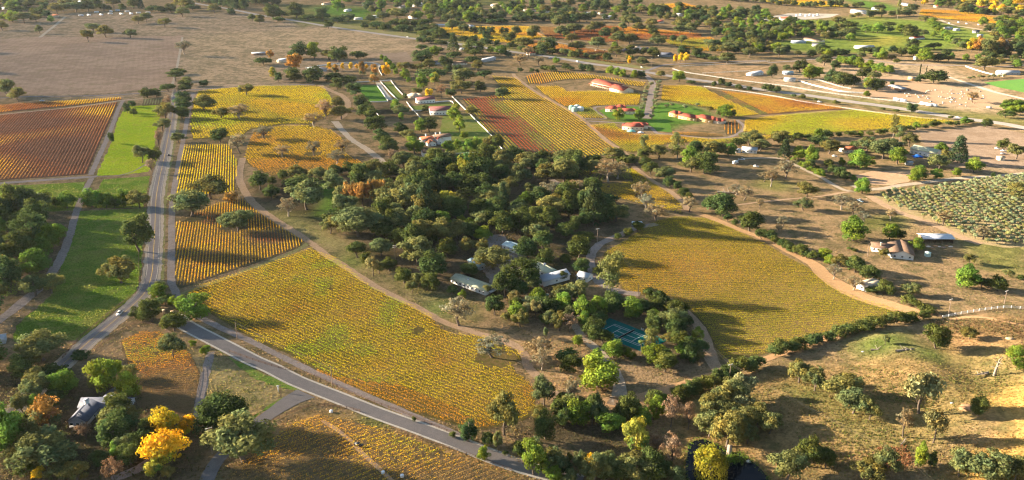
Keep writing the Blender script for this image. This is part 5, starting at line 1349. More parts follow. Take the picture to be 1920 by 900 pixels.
wing(r, f, 14, -3, 22, 11, wh=3.6, rh=2.2, wall='ochre', roof='red', nwin=5, hip=4); wing(r, f, 33, 0, 20, 12, wh=4.2, rh=2.6, wall='ochre', roof='red', nwin=4, hip=4); wing(r, f, 50, 3, 13, 10, wh=3.4, rh=2, wall='cream', roof='red', nwin=2, hip=3)
r, f = building('house', 'red roofed cream house with a green and white tarpaulin beside it', T(2, 1, 825, 72), T(2, 1, 985, 78), W=12, wh=3.6, rh=2.4, wall='cream', roof='red', nwin=5, hip=4)
wing(r, f, 8, 9, 18, 9, wh=3.4, rh=2, wall='cream', roof='red', nwin=2, hip=3)
# dark roofed house by the junction
r, f = building('house', 'large dark roofed house by the yellow trees at the junction', T(2, 0, 900, 392), T(2, 0, 1050, 388), W=14, wh=3.4, rh=3, wall='brown', roof='dark', nwin=5, hip=5)
wing(r, f, -24, 2, 22, 12, wh=3.2, rh=2.6, wall='brown', roof='dark', nwin=3, hip=4); wing(r, f, 4, 13, 14, 10, wh=4.4, rh=2.4, wall='cream', roof='tan', nwin=2)
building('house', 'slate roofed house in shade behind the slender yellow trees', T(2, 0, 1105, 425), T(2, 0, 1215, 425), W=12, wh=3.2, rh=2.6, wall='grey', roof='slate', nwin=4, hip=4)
building('barn', 'white roofed barn in the paddock beyond the highway', T(2, 0, 1800, 572), T(2, 0, 1885, 560), 'barn', W=10, wh=3.4, rh=2, wall='white', roof='white', nwin=3)
# right side
r, f = building('house', 'brown roofed ranch house with white gable above the dry slope', T(3, 2, 776, 84), T(3, 2, 935, 100), W=8, wh=3, rh=1.8, wall='white', roof='brown', nwin=5, over=.8)
wing(r, f, f[4] - 2, -9, 13, 20, wh=3.2, rh=2.6, wall='white', roof='brown', ridge='y', nwin=3, over=.9); chimney(r, f, f[4] * .42, 2, 5.6, 1)
r, f = building('barn', 'open fronted shed with sloping silver metal roof above stacked scrap', T(3, 1, 1165, 925), T(3, 1, 1385, 928), 'barn', W=9, wh=3.6, rh=.9, wall='brown', roof='metal', nwin=0, open_front=True, over=.9)
for i in range(6):
    q = f[0] + f[2] * (i * f[4] / 5)
    put(r, 'post', MB().box((q[0], q[1], f[1] + 1.5), (.25, .25, 3.6), 0), M['post_wood'])
building('shed', 'pale flat roofed shed on the orange dirt above the golden vineyard', T(3, 2, 738, 390), T(3, 2, 850, 362), 'shed', W=7, wh=3.4, rh=.35, wall='white', roof='tan', nwin=2)
r, f = building('house', 'white house with grey-green roof and blue tarpaulin by the tilled field', T(3, 1, 1062, 248), T(3, 1, 1250, 288), W=13, wh=4.6, rh=2.4, wall='white', roof='sage', nwin=6)
building('house', 'reddish tiled house behind dense garden trees', T(3, 1, 580, 250), T(3, 1, 665, 240), W=9, wh=3, rh=1.8, wall='cream', roof='orange', nwin=3)
building('house', 'white roofed house beside parked vehicles and a grove', T(2, 1, 1725, 245), T(2, 1, 1835, 252), W=9, wh=3, rh=1.8, wall='white', roof='white', nwin=4)
building('cabin', 'tiny white cabin left of the white roofed house', T(2, 1, 1668, 245), T(2, 1, 1715, 245), 'cabin', W=5, wh=2.6, rh=.8, wall='white', roof='white', nwin=1)
building('shed', 'low dark shelter roof at the rounded paddock', T(3, 1, 1035, 338), T(3, 1, 1085, 340), 'shed', W=5, wh=2.4, rh=.5, wall='grey', roof='grey', nwin=0, ends=False)
building('cabin', 'yellowish cabin at the edge of the tilled field', T(3, 1, 1730, 305), T(3, 1, 1775, 305), 'cabin', W=5, wh=3, rh=.6, wall='cream', roof='tan', nwin=1)
# lower left
r, f = building('house', 'dark house with blue-grey roof and white chimney sunk among trees', T(0, 3, 520, 505), T(0, 3, 655, 500), W=13, wh=3, rh=2.6, wall='grey', roof='slate', nwin=3, ridge='y')
wing(r, f, -1, 11, f[4] + 13, 8, wh=3, rh=2, wall='grey', roof='slate', nwin=4); wing(r, f, 6, 17, 8, 8, wh=3, rh=1.8, wall='grey', roof='slate', nwin=1, ridge='y'); chimney(r, f, 3.5, 10, 7.2, 1.5, 'white')
building('shelter', 'pale canvas roofed shelter at the meadow corner', T(0, 2, -40, 790), T(0, 2, 45, 775), 'shelter', W=7, wh=2.4, rh=1.4, wall='grey', roof='grey', nwin=0, ends=False)
# upper right
for nm, lb, A, B, k in [
    ('barn', 'long white barn at the far green pasture', (615, 96), (728, 107), dict(W=11, wh=6, rh=1.8, wall='white', roof='white', nwin=6)),
    ('stable', 'red roofed stable beside the pale riding arena', (95, 152), (220, 150), dict(W=13, wh=3.6, rh=3, wall='white', roof='red', nwin=5)),
    ('greenhouse', 'long pale greenhouse at the far top edge', (990, 35), (1088, 52), dict(W=12, wh=3.4, rh=2, wall='white', roof='white', nwin=5)),
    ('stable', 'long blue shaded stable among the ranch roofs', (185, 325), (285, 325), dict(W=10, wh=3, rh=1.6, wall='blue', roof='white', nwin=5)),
    ('stable', 'white sided stable with dark roof among the ranch roofs', (330, 346), (425, 350), dict(W=12, wh=3.2, rh=2, wall='white', roof='dark', nwin=5)),
    ('stable', 'brown roofed stable behind the two ranch stables', (255, 300), (400, 318), dict(W=10, wh=3, rh=1.6, wall='cream', roof='brown', nwin=4)),
    ('house', 'white walled house between dark round bushes', (668, 366), (800, 366), dict(W=12, wh=3.4, rh=1.8, wall='white', roof='grey', nwin=5)),
    ('house', 'reddish roofed house at the middle of the far pasture', (1100, 300), (1175, 292), dict(W=12, wh=3.4, rh=2.4, wall='white', roof='red', nwin=3)),
    ('cabin', 'small cream cabin near the far shrub belt', (1330, 222), (1385, 222), dict(W=8, wh=3.2, rh=1.6, wall='cream', roof='white', nwin=2)),
    ('cabin', 'second little white cabin beside the far shrub belt', (1405, 232), (1440, 230), dict(W=6, wh=3, rh=1.4, wall='white', roof='white', nwin=1)),
    ('cabin', 'lone white cabin right of the far shrub belt', (1568, 276), (1612, 278), dict(W=7, wh=3, rh=1.6, wall='white', roof='white', nwin=1)),
    ('mansion', 'pale hillside mansion with brown roof at the top right', (1560, 82), (1640, 74), dict(W=16, wh=6, rh=2.6, wall='cream', roof='red', nwin=5)),
    ('mansion', 'orange roofed hillside mansion at the top right', (1690, 75), (1795, 88), dict(W=16, wh=5, rh=3, wall='ochre', roof='orange', nwin=5)),
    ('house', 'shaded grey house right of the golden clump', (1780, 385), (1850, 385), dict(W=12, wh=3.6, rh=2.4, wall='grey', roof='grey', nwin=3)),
    ('barn', 'dark grey barn by the playing field fence', (1730, 560), (1890, 562), dict(W=11, wh=3, rh=2.4, wall='grey', roof='grey', nwin=4)),
    ('cabin', 'yellow cabin beside the thin cypress', (1056, 606), (1105, 608), dict(W=8, wh=3.2, rh=1.6, wall='ochre', roof='tan', nwin=2)),
    ('shed', 'long grey roofed shed in the scrap yard', (900, 660), (1010, 688), dict(W=12, wh=3, rh=1.6, wall='brown', roof='grey', nwin=3)),
    ('stable', 'pale blue roofed shed left of the leafy clump', (120, 560), (190, 560), dict(W=9, wh=3, rh=1.4, wall='blue', roof='teal', nwin=3)),
    ('shed', 'white walled shed under the leafy clump', (128, 610), (205, 612), dict(W=9, wh=3.2, rh=1.2, wall='white', roof='grey', nwin=2)),
    ('cabin', 'small cream cabin at the road bend below the pasture', (1090, 450), (1125, 452), dict(W=7, wh=4, rh=1.2, wall='cream', roof='white', nwin=1)),
    ('stable', 'long red roofed stable on the far side of the arena', (-350, 128), (-215, 128), dict(W=10, wh=3, rh=1.8, wall='brown', roof='red', nwin=5))]:
    building(nm, lb, T(3, 0, *A), T(3, 0, *B), nm, **k)
for nm, lb, A, B, k in [
    ('stable', 'dark stable block beyond the highway', (1058, 62), (1158, 62), dict(W=14, wh=5, rh=1.6, wall='grey', roof='dark', nwin=5)),
    ('barn', 'bright white barn right of the dark stable block', (1205, 52), (1265, 42), dict(W=14, wh=5, rh=2, wall='white', roof='white', nwin=3)),
    ('stable', 'long cream stable below the far grove', (1320, 200), (1428, 202), dict(W=11, wh=3.4, rh=1.6, wall='cream', roof='white', nwin=5)),
    ('cabin', 'white cabin in the trees near the far stables', (742, 150), (800, 148), dict(W=9, wh=3.4, rh=1.2, wall='white', roof='grey', nwin=2)),
    ('house', 'cream house at the far top among garden trees', (520, 38), (580, 32), dict(W=12, wh=4, rh=2.2, wall='cream', roof='brown', nwin=4)),
    ('house', 'dark roofed house left of the far grove', (800, 42), (870, 40), dict(W=12, wh=4, rh=2.2, wall='grey', roof='dark', nwin=4)),
    ('house', 'grey house inside the far grove', (1360, 36), (1430, 30), dict(W=13, wh=4, rh=2.2, wall='grey', roof='grey', nwin=4)),
    ('house', 'pale house at the pink plot corner', (1800, 68), (1860, 62), dict(W=13, wh=4, rh=2.2, wall='cream', roof='tan', nwin=4))]:
    building(nm, lb, T(1, 0, *A), T(1, 0, *B), nm, **k)
for nm, lb, A, B, k in [
    ('house', 'white gabled house with tall chimney in the far trees', (140, 132), (240, 134), dict(W=12, wh=4, rh=3, wall='white', roof='brown', nwin=4)),
    ('house', 'white walled house in the middle of the far trees', (560, 112), (640, 108), dict(W=12, wh=4, rh=2, wall='white', roof='grey', nwin=4)),
    ('house', 'grey villa near the far conifers', (690, 140), (780, 138), dict(W=12, wh=4, rh=2, wall='grey', roof='grey', nwin=4)),
    ('house', 'brown roofed house at the far left of the trees', (100, 92), (180, 86), dict(W=12, wh=4, rh=2.4, wall='cream', roof='brown', nwin=4))]:
    building(nm, lb, T(2, 0, *A), T(2, 0, *B), nm, **k)
for nm, lb, A, B, k in [
    ('house', 'grey house at the top left corner of the village', (0, 70), (70, 72), dict(W=12, wh=3.4, rh=1.6, wall='white', roof='grey', nwin=3)),
    ('house', 'pale blue house behind the village trees', (585, 22), (640, 22), dict(W=12, wh=3.6, rh=1.6, wall='blue', roof='white', nwin=3)),
    ('cabin', 'orange roofed cabin among the village trees', (395, 126), (440, 124), dict(W=8, wh=2.8, rh=1.4, wall='cream', roof='orange', nwin=2))]:
    building(nm, lb, T(0, 0, *A), T(0, 0, *B), nm, **k)

for i, (x, y, w_) in enumerate([(655, 22, 9), (705, 34, 11), (742, 22, 10), (770, 34, 9), (930, 12, 10), (985, 30, 10), (1025, 24, 12), (1075, 36, 11), (1130, 28, 10), (1180, 36, 12), (1240, 44, 10), (1275, 30, 10), (1345, 58, 13), (1415, 62, 12), (1455, 50, 11), (1560, 62, 12), (1640, 18, 12), (1760, 14, 12), (1830, 62, 12), (1885, 82, 13), (1905, 44, 13), (880, 52, 11), (1000, 104, 12)]):
    wl, rf = rnd.choice([('white', 'grey'), ('cream', 'brown'), ('white', 'white'), ('cream', 'red'), ('grey', 'dark'), ('white', 'tan')])
    building('house', f'small far house with {"pale" if rf == "white" else rf} roof among trees near the top{ordinal(i, 23)}', (x - w_ / 2, y), (x + w_ / 2, y + rnd.uniform(-1.5, 1.5)), group='far houses', W=10, wh=3.6, rh=2, wall=wl, roof=rf, nwin=3)

# ------------------------------------------------------------------ vehicles
CARS = {}
def vehicle(label, px, to, col, kind='car', cat=None, size=1.0, group=None):
    """heading from pixel px towards pixel to"""
    p, q = ground(*px), ground(*to)
    ang = math.atan2(q[1] - p[1], q[0] - p[0])
    nm = {'car': 'car', 'pickup': 'pickup_truck', 'van': 'van', 'trailer': 'camper_trailer', 'box': 'box_trailer'}[kind]
    root = thing(nm, label, cat or nm.replace('_', ' '), (p[0], p[1], p[2] + .16), ang, group)
    key = (kind, col)
    if key not in CARS:
        parts = []
        def prof(pts, w0, w1, zmid):
            n = len(pts); v = []
            for sgn in (-1, 1):
                for x, z in pts: v.append((x, sgn * (w0 if z <= zmid else w1) / 2, z))
            return np.array(v), [list(range(n))[::-1] if False else list(range(n)), list(range(n, 2 * n))[::-1]] + [[i, i + n, (i + 1) % n + n, (i + 1) % n] for i in range(n)]
        pm = paint(col, .3, var=.03)
        if kind in ('car', 'pickup'):
            L = 4.6 if kind == 'car' else 5.6
            body = [(-L / 2, .35), (-L / 2, .95), (-L / 2 + .1, 1.02), (L * .18, 1.0), (L / 2 - .2, .88), (L / 2, .7), (L / 2, .35)]
            parts.append(('body', MB().add(*prof(body, 1.85, 1.75, .9)), pm))
            cab = [(-L * .40, .98), (-L * .30, 1.48), (L * .05, 1.5), (L * .2, .98)] if kind == 'car' else [(-L * .08, .98), (-L * .05, 1.72), (L * .12, 1.74), (L * .24, .98)]
            parts.append(('windows', MB().add(*prof(cab, 1.66, 1.4, 1.2)), M['glass']))
            x0, x1 = (cab[1][0] + .05, cab[2][0] - .05)
            parts.append(('cab_roof', MB().box(((x0 + x1) / 2, 0, cab[1][1] + .04), (x1 - x0, 1.36, .07)), pm))
            if kind == 'pickup': parts.append(('load_bed', MB().box((-L * .29, 0, 1.0), (L * .36, 1.5, .08)), M['black']))
            wx = L * .31
        else:
            L, Wd, H = {'van': (5.6, 2.0, 2.3), 'trailer': (8.5, 2.5, 2.9), 'box': (6.5, 2.5, 2.7)}[kind]
            body = [(-L / 2, .4), (-L / 2, H - .15), (-L / 2 + .2, H), (L / 2 - .5, H), (L / 2 - (.9 if kind == 'van' else .1), H - .5 if kind != 'van' else 1.2), (L / 2, .9), (L / 2, .4)]
            parts.append(('body', MB().add(*prof(body, Wd, Wd * .95, H - .6)), pm))
            for sx_ in (-.25, .05, .3) if kind != 'box' else ():
                parts.append(('window', MB().box((L * sx_, 0, H * .62), (L * .13, Wd + .04, H * .2)), M['glass']))
            wx = L * .28
        wheel = MB().tube([(0, -.12, 0), (0, .12, 0)], [.34, .34], 10)
        wheel.add([(.34 * math.cos(a), -.12, .34 * math.sin(a)) for a in np.arange(10) * .628], [list(range(10))])
        CARS[key] = ([(n_, m_.mesh(n_, mt)) for n_, m_, mt in parts], wheel.mesh('wheel', M['black']), wx)
    ps, wh, wx = CARS[key]
    for n_, me_ in ps: link(n_, me_, root)
    for a_ in (-1, 1):
        for b_ in (-1, 1): link('wheel', wh, root, (a_ * wx, b_ * .82, .2))
    root.scale = (size,) * 3
    return root

WHITE = (.68, .68, .67)
vehicle('white pickup truck driving along the country road by the gate', (225, 589), (210, 604), WHITE, 'pickup', 'truck')
vehicle('small black car on the country road near the lime field', T(0, 1, 1266, 268), (311, 280), (.02, .02, .025))
vehicle('white car alone on the far highway bend', T(1, 0, 1138, 280), T(1, 0, 1240, 298), WHITE)
vehicle('white van on the highway before the junction', T(2, 0, 494, 468), T(2, 0, 560, 480), WHITE, 'van')
vehicle('white car waiting at the highway junction', T(2, 0, 974, 508), T(2, 0, 1030, 525), WHITE)
vehicle('white car parked beside the white highway fence', T(3, 0, 386, 768), T(3, 0, 440, 775), WHITE)
vehicle('white car on the highway near its right end', T(3, 0, 1428, 884), T(3, 0, 1500, 896), WHITE)
vehicle('silver car on the highway beside the green bushes', T(2, 0, 285, 440), T(2, 0, 340, 450), (.5, .52, .55))
vehicle('pale pickup on the white lane below the dark roofed house', T(2, 0, 630, 380), T(2, 0, 560, 372), (.62, .58, .5), 'pickup', 'truck')
vehicle('black car on the white lane by the dark roofed house', T(2, 0, 690, 382), T(2, 0, 640, 378), (.03, .03, .03))
vehicle('blue-white box trailer parked beside the shaded lane', T(2, 1, 938, 798), T(2, 1, 990, 800), (.60, .68, .75), 'box', 'trailer', 1.15)
vehicle('white motorhome parked in front of the white roofed house', T(2, 1, 1675, 330), T(2, 1, 1700, 320), WHITE, 'van', 'motorhome', 1.2)
vehicle('white pickup parked beside the motorhome', T(2, 1, 1722, 300), T(2, 1, 1760, 300), WHITE, 'pickup', 'truck')
vehicle('grey car at the edge of the round shaded yard', T(2, 1, 1830, 352), T(2, 1, 1860, 356), (.6, .6, .62))
vehicle('white car parked right of the fruit trees by the farmhouse', T(3, 1, 500, 276), T(3, 1, 540, 280), WHITE)
vehicle('light blue pickup standing in the dry oak pasture', T(3, 1, 690, 612), T(3, 1, 665, 600), (.55, .68, .74), 'pickup', 'truck')
vehicle('white boat trailer under the ranch house gable', T(3, 2, 955, 132), T(3, 2, 1000, 134), WHITE, 'box', 'trailer')
vehicle('dark pickup on the smallholding track at the far left', T(0, 0, 315, 760), T(0, 0, 260, 758), (.5, .55, .62), 'pickup', 'truck')
vehicle('small black utility buggy on the hillside vineyard path', T(1, 3, 770, 645), T(1, 3, 800, 655), (.03, .03, .03), 'car', 'buggy', .85)
vehicle('dark car in the middle of the scrap yard', T(3, 0, 990, 690), T(3, 0, 1020, 694), (.03, .04, .05))
for i, (x, y) in enumerate([(960, 165), (1000, 188), (985, 178)]):
    vehicle(['white car at the foot of the pale eucalyptus', 'cream car nearest the white house by the tilled field', 'grey car between two others under the eucalyptus'][i], T(3, 1, x, y), T(3, 1, x + 30, y + 8), [WHITE, (.6, .5, .38), (.4, .4, .42)][i])
for i, (x, y) in enumerate([(610, 122), (668, 118), (725, 96), (762, 116), (828, 108), (832, 90), (884, 84), (912, 110), (955, 92), (985, 108), (1040, 102), (1105, 76), (1112, 100)]):
    vehicle(f'white camper trailer in the row behind the stubble field{ordinal(i, 13)}', T(0, 0, x, y), T(0, 0, x + 40, y + (3 if i % 2 else -2)), WHITE if i % 3 else (.6, .62, .66), 'trailer', 'trailer', 1.15, 'camper trailers parked in a row')
for i, (x, y) in enumerate([(965, 756), (1012, 764), (1165, 788), (1205, 796), (1240, 800)]):
    vehicle(f'white box trailer along the scrap yard fence{ordinal(i, 5)}', T(3, 0, x, y), T(3, 0, x + 40, y + 8), WHITE, 'box', 'trailer', 1.2, 'box trailers by the scrap yard')
for i, (x, y) in enumerate([(1430, 172), (1360, 180), (1490, 182), (1580, 190), (1660, 815)]):
    vehicle(f'pale vehicle parked on dusty ground at the upper right{ordinal(i, 5)}', T(3, 0, x, y), T(3, 0, x + 30, y + 4), (.7, .68, .62), 'van', 'van', 1.0, 'parked pale vehicles')
for i, (x, y) in enumerate([(1720, 218), (1765, 236), (1760, 258)]):
    vehicle(f'pale car by the trees of the pinkish tilled field{ordinal(i, 3)}', T(3, 1, x, y), T(3, 1, x + 30, y + 3), [(.7, .7, .7), (.75, .72, .66), (.25, .26, .3)][i], 'car', None, 1, 'cars by the tilled field')
for i, (x, y) in enumerate([(410, 92), (950, 0)]): pass

# ------------------------------------------------------------------ fences
PM = {}
def fence(label, px, sp=4.0, h=1.4, mat='white', rails=3, each=True, pw=.16, solid_boards=False, group=None):
    c = curve(px, 1.0)
    seg = np.r_[0, np.cumsum(np.linalg.norm(np.diff(c, axis=0), axis=1))]
    def at(t): return np.array([np.interp(t, seg, c[:, 0]), np.interp(t, seg, c[:, 1])])
    p0 = np.array([*c[0], float(hz(*c[0]))])
    root = thing('fence', label, 'fence', tuple(p0), 0, group)
    n = max(1, int(seg[-1] / sp)); ts = np.linspace(0, seg[-1], n + 1)
    key = (mat, h, pw)
    if key not in PM: PM[key] = MB().box((0, 0, h / 2 - .1), (pw, pw, h + .2)).mesh('post', M[mat])
    allp = MB()
    for t in ts:
        q = at(t); z = float(hz(*q))
        if each: link('post', PM[key], root, tuple(np.array([q[0], q[1], z]) - p0))
        else: allp.box((q[0], q[1], z + h / 2 - .1), (pw, pw, h + .2))
    if not each: tag(put(root, 'posts', allp, M[mat]), kind='stuff')
    for k in range(rails):
        zz = h * (k + .75) / (rails + .1) if not solid_boards else h * (k + .5) / rails
        hh = .14 if not solid_boards else h / rails - .02
        m = MB(); pts = np.array([at(t) for t in np.linspace(0, seg[-1], max(2, int(seg[-1] / min(sp, 4)) + 1))])
        z = hz(pts[:, 0], pts[:, 1]) + zz
        l, r_ = offset(pts, .03), offset(pts, -.03)
        v = np.concatenate([np.column_stack([l, z - hh / 2]), np.column_stack([l, z + hh / 2]), np.column_stack([r_, z + hh / 2]), np.column_stack([r_, z - hh / 2])])
        K = len(pts)
        f = [(a_ * K + i, a_ * K + i + 1, ((a_ + 1) % 4) * K + i + 1, ((a_ + 1) % 4) * K + i) for a_ in range(4) for i in range(K - 1)]
        put(root, 'rail', m.add(v, np.array(f)), M[mat])
    return root

fence('white board fence with stout posts curving over the dry slope', P(3, 2, '1308,586 1370,572 1430,560 1520,545 1600,531 1700,518 1780,510 1860,514 1960,526'), 4.3, 1.5, 'white', 3, True, .3)
fence('short dark rail fence meeting the white board fence', P(3, 2, '1230,560 1270,568 1306,590'), 2.5, 1.3, 'post_wood', 2)
fence('curved brown rail fence above the low hillside vineyard', P(1, 3, '130,460 200,425 280,395 360,362 450,344 540,346 620,358 700,372 780,392'), 3.4, 1.4, 'post_wood', 3, True, .2)
fence('brown post fence between drive and low hillside vineyard', P(1, 3, '1020,512 1150,565 1280,615 1400,650 1520,690 1700,752 1920,835'), 4, 1.3, 'post_wood', 2)
fence('brown post fence between the drive and pinkish track', P(1, 3, '-200,-60 0,10 200,70 400,110 560,178 700,245 900,325 1080,390 1200,440 1350,505 1490,560'), 4, 1.3, 'post_wood', 2)
fence('dark board fence between meadow and country road', P(0, 2, '470,890 600,735 700,655 810,560 900,490 960,450 1030,390 1045,320 1043,200 1042,80'), 4, 1.4, 'post_wood', 3)
fence('dark fence on the far verge of the country road', P(0, 1, '1050,880 1100,560 1140,400 1190,240 1230,80 1250,-60'), 5, 1.3, 'post_wood', 2, False)
fence('thin wire fence beside the small hillside vineyard', P(0, 3, '1500,40 1505,120 1490,220 1460,330'), 4, 1.3, 'wire', 2)
fence('brown fence along the hillside foot by the country road', P(0, 2, '640,880 760,790 860,720 960,650 1050,625 1190,650 1300,715'), 4, 1.2, 'post_wood', 2)
fence('long white wall-like fence beside the striped vineyard', P(1, 0, '1470,725 1560,815 1640,895 1760,1015 1840,1115 1900,1175'), 3, 1.15, 'white', 4, False, .2, True)
fence('white fence on the highway side of the yellow vineyards', P(2, 0, '1440,650 1600,672 1800,698 1920,717 2000,730 2220,772 2600,828 3000,880 3220,900'), 4, 1.3, 'white', 3, False, .2)
fence('white fence on the far verge of the highway', P(2, 0, '1205,520 1300,545 1450,568 1650,598 1920,632 2080,652 2300,690 2660,737 2900,765 3160,798'), 4, 1.5, 'white', 3, False, .22)
fence('white paddock fence slanting through the farm clump', P(3, 0, '228,608 330,640 450,668 560,690 720,702'), 3.5, 1.5, 'white', 3, False, .22, True)
fence('shorter white paddock fence behind the farm clump', P(3, 0, '300,600 380,605 440,622 540,652 620,668'), 3.5, 1.5, 'white', 3, False, .22)
fence('white rail fence across the paddock by the junction', P(2, 0, '1255,500 1400,492 1560,486 1750,474 1930,462'), 4, 1.5, 'white', 3, False, .22)
fence('white rail fence in the middle of the paddock', P(2, 0, '1430,552 1560,546 1680,540 1780,534'), 4, 1.5, 'white', 3, False, .22)
fence('pale fence running down to the playing field', P(3, 0, '1480,500 1560,528 1660,556 1760,574'), 4, 1.5, 'white', 3, False, .25, True)
fence('rail fence along the top of the playing field', P(3, 0, '1470,606 1600,600 1780,592 1930,580'), 5, 1.3, 'pole_wood', 3, False)
for lb, s in (('left white fence of the shaded horse paddock', '905,640 945,695 988,758'), ('white fence between lane and narrow paddock', '935,616 1000,690 1062,752'), ('right white fence of the narrow paddock', '1012,608 1060,670 1118,732'),
              ('white fence across the top of the paddocks', '755,618 880,612 1012,604'), ('white fence below the shaded horse paddock', '860,766 920,766 990,762'), ('white fence left of the yard between barns', '1130,768 1165,815 1200,850 1240,895'),
              ('white fence behind the smaller maroon barn', '1345,768 1460,762 1490,800'), ('white fence along the yard between barns', '1170,832 1240,832 1310,826'), ('white fence at the foot of the creek paddocks', '880,820 910,860 945,905')):
    fence(lb, P(1, 0, s), 3, 1.2, 'white', 3, False, .22, True)
fence('white garden fence in front of the red roofed house', P(1, 1, '1180,275 1260,280 1400,270 1500,258 1660,248 1870,240'), 3, 1.4, 'white', 3, False, .2)
fence('short white fence dividing the garden lawn', P(1, 1, '1465,262 1490,292'), 2.5, 1.3, 'white', 3, False, .2)
fence('low white wall of the pale ranch yard', P(1, 0, '372,512 520,488 700,470 860,474 930,490 920,520 945,568'), 3, 1.2, 'white', 3, False, .3, True)
fence('thin rail fence along the cross road above the rusty vineyard', P(0, 0, '200,742 400,732 600,720 800,708 1060,690'), 6, 1.4, 'post_wood', 2, False, .3)

# ------------------------------------------------------------------ poles and wires
POLES = []
def pole(label, px, h, arms=1, lamp=False, mat='pole_wood', name='utility_pole', cat='pole'):
    p = ground(*px)
    root = thing(name, label, cat, tuple(p), .5)
    MB().tube([(0, 0, -.3), (0, 0, h * .5), (0, 0, h)], [.19, .16, .12], 8).build('shaft', M[mat], root)
    for k in range(arms):
        z = h - .5 - k * 1.1
        a_ = MB().box((0, .14, z), (2.6, .12, .16)).build('crossarm', M['white'], root)
        for x in (-1.15, -.6, .6, 1.15):
            MB().tube([(x, .14, z + .08), (x, .14, z + .36)], [.07, .05], 6).build('insulator', M['white'], a_)
    if lamp:
        MB().tube([(.34, 0, h - 2.2), (.34, 0, h - 1.1)], [.26, .26], 8).build('transformer', M['pale_metal'], root)
    POLES.append(p + [0, 0, h - .2])
    return p + np.array([0, 0, h - .2])

a1 = pole('utility pole with white crossarm at the hedge by the court drive', T(2, 3, 1628, 168), 9.5, 1)
a2 = pole('tall utility pole among the dark trees left of the long white house', T(1, 2, 1045, 150), 10, 2)
a3 = pole('slim pole beside the drive at the yellow vineyard corner', T(0, 2, 1780, 745), 9.5, 0)
a4 = pole('slim brown pole by the fence along the drive', T(1, 3, 572, 195), 10, 0)
a5 = pole('utility pole with double crossarms beside the golden trees', T(0, 3, 1592, 705), 12, 2, True)
a6 = pole('pale utility pole at the bottom edge among autumn trees', T(2, 3, 618, 905), 9, 1)
a7 = pole('thin pale pole above the end of the white board fence', T(3, 2, 1353, 560), 9, 1, mat='pole_wood')
a8 = pole('thin pole at the right end of the dry slope', T(3, 2, 1772, 480), 8, 1)
a9 = pole('brown pole below the brown roofed ranch house', T(3, 2, 745, 125), 9, 0)
a10 = pole('utility pole by the highway in front of the dark roofed house', T(2, 0, 1046, 502), 13, 1)
a11 = pole('utility pole at the junction beside the slender yellow trees', T(2, 0, 1250, 522), 11, 1)
a12 = pole('pole with white lamp head in the lower left shadows', T(0, 3, 205, 168), 9, 0, True)
a13 = pole('slim pole at the lane behind the golden brown vineyard', T(2, 2, 640, 20), 10, 1)
a14 = pole('bare pole on the pink field below the ranch', T(0, 0, 1620, 595), 14, 0)
a15 = pole('slim pole where the oak lane meets the drive, by the lower shrubs', T(1, 3, 1598, 615), 9, 0)
a16 = pole('short pole beside the orange bank near the golden vineyard', T(2, 2, 945, 430), 8, 0)
def wires(label, *pts):
    root = thing('power_line', label, 'cable', tuple(pts[0]))
    for off in (-.6, .6):
        q = []
        for a_, b_ in zip(pts[:-1], pts[1:]):
            L = np.linalg.norm(b_ - a_)
            for t in np.linspace(0, 1, 10):
                q.append(a_ + (b_ - a_) * t + np.array([off, 0, -.012 * L * 4 * t * (1 - t)]))
        put(root, 'wire', MB().tube(q, [.022] * len(q), 4), M['wire'])
def air(px, h): return ground(*px) + np.array([0, 0, h])
wires('pair of power cables from the wood past the court to the lower right', a13, a1, air((1700, 900), 9), air((1760, 960), 9))
wires('power cables following the asphalt drive', a3, a4, a15, a6)

# ------------------------------------------------------------------ tennis court
c0, e1, cor = ground(1174.6, 628.2), ground(1187.5, 622.1), ground(1154.6, 609.2)
ax = (e1 - cor)[:2]; ax /= np.linalg.norm(ax); ay = np.array([-ax[1], ax[0]])
root = thing('tennis_court', 'dark teal tennis court with white lines among trees', 'tennis court', (0, 0, 0))
def cpt(u, v): return tuple(c0[:2] + ax * u + ay * v)
link('court_surface', sheet_mesh('court_surface', [[cpt(-18.5, -9.5), cpt(18.5, -9.5), cpt(18.5, 9.5), cpt(-18.5, 9.5)]], 3, E['court']), root)
def cline(u0, v0, u1, v1):
    if u0 == u1: q = [cpt(u0 - .08, v0), cpt(u0 + .08, v0), cpt(u0 + .08, v1), cpt(u0 - .08, v1)]
    else: q = [cpt(u0, v0 - .08), cpt(u1, v0 - .08), cpt(u1, v0 + .08), cpt(u0, v0 + .08)]
    link('court_line', sheet_mesh('court_line', [q], 4, E['line']), root)
for v in (-5.485, -4.115, 4.115, 5.485): cline(-11.885, v, 11.885, v)
for u in (-11.885, 11.885): cline(u, -5.485, u, 5.485)
for u in (-6.4, 6.4): cline(u, -4.115, u, 4.115)
cline(-6.4, 0, 6.4, 0)
net = thing('tennis_net', 'dark net with white tape across the tennis court', 'net', tuple(c0))
rzc = math.atan2(ay[1], ay[0])
net.rotation_euler = (0, 0, rzc)
for x in (-6.4, 6.4): MB().tube([(x, 0, 0), (x, 0, 1.25)], [.06, .06], 8).build('net_post', M['post_wood'], net)
MB().box((0, 0, .62), (12.7, .03, .9)).build('netting', M['black'], net); MB().box((0, 0, 1.1), (12.7, .06, .07)).build('net_tape', M['white'], net)
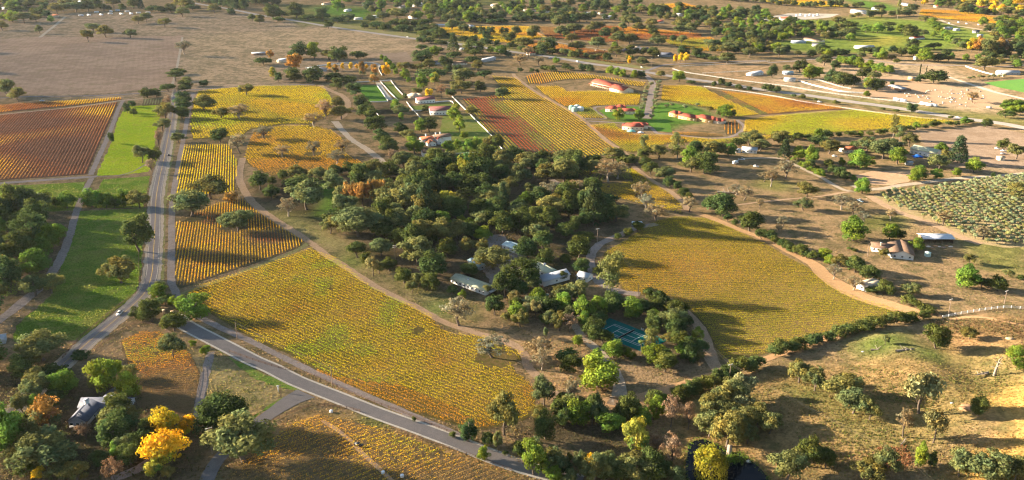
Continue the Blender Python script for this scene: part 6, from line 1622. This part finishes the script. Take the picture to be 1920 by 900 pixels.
for i, (x, y) in enumerate([(1203.3, 619.2), (1206.3, 620.2)]):
    p = ground(x, y)
    ch = thing('chair', ['white chair beside the tennis court, farther from the pine', 'white chair beside the tennis court, closer to the trees'][i], 'chair', (p[0], p[1], p[2] + .15), rzc)
    MB().box((0, 0, .45), (.6, .6, .07)).build('seat', M['white'], ch); MB().box((0, .28, .8), (.6, .07, .7)).build('backrest', M['white'], ch)
    for a_ in (-.25, .25):
        for b_ in (-.25, .25): MB().box((a_, b_, .2), (.06, .06, .42)).build('leg', M['white'], ch)

# ------------------------------------------------------------------ pond
pp = P(2, 3, '1312,760 1318,690 1345,645 1420,620 1490,632 1560,672 1620,705 1690,700 1760,735 1840,795 1900,860 1925,900 1900,960 1500,990 1320,960 1295,850')
pw = curve(pp + [pp[0]], 2.0)[:-1]
wz = float(np.max(hz(pw[:, 0], pw[:, 1]))) + .12
water, nt, out = nodes_of('pond_water')
nt.links.new(N(nt, 'ShaderNodeBsdfPrincipled', {'Base Color': (.004, .006, .01, 1), 'Roughness': .07, 'Specular IOR Level': .08, 'Normal': N(nt, 'ShaderNodeBump', {'Height': noise(nt, N(nt, 'ShaderNodeNewGeometry').outputs['Position'], 1.2), 'Strength': .06}).outputs[0]}).outputs[0], out.inputs[0])
tri = tessellate_polygon([[Vector((*q, 0)) for q in pw]])
tag(MB().add(np.column_stack([pw, np.full(len(pw), wz)]), [list(t) if ((pw[t[1]][0] - pw[t[0]][0]) * (pw[t[2]][1] - pw[t[0]][1]) - (pw[t[2]][0] - pw[t[0]][0]) * (pw[t[1]][1] - pw[t[0]][1])) > 0 else list(t)[::-1] for t in tri]).build('pond_water', water), 'still dark pond water at the bottom edge', 'pond', kind='structure')
def tuft_cloud(P_, col, size, hgt, k=6):
    n = len(P_) * k
    Q = np.repeat(P_, k, 0) + rg.normal(size=(n, 2)) * size * .8
    z = hz(Q[:, 0], Q[:, 1]) + rg.uniform(0, hgt, n)
    C = np.array(col) * rg.uniform(.6, 1.35, (n, 1)) * np.repeat(1 + rg.normal(size=(len(P_), 3)) * .1, k, 0)
    return np.column_stack([Q, z]), rg.normal(size=(n, 3)) * .7 + [-.25, .1, .7], size * rg.uniform(.5, 1.1, n), np.clip(C, .005, 1)
rim = np.repeat(pw, 7, 0); rim = rim + rg.normal(size=rim.shape) * .75
Pq, Nq, Sq, Cq = tuft_cloud(rim, (.17, .24, .035), .3, 1.0)
Pq[:, 2] = np.maximum(Pq[:, 2], wz + .05)
tag(MB().leaves(Pq, Nq, Sq, Cq, .45).build('reeds', M['vine']), 'bright green reeds all round the dark pond', 'reeds', kind='stuff')
ic = ground(*T(2, 3, 1650, 775))[:2] + rg.normal(size=(260, 2)) * [2.6, 1.6]
Pq, Nq, Sq, Cq = tuft_cloud(ic, (.13, .19, .03), .35, 1.0); Pq[:, 2] += wz - np.min(Pq[:, 2])
tag(MB().leaves(Pq, Nq, Sq, Cq, .5).build('reeds', M['vine']), 'small green reed island beside the wooden pier', 'reeds', kind='stuff')
pa, pb = ground(*T(2, 3, 1622, 735)), ground(*T(2, 3, 1634, 655))
dk = thing('pier', 'narrow wooden pier reaching into the dark pond', 'pier', (pa[0], pa[1], wz), math.atan2(pb[1] - pa[1], pb[0] - pa[0]))
Lp = float(np.linalg.norm((pb - pa)[:2]))
plank = MB().box((0, 0, .5), (.42, 1.9, .08)).mesh('plank', paint((.40, .33, .26), .9, var=.2))
for i in range(int(Lp / .5)): link('plank', plank, dk, (.25 + i * .5, rnd.uniform(-.04, .04), rnd.uniform(-.015, .015)))
for i in range(3):
    for s in (-.8, .8): MB().box((Lp * (i + .3) / 3, s, .1), (.2, .2, 1.0)).build('post', M['post_wood'], dk)
p = ground(*T(2, 3, 1772, 768))
fl = thing('float', 'small white float out on the dark pond', 'float', (p[0], p[1], wz))
MB().box((0, 0, .18), (1.5, 1.1, .36), 0, taper=.85).build('hull', M['white'], fl); MB().box((0, 0, .55), (.6, .5, .4), 0, taper=.7).build('hut', M['white'], fl)

# ------------------------------------------------------------------ small things
def cyl_tank(label, px, r_, h, col, cat='tank', name='water_tank', group=None):
    p = ground(*px)
    t = thing(name, label, cat, tuple(p), 0, group)
    MB().tube([(0, 0, -.2), (0, 0, h)], [r_, r_], 18).build('shell', paint(col, .5), t)
    MB().tube([(0, 0, h), (0, 0, h + r_ * .25), (0, 0, h + r_ * .36)], [r_ * 1.03, r_ * .55, .15], 18).build('lid', paint(col, .5), t)
for i, (x, y, cl) in enumerate([(448, 822, (.22, .36, .30)), (488, 818, (.40, .48, .46)), (515, 832, (.62, .64, .6)), (470, 835, (.3, .42, .36))]):
    cyl_tank('water tank by the winery track, ' + ['dark green and leftmost', 'grey-green, behind the others', 'pale and rightmost', 'mid green, in front'][i], T(2, 0, x, y), 3.4, 4, cl, group='water tanks')
for i, x in enumerate([215, 245, 285, 315, 345, 372]):
    cyl_tank(f'white round tank beside the riding arena{ordinal(i, 6)}', T(3, 0, x, 122 - (i % 2) * 6), 3.2, 3, WHITE, 'tank', 'storage_tank', 'white tanks by the arena')
cyl_tank('pale green water tank right of the ranch house', T(3, 2, 1195, 120), 1.9, 2.4, (.45, .58, .52))
for i, (x, y) in enumerate([(565, 392), (952, 850), (1096, 876)]):
    cyl_tank(['white round bin at the brown fence corner', 'white round bin beside the narrow vineyard path', 'white round bin at the bottom of the hillside vineyard'][i], T(1, 3, x, y), .7, .9, WHITE, 'bin', 'bin')
def rock(label, px, s, col=(.42, .34, .26), group=None):
    p = ground(*px)
    m = MB(); e = sph(60); 
    import bmesh
    bm = bmesh.new()
    bmesh.ops.create_icosphere(bm, subdivisions=2, radius=1)
    q = np.array([v.co[:] for v in bm.verts]); f = np.array([[v.index for v in fc.verts] for fc in bm.faces]); bm.free()
    q *= (1 + .25 * np.sin(q[:, :1] * 4 + p[0]) * np.cos(q[:, 1:2] * 5 + p[1])) + rg.normal(size=(len(q), 1)) * .07
    o = m.add(q * np.array([s, s * .8, s * .6]), f, col).build('boulder', paint(col, .95, var=.25))
    o.scale = (1, 1, .62); o.location = (p[0], p[1], p[2] - s * .05); tag(o, label, 'boulder', group)
rock('orange-brown boulder outcrop on the golden slope', T(3, 3, 1495, 360), 3.4, (.33, .19, .10))
rock('tan boulder on the brushy bank below the white fence', T(3, 2, 1815, 742), 2, (.55, .36, .2))
rock('pale stone lying in the shadowed gully', T(3, 3, 1380, 322), .8, (.45, .42, .37))
rock('white stone at the meadow edge by the hedge', T(3, 2, 712, 838), .8, (.45, .42, .38))
for i, (x, y) in enumerate([(1035, 720), (1370, 855), (1090, 640), (330, 590), (740, 592)]):
    rock(f'pale stone on the dry pasture around the orchard{ordinal(i, 5)}', T(3, 1, x, y), .6, (.45, .4, .33), 'pale stones')
def dead_wood(name, label, px, size, rot, lying=True):
    p = ground(*px); t = thing(name, label, 'dead tree', (p[0], p[1], p[2] + (.5 if lying else 0)), rot)
    m = M['pale_bark']
    ax_ = lambda L, a_, el: np.array([math.cos(a_) * math.cos(el), math.sin(a_) * math.cos(el), math.sin(el)]) * L
    d0 = ax_(size, 0, .03) if lying else ax_(size, 0, 1.4)
    MB().tube([(0, 0, 0), d0 * .5 + [0, 0, .1], d0], [size * .08, size * .06, size * .03], 8).build('trunk', m, t)
    for k in range(7):
        s = d0 * (.35 + .09 * k); e = s + ax_(size * rnd.uniform(.25, .5), k * 2.1, rnd.uniform(.05, .9))
        MB().tube([s, (s + e) / 2 + [0, 0, .15], e], [size * .03, size * .02, size * .008], 5).build('branch', m, t)
dead_wood('dead_trunk', 'broken pale trunk standing on the olive slope at the right edge', T(3, 3, 1695, 118), 8, .4, False)
dead_wood('fallen_log', 'bleached fallen branch beside the broken trunk', T(3, 3, 1650, 102), 7, 3.5)
dead_wood('fallen_log', 'grey fallen log on green grass below the hedge', T(3, 2, 770, 830), 7, -.2)
dead_wood('fallen_log', 'second fallen log right of the green hollow', T(3, 2, 960, 842), 9, .2)
dead_wood('fallen_log', 'bleached fallen trunk in the dry pasture', T(2, 1, 1540, 545), 13, -.3)
dead_wood('fallen_log', 'dead branches in the shadowed gully', T(3, 3, 995, 645), 4, .8)
def pillar(label, px, h=2.6):
    p = ground(*px); t = thing('gate_pillar', label, 'pillar', tuple(p), .4, 'stone gate pillars')
    MB().box((0, 0, h / 2 - .2), (1.3, 1.3, h + .4)).build('shaft', WALLS['stone'], t); MB().box((0, 0, h + .1), (1.6, 1.6, .2)).build('cap', paint((.6, .42, .26), .9), t)
pillar('stone gate pillar at the start of the asphalt drive, left of the gate', T(0, 2, 1232, 560)); pillar('stone gate pillar at the start of the asphalt drive, right of the gate', T(0, 2, 1296, 570)); pillar('stone pillar by the country road outside the gate', T(0, 2, 1148, 482))
ga, gb = ground(*T(0, 2, 1240, 562)), ground(*T(0, 2, 1290, 569))
gt = thing('gate', 'low dark rail gate between the stone pillars', 'gate', tuple(ga), math.atan2(gb[1] - ga[1], gb[0] - ga[0])); Lg = float(np.linalg.norm((gb - ga)[:2]))
for k in range(4): MB().box((Lg / 2, 0, .35 + k * .32), (Lg - 1.2, .07, .1)).build('rail', M['post_wood'], gt)
for x in (.9, Lg / 2, Lg - .9): MB().box((x, 0, .75), (.1, .1, 1.4)).build('upright', M['post_wood'], gt)
p = ground(*T(1, 3, 168, 240)); sg = thing('sign', 'tall narrow white sign at the road fork', 'sign', tuple(p), .3)
MB().box((0, 0, 1.3), (.5, .18, 3.0)).build('post', M['white'], sg); MB().box((0, 0, 3.0), (1.0, .2, .6)).build('board', M['white'], sg)
p = ground(*T(1, 3, 190, 285)); sg = thing('sign', 'thin brown road sign post at the side road', 'sign', tuple(p), .3)
MB().tube([(0, 0, 0), (0, 0, 6.5)], [.11, .08], 6).build('post', M['post_wood'], sg); MB().box((0, -.1, 6.2), (.7, .06, .5)).build('board', M['pole_wood'], sg)
# tarpaulins, hay, scrap
def tarp(label, px, s, col, name='tarpaulin'):
    p = ground(*px); m = MB(); n = 7
    g_ = np.array([[(i / (n - 1) - .5) * s, (j / (n - 1) - .5) * s * .7, 0] for j in range(n) for i in range(n)])
    g_[:, 2] = 1.6 * np.exp(-((g_[:, 0] / s * 2.2) ** 2 + (g_[:, 1] / s * 3) ** 2) * 1.2) * s / 6 + rg.uniform(0, .25, len(g_)) + .05
    o = m.add(g_, np.array([(j * n + i, j * n + i + 1, (j + 1) * n + i + 1, (j + 1) * n + i) for j in range(n - 1) for i in range(n - 1)])).build(name, paint(col, .5)); o.location = tuple(p)
    tag(o, label, 'tarpaulin')
tarp('pale green tarpaulin beside the red roofed cream house', T(2, 1, 893, 88), 9, (.25, .55, .45)); tarp('white tarpaulin at the corner of the cream house', T(2, 1, 965, 96), 6, WHITE)
tarp('bright blue tarpaulin by the white house at the tilled field', T(3, 1, 1120, 278), 9, (.03, .16, .55)); tarp('blue-white tarpaulin under the ranch house gable', T(3, 2, 925, 112), 5, (.45, .62, .8))
for i in range(8):
    rock(f'piece of rusty scrap under the silver roofed shed{ordinal(i, 8)}', T(3, 1, 1175 + i * 28, 944 + (i % 3) * 6), 1.1 + .4 * (i % 2), [(.5, .25, .12), (.6, .5, .4), (.3, .2, .15)][i % 3], 'scrap under the shed')
pts = np.array([ground(*T(3, 0, rnd.uniform(1000, 1680), 0))[:2] * 0 + ground(*T(3, 0, x_, y_))[:2] for x_, y_ in [(rnd.uniform(1000, 1660), rnd.uniform(670, 800)) for _ in range(110)] if inside(np.array([x_]), np.array([y_]), [(980, 680), (1560, 660), (1680, 720), (1500, 800), (1300, 790), (1000, 720)])[0]])
sc = MB()
for q in pts: sc.box((q[0], q[1], float(hz(*q)) + .4), (rnd.uniform(.6, 3.2), rnd.uniform(.5, 1.6), rnd.uniform(.5, 1.6)), rnd.uniform(0, 3), rnd.choice([(.40, .38, .35), (.5, .4, .3), (.25, .3, .35), (.36, .32, .26), (.3, .15, .1)]))
m, nt, out = nodes_of('scrap'); nt.links.new(N(nt, 'ShaderNodeBsdfPrincipled', {'Base Color': N(nt, 'ShaderNodeVertexColor', layer_name='Col').outputs[0], 'Roughness': .7}).outputs[0], out.inputs[0])
tag(sc.build('scrap_debris', m), 'litter of pale scrap and timber spread over the farm yard', 'scrap', kind='stuff')

# ------------------------------------------------------------------ weeds and dry brush too many to count
def brush(label, poly, n, col, size, hgt, name='weeds', k=5):
    xs, ys = [p_[0] for p_ in poly], [p_[1] for p_ in poly]
    q = np.column_stack([rg.uniform(min(xs), max(xs), n * 3), rg.uniform(min(ys), max(ys), n * 3)])
    q = q[inside(q[:, 0], q[:, 1], poly)][:n]
    g_ = ground(q[:, 0], q[:, 1])[:, :2]
    keep = lownoise(g_[:, 0], g_[:, 1], 11, 9) > rg.uniform(.2, .65, len(g_))
    cols = np.array(col).reshape(-1, 3)
    Pq, Nq, Sq, Cq = tuft_cloud(g_[keep], (1, 1, 1), size, hgt, k)
    ci = np.clip((lownoise(Pq[:, 0], Pq[:, 1], 17, 3) + rg.normal(size=len(Pq)) * .2) * len(cols), 0, len(cols) - 1).astype(int)
    tag(MB().leaves(Pq, Nq, Sq, Cq * cols[ci], .6).build(name, M['vine']), label, 'undergrowth', kind='stuff')
brush('dry brown weeds and brush on the slope above the pond', X('1250,735 1400,700 1560,680 1700,700 1760,760 1720,830 1640,900 1500,860 1400,860 1280,800'), 2600, [(.30, .20, .09), (.20, .17, .07), (.14, .16, .04)], .42, .7)
brush('dense dark brush on the bank below the white fence', X('1740,600 1920,600 1930,660 1840,680 1760,650'), 1500, [(.20, .13, .07), (.26, .18, .08), (.13, .13, .05)], .5, 1.0)
brush('rust red brush at the foot of the gully', X('1645,842 1700,838 1712,868 1690,880 1655,875'), 420, [(.36, .14, .06), (.3, .17, .08)], .4, .8)
brush('olive green weeds in the gully and on the right slope', X('1600,790 1700,800 1780,830 1700,845 1790,690 1920,650 1920,720 1830,750 1760,700 1600,740'), 1500, [(.15, .17, .045), (.22, .2, .07)], .4, .6)
brush('straggling weeds on the orange slope below the wood', X('960,580 1080,590 1130,680 1140,740 1050,720 990,680'), 900, [(.34, .2, .09), (.2, .17, .06), (.15, .17, .05)], .38, .6)
brush('leafy undergrowth around the houses in the wood', X('660,450 860,480 900,560 1000,600 1080,580 1100,480 960,430 800,420'), 1600, [(.09, .11, .03), (.16, .13, .05), (.22, .15, .07)], .5, .9)
brush('weeds along the bank below the sandy track', X('500,390 600,430 720,500 850,570 900,600 860,605 760,560 640,490 520,410'), 1100, [(.24, .2, .08), (.17, .2, .05)], .35, .5)
brush('brambles along the bottom edge under the drive trees', X('960,800 1060,850 1250,880 1250,905 1050,905 940,850'), 700, [(.10, .13, .03), (.2, .15, .06)], .5, 1.2)
brush('undergrowth beneath the lower left trees', X('0,690 220,680 280,760 400,830 380,900 0,900'), 1500, [(.08, .10, .03), (.15, .12, .05), (.2, .16, .07)], .5, 1.0)
brush('dry grass clumps on the oak pasture', X('1290,330 1640,390 1830,460 1920,480 1920,590 1720,560 1530,470 1340,400'), 2000, [(.28, .2, .1), (.19, .18, .07)], .35, .4)
brush('tufts of grass beside the hillside vineyards', X('380,650 540,725 470,800 400,760'), 500, [(.28, .2, .09), (.17, .2, .05)], .32, .4)

# grass tufts over the open ground, and over the meadows
def free(q, pad=.3):
    ok = np.ones(len(q), bool)
    for L in LINES:
        lo, hi = L[:, :2].min(0) - 8, L[:, :2].max(0) + 8
        s_ = np.where(ok & (q[:, 0] > lo[0]) & (q[:, 0] < hi[0]) & (q[:, 1] > lo[1]) & (q[:, 1] < hi[1]))[0]
        for c in range(0, len(s_), 4000):
            k = s_[c:c + 4000]
            d2 = (q[k, None, 0] - L[None, :, 0]) ** 2 + (q[k, None, 1] - L[None, :, 1]) ** 2
            j = d2.argmin(1)
            ok[k] &= np.sqrt(d2[np.arange(len(k)), j]) > L[j, 2] + pad
    return ok
def px_of(q):
    return project(q[:, 0], q[:, 1], hz(q[:, 0], q[:, 1]))
n = 150000
q = np.column_stack([rg.uniform(-20, 1940, n), 330 + 580 * rg.uniform(0, 1, n)])
q = q[rg.random(len(q)) < .35 + .65 * (q[:, 1] - 330) / 580]
q = ground(q[:, 0], q[:, 1])[:, :2]
X_, Y_ = px_of(q)
m = np.ones(len(q), bool)
for poly, nm_ in COVER: m &= ~inside(X_, Y_, poly)
m &= ~inside(X_, Y_, [(1120, 612), (1185, 595), (1240, 640), (1180, 668)]) & ~inside(X_, Y_, pp)
q = q[m]; q = q[free(q)]
q = q[lownoise(q[:, 0], q[:, 1], 7, 12) + .35 * lownoise(q[:, 0], q[:, 1], 2.3, 2) > rg.uniform(.25, 1.0, len(q))]
i_ = np.clip(np.searchsorted(GX, q[:, 0]), 0, nx - 1); j_ = np.clip(np.searchsorted(GY, q[:, 1]), 0, ny - 1)
bc = base[j_, i_] * rg.uniform(.65, 1.5, (len(q), 1)) * np.where(rg.random((len(q), 1)) < .25, [[.7, .95, .5]], [[1.05, 1, .85]])
Pq = np.column_stack([np.repeat(q, 2, 0) + rg.normal(size=(2 * len(q), 2)) * .2, np.repeat(hz(q[:, 0], q[:, 1]), 2) + rg.uniform(.05, .3, 2 * len(q))])
tag(MB().leaves(Pq, rg.normal(size=(len(Pq), 3)) + [0, 0, .3], rg.uniform(.16, .42, len(Pq)), np.repeat(bc, 2, 0), .6).build('dry_grass', M['vine']), 'tufts of dry grass all over the open ground', 'grass', kind='stuff')
q = np.column_stack([rg.uniform(-20, 330, 60000), rg.uniform(195, 650, 60000)])
q = q[np.any([inside(q[:, 0], q[:, 1], poly) for poly, nm_ in COVER if nm_ in ('green_meadow', 'green_crop_field')], 0)]
q = ground(q[:, 0], q[:, 1])[:, :2]; q = q[free(q)]
Pq = np.column_stack([q, hz(q[:, 0], q[:, 1]) + rg.uniform(.05, .3, len(q))])
gc = np.array([.13, .19, .025]) * rg.uniform(.6, 1.45, (len(q), 1)) * np.where(lownoise(q[:, 0], q[:, 1], 9, 5)[:, None] > .55, [[1.4, 1.0, 1.6]], [[1, 1, 1]])
tag(MB().leaves(Pq, rg.normal(size=(len(Pq), 3)) + [0, 0, .5], rg.uniform(.2, .45, len(Pq)), gc, .7).build('meadow_grass', M['vine']), 'uneven tufts of green grass on the meadows by the country road', 'grass', kind='stuff')

# ------------------------------------------------------------------ air
if HAZE:
    zb, zt = float(GZ.min()) - 1.5, CAM_H + 6
    hm = bpy.data.materials.new('haze'); hm.use_nodes = True; hn = hm.node_tree; hn.nodes.clear()
    ho = hn.nodes.new('ShaderNodeOutputMaterial')
    hv = N(hn, 'ShaderNodeVolumePrincipled', {'Color': (.72, .84, 1.0, 1), 'Density': HAZE, 'Anisotropy': .25})
    hn.links.new(hv.outputs[0], ho.inputs['Volume'])
    hb = MB().box(((GX[0] + GX[-1]) / 2, (GY[0] + GY[-1]) / 2, (zb + zt) / 2), (GX[-1] - GX[0] + 20, GY[-1] - GY[0] + 20, zt - zb)).build('haze', hm)
    tag(hb, 'thin blue evening haze over the whole valley', 'haze', kind='stuff')
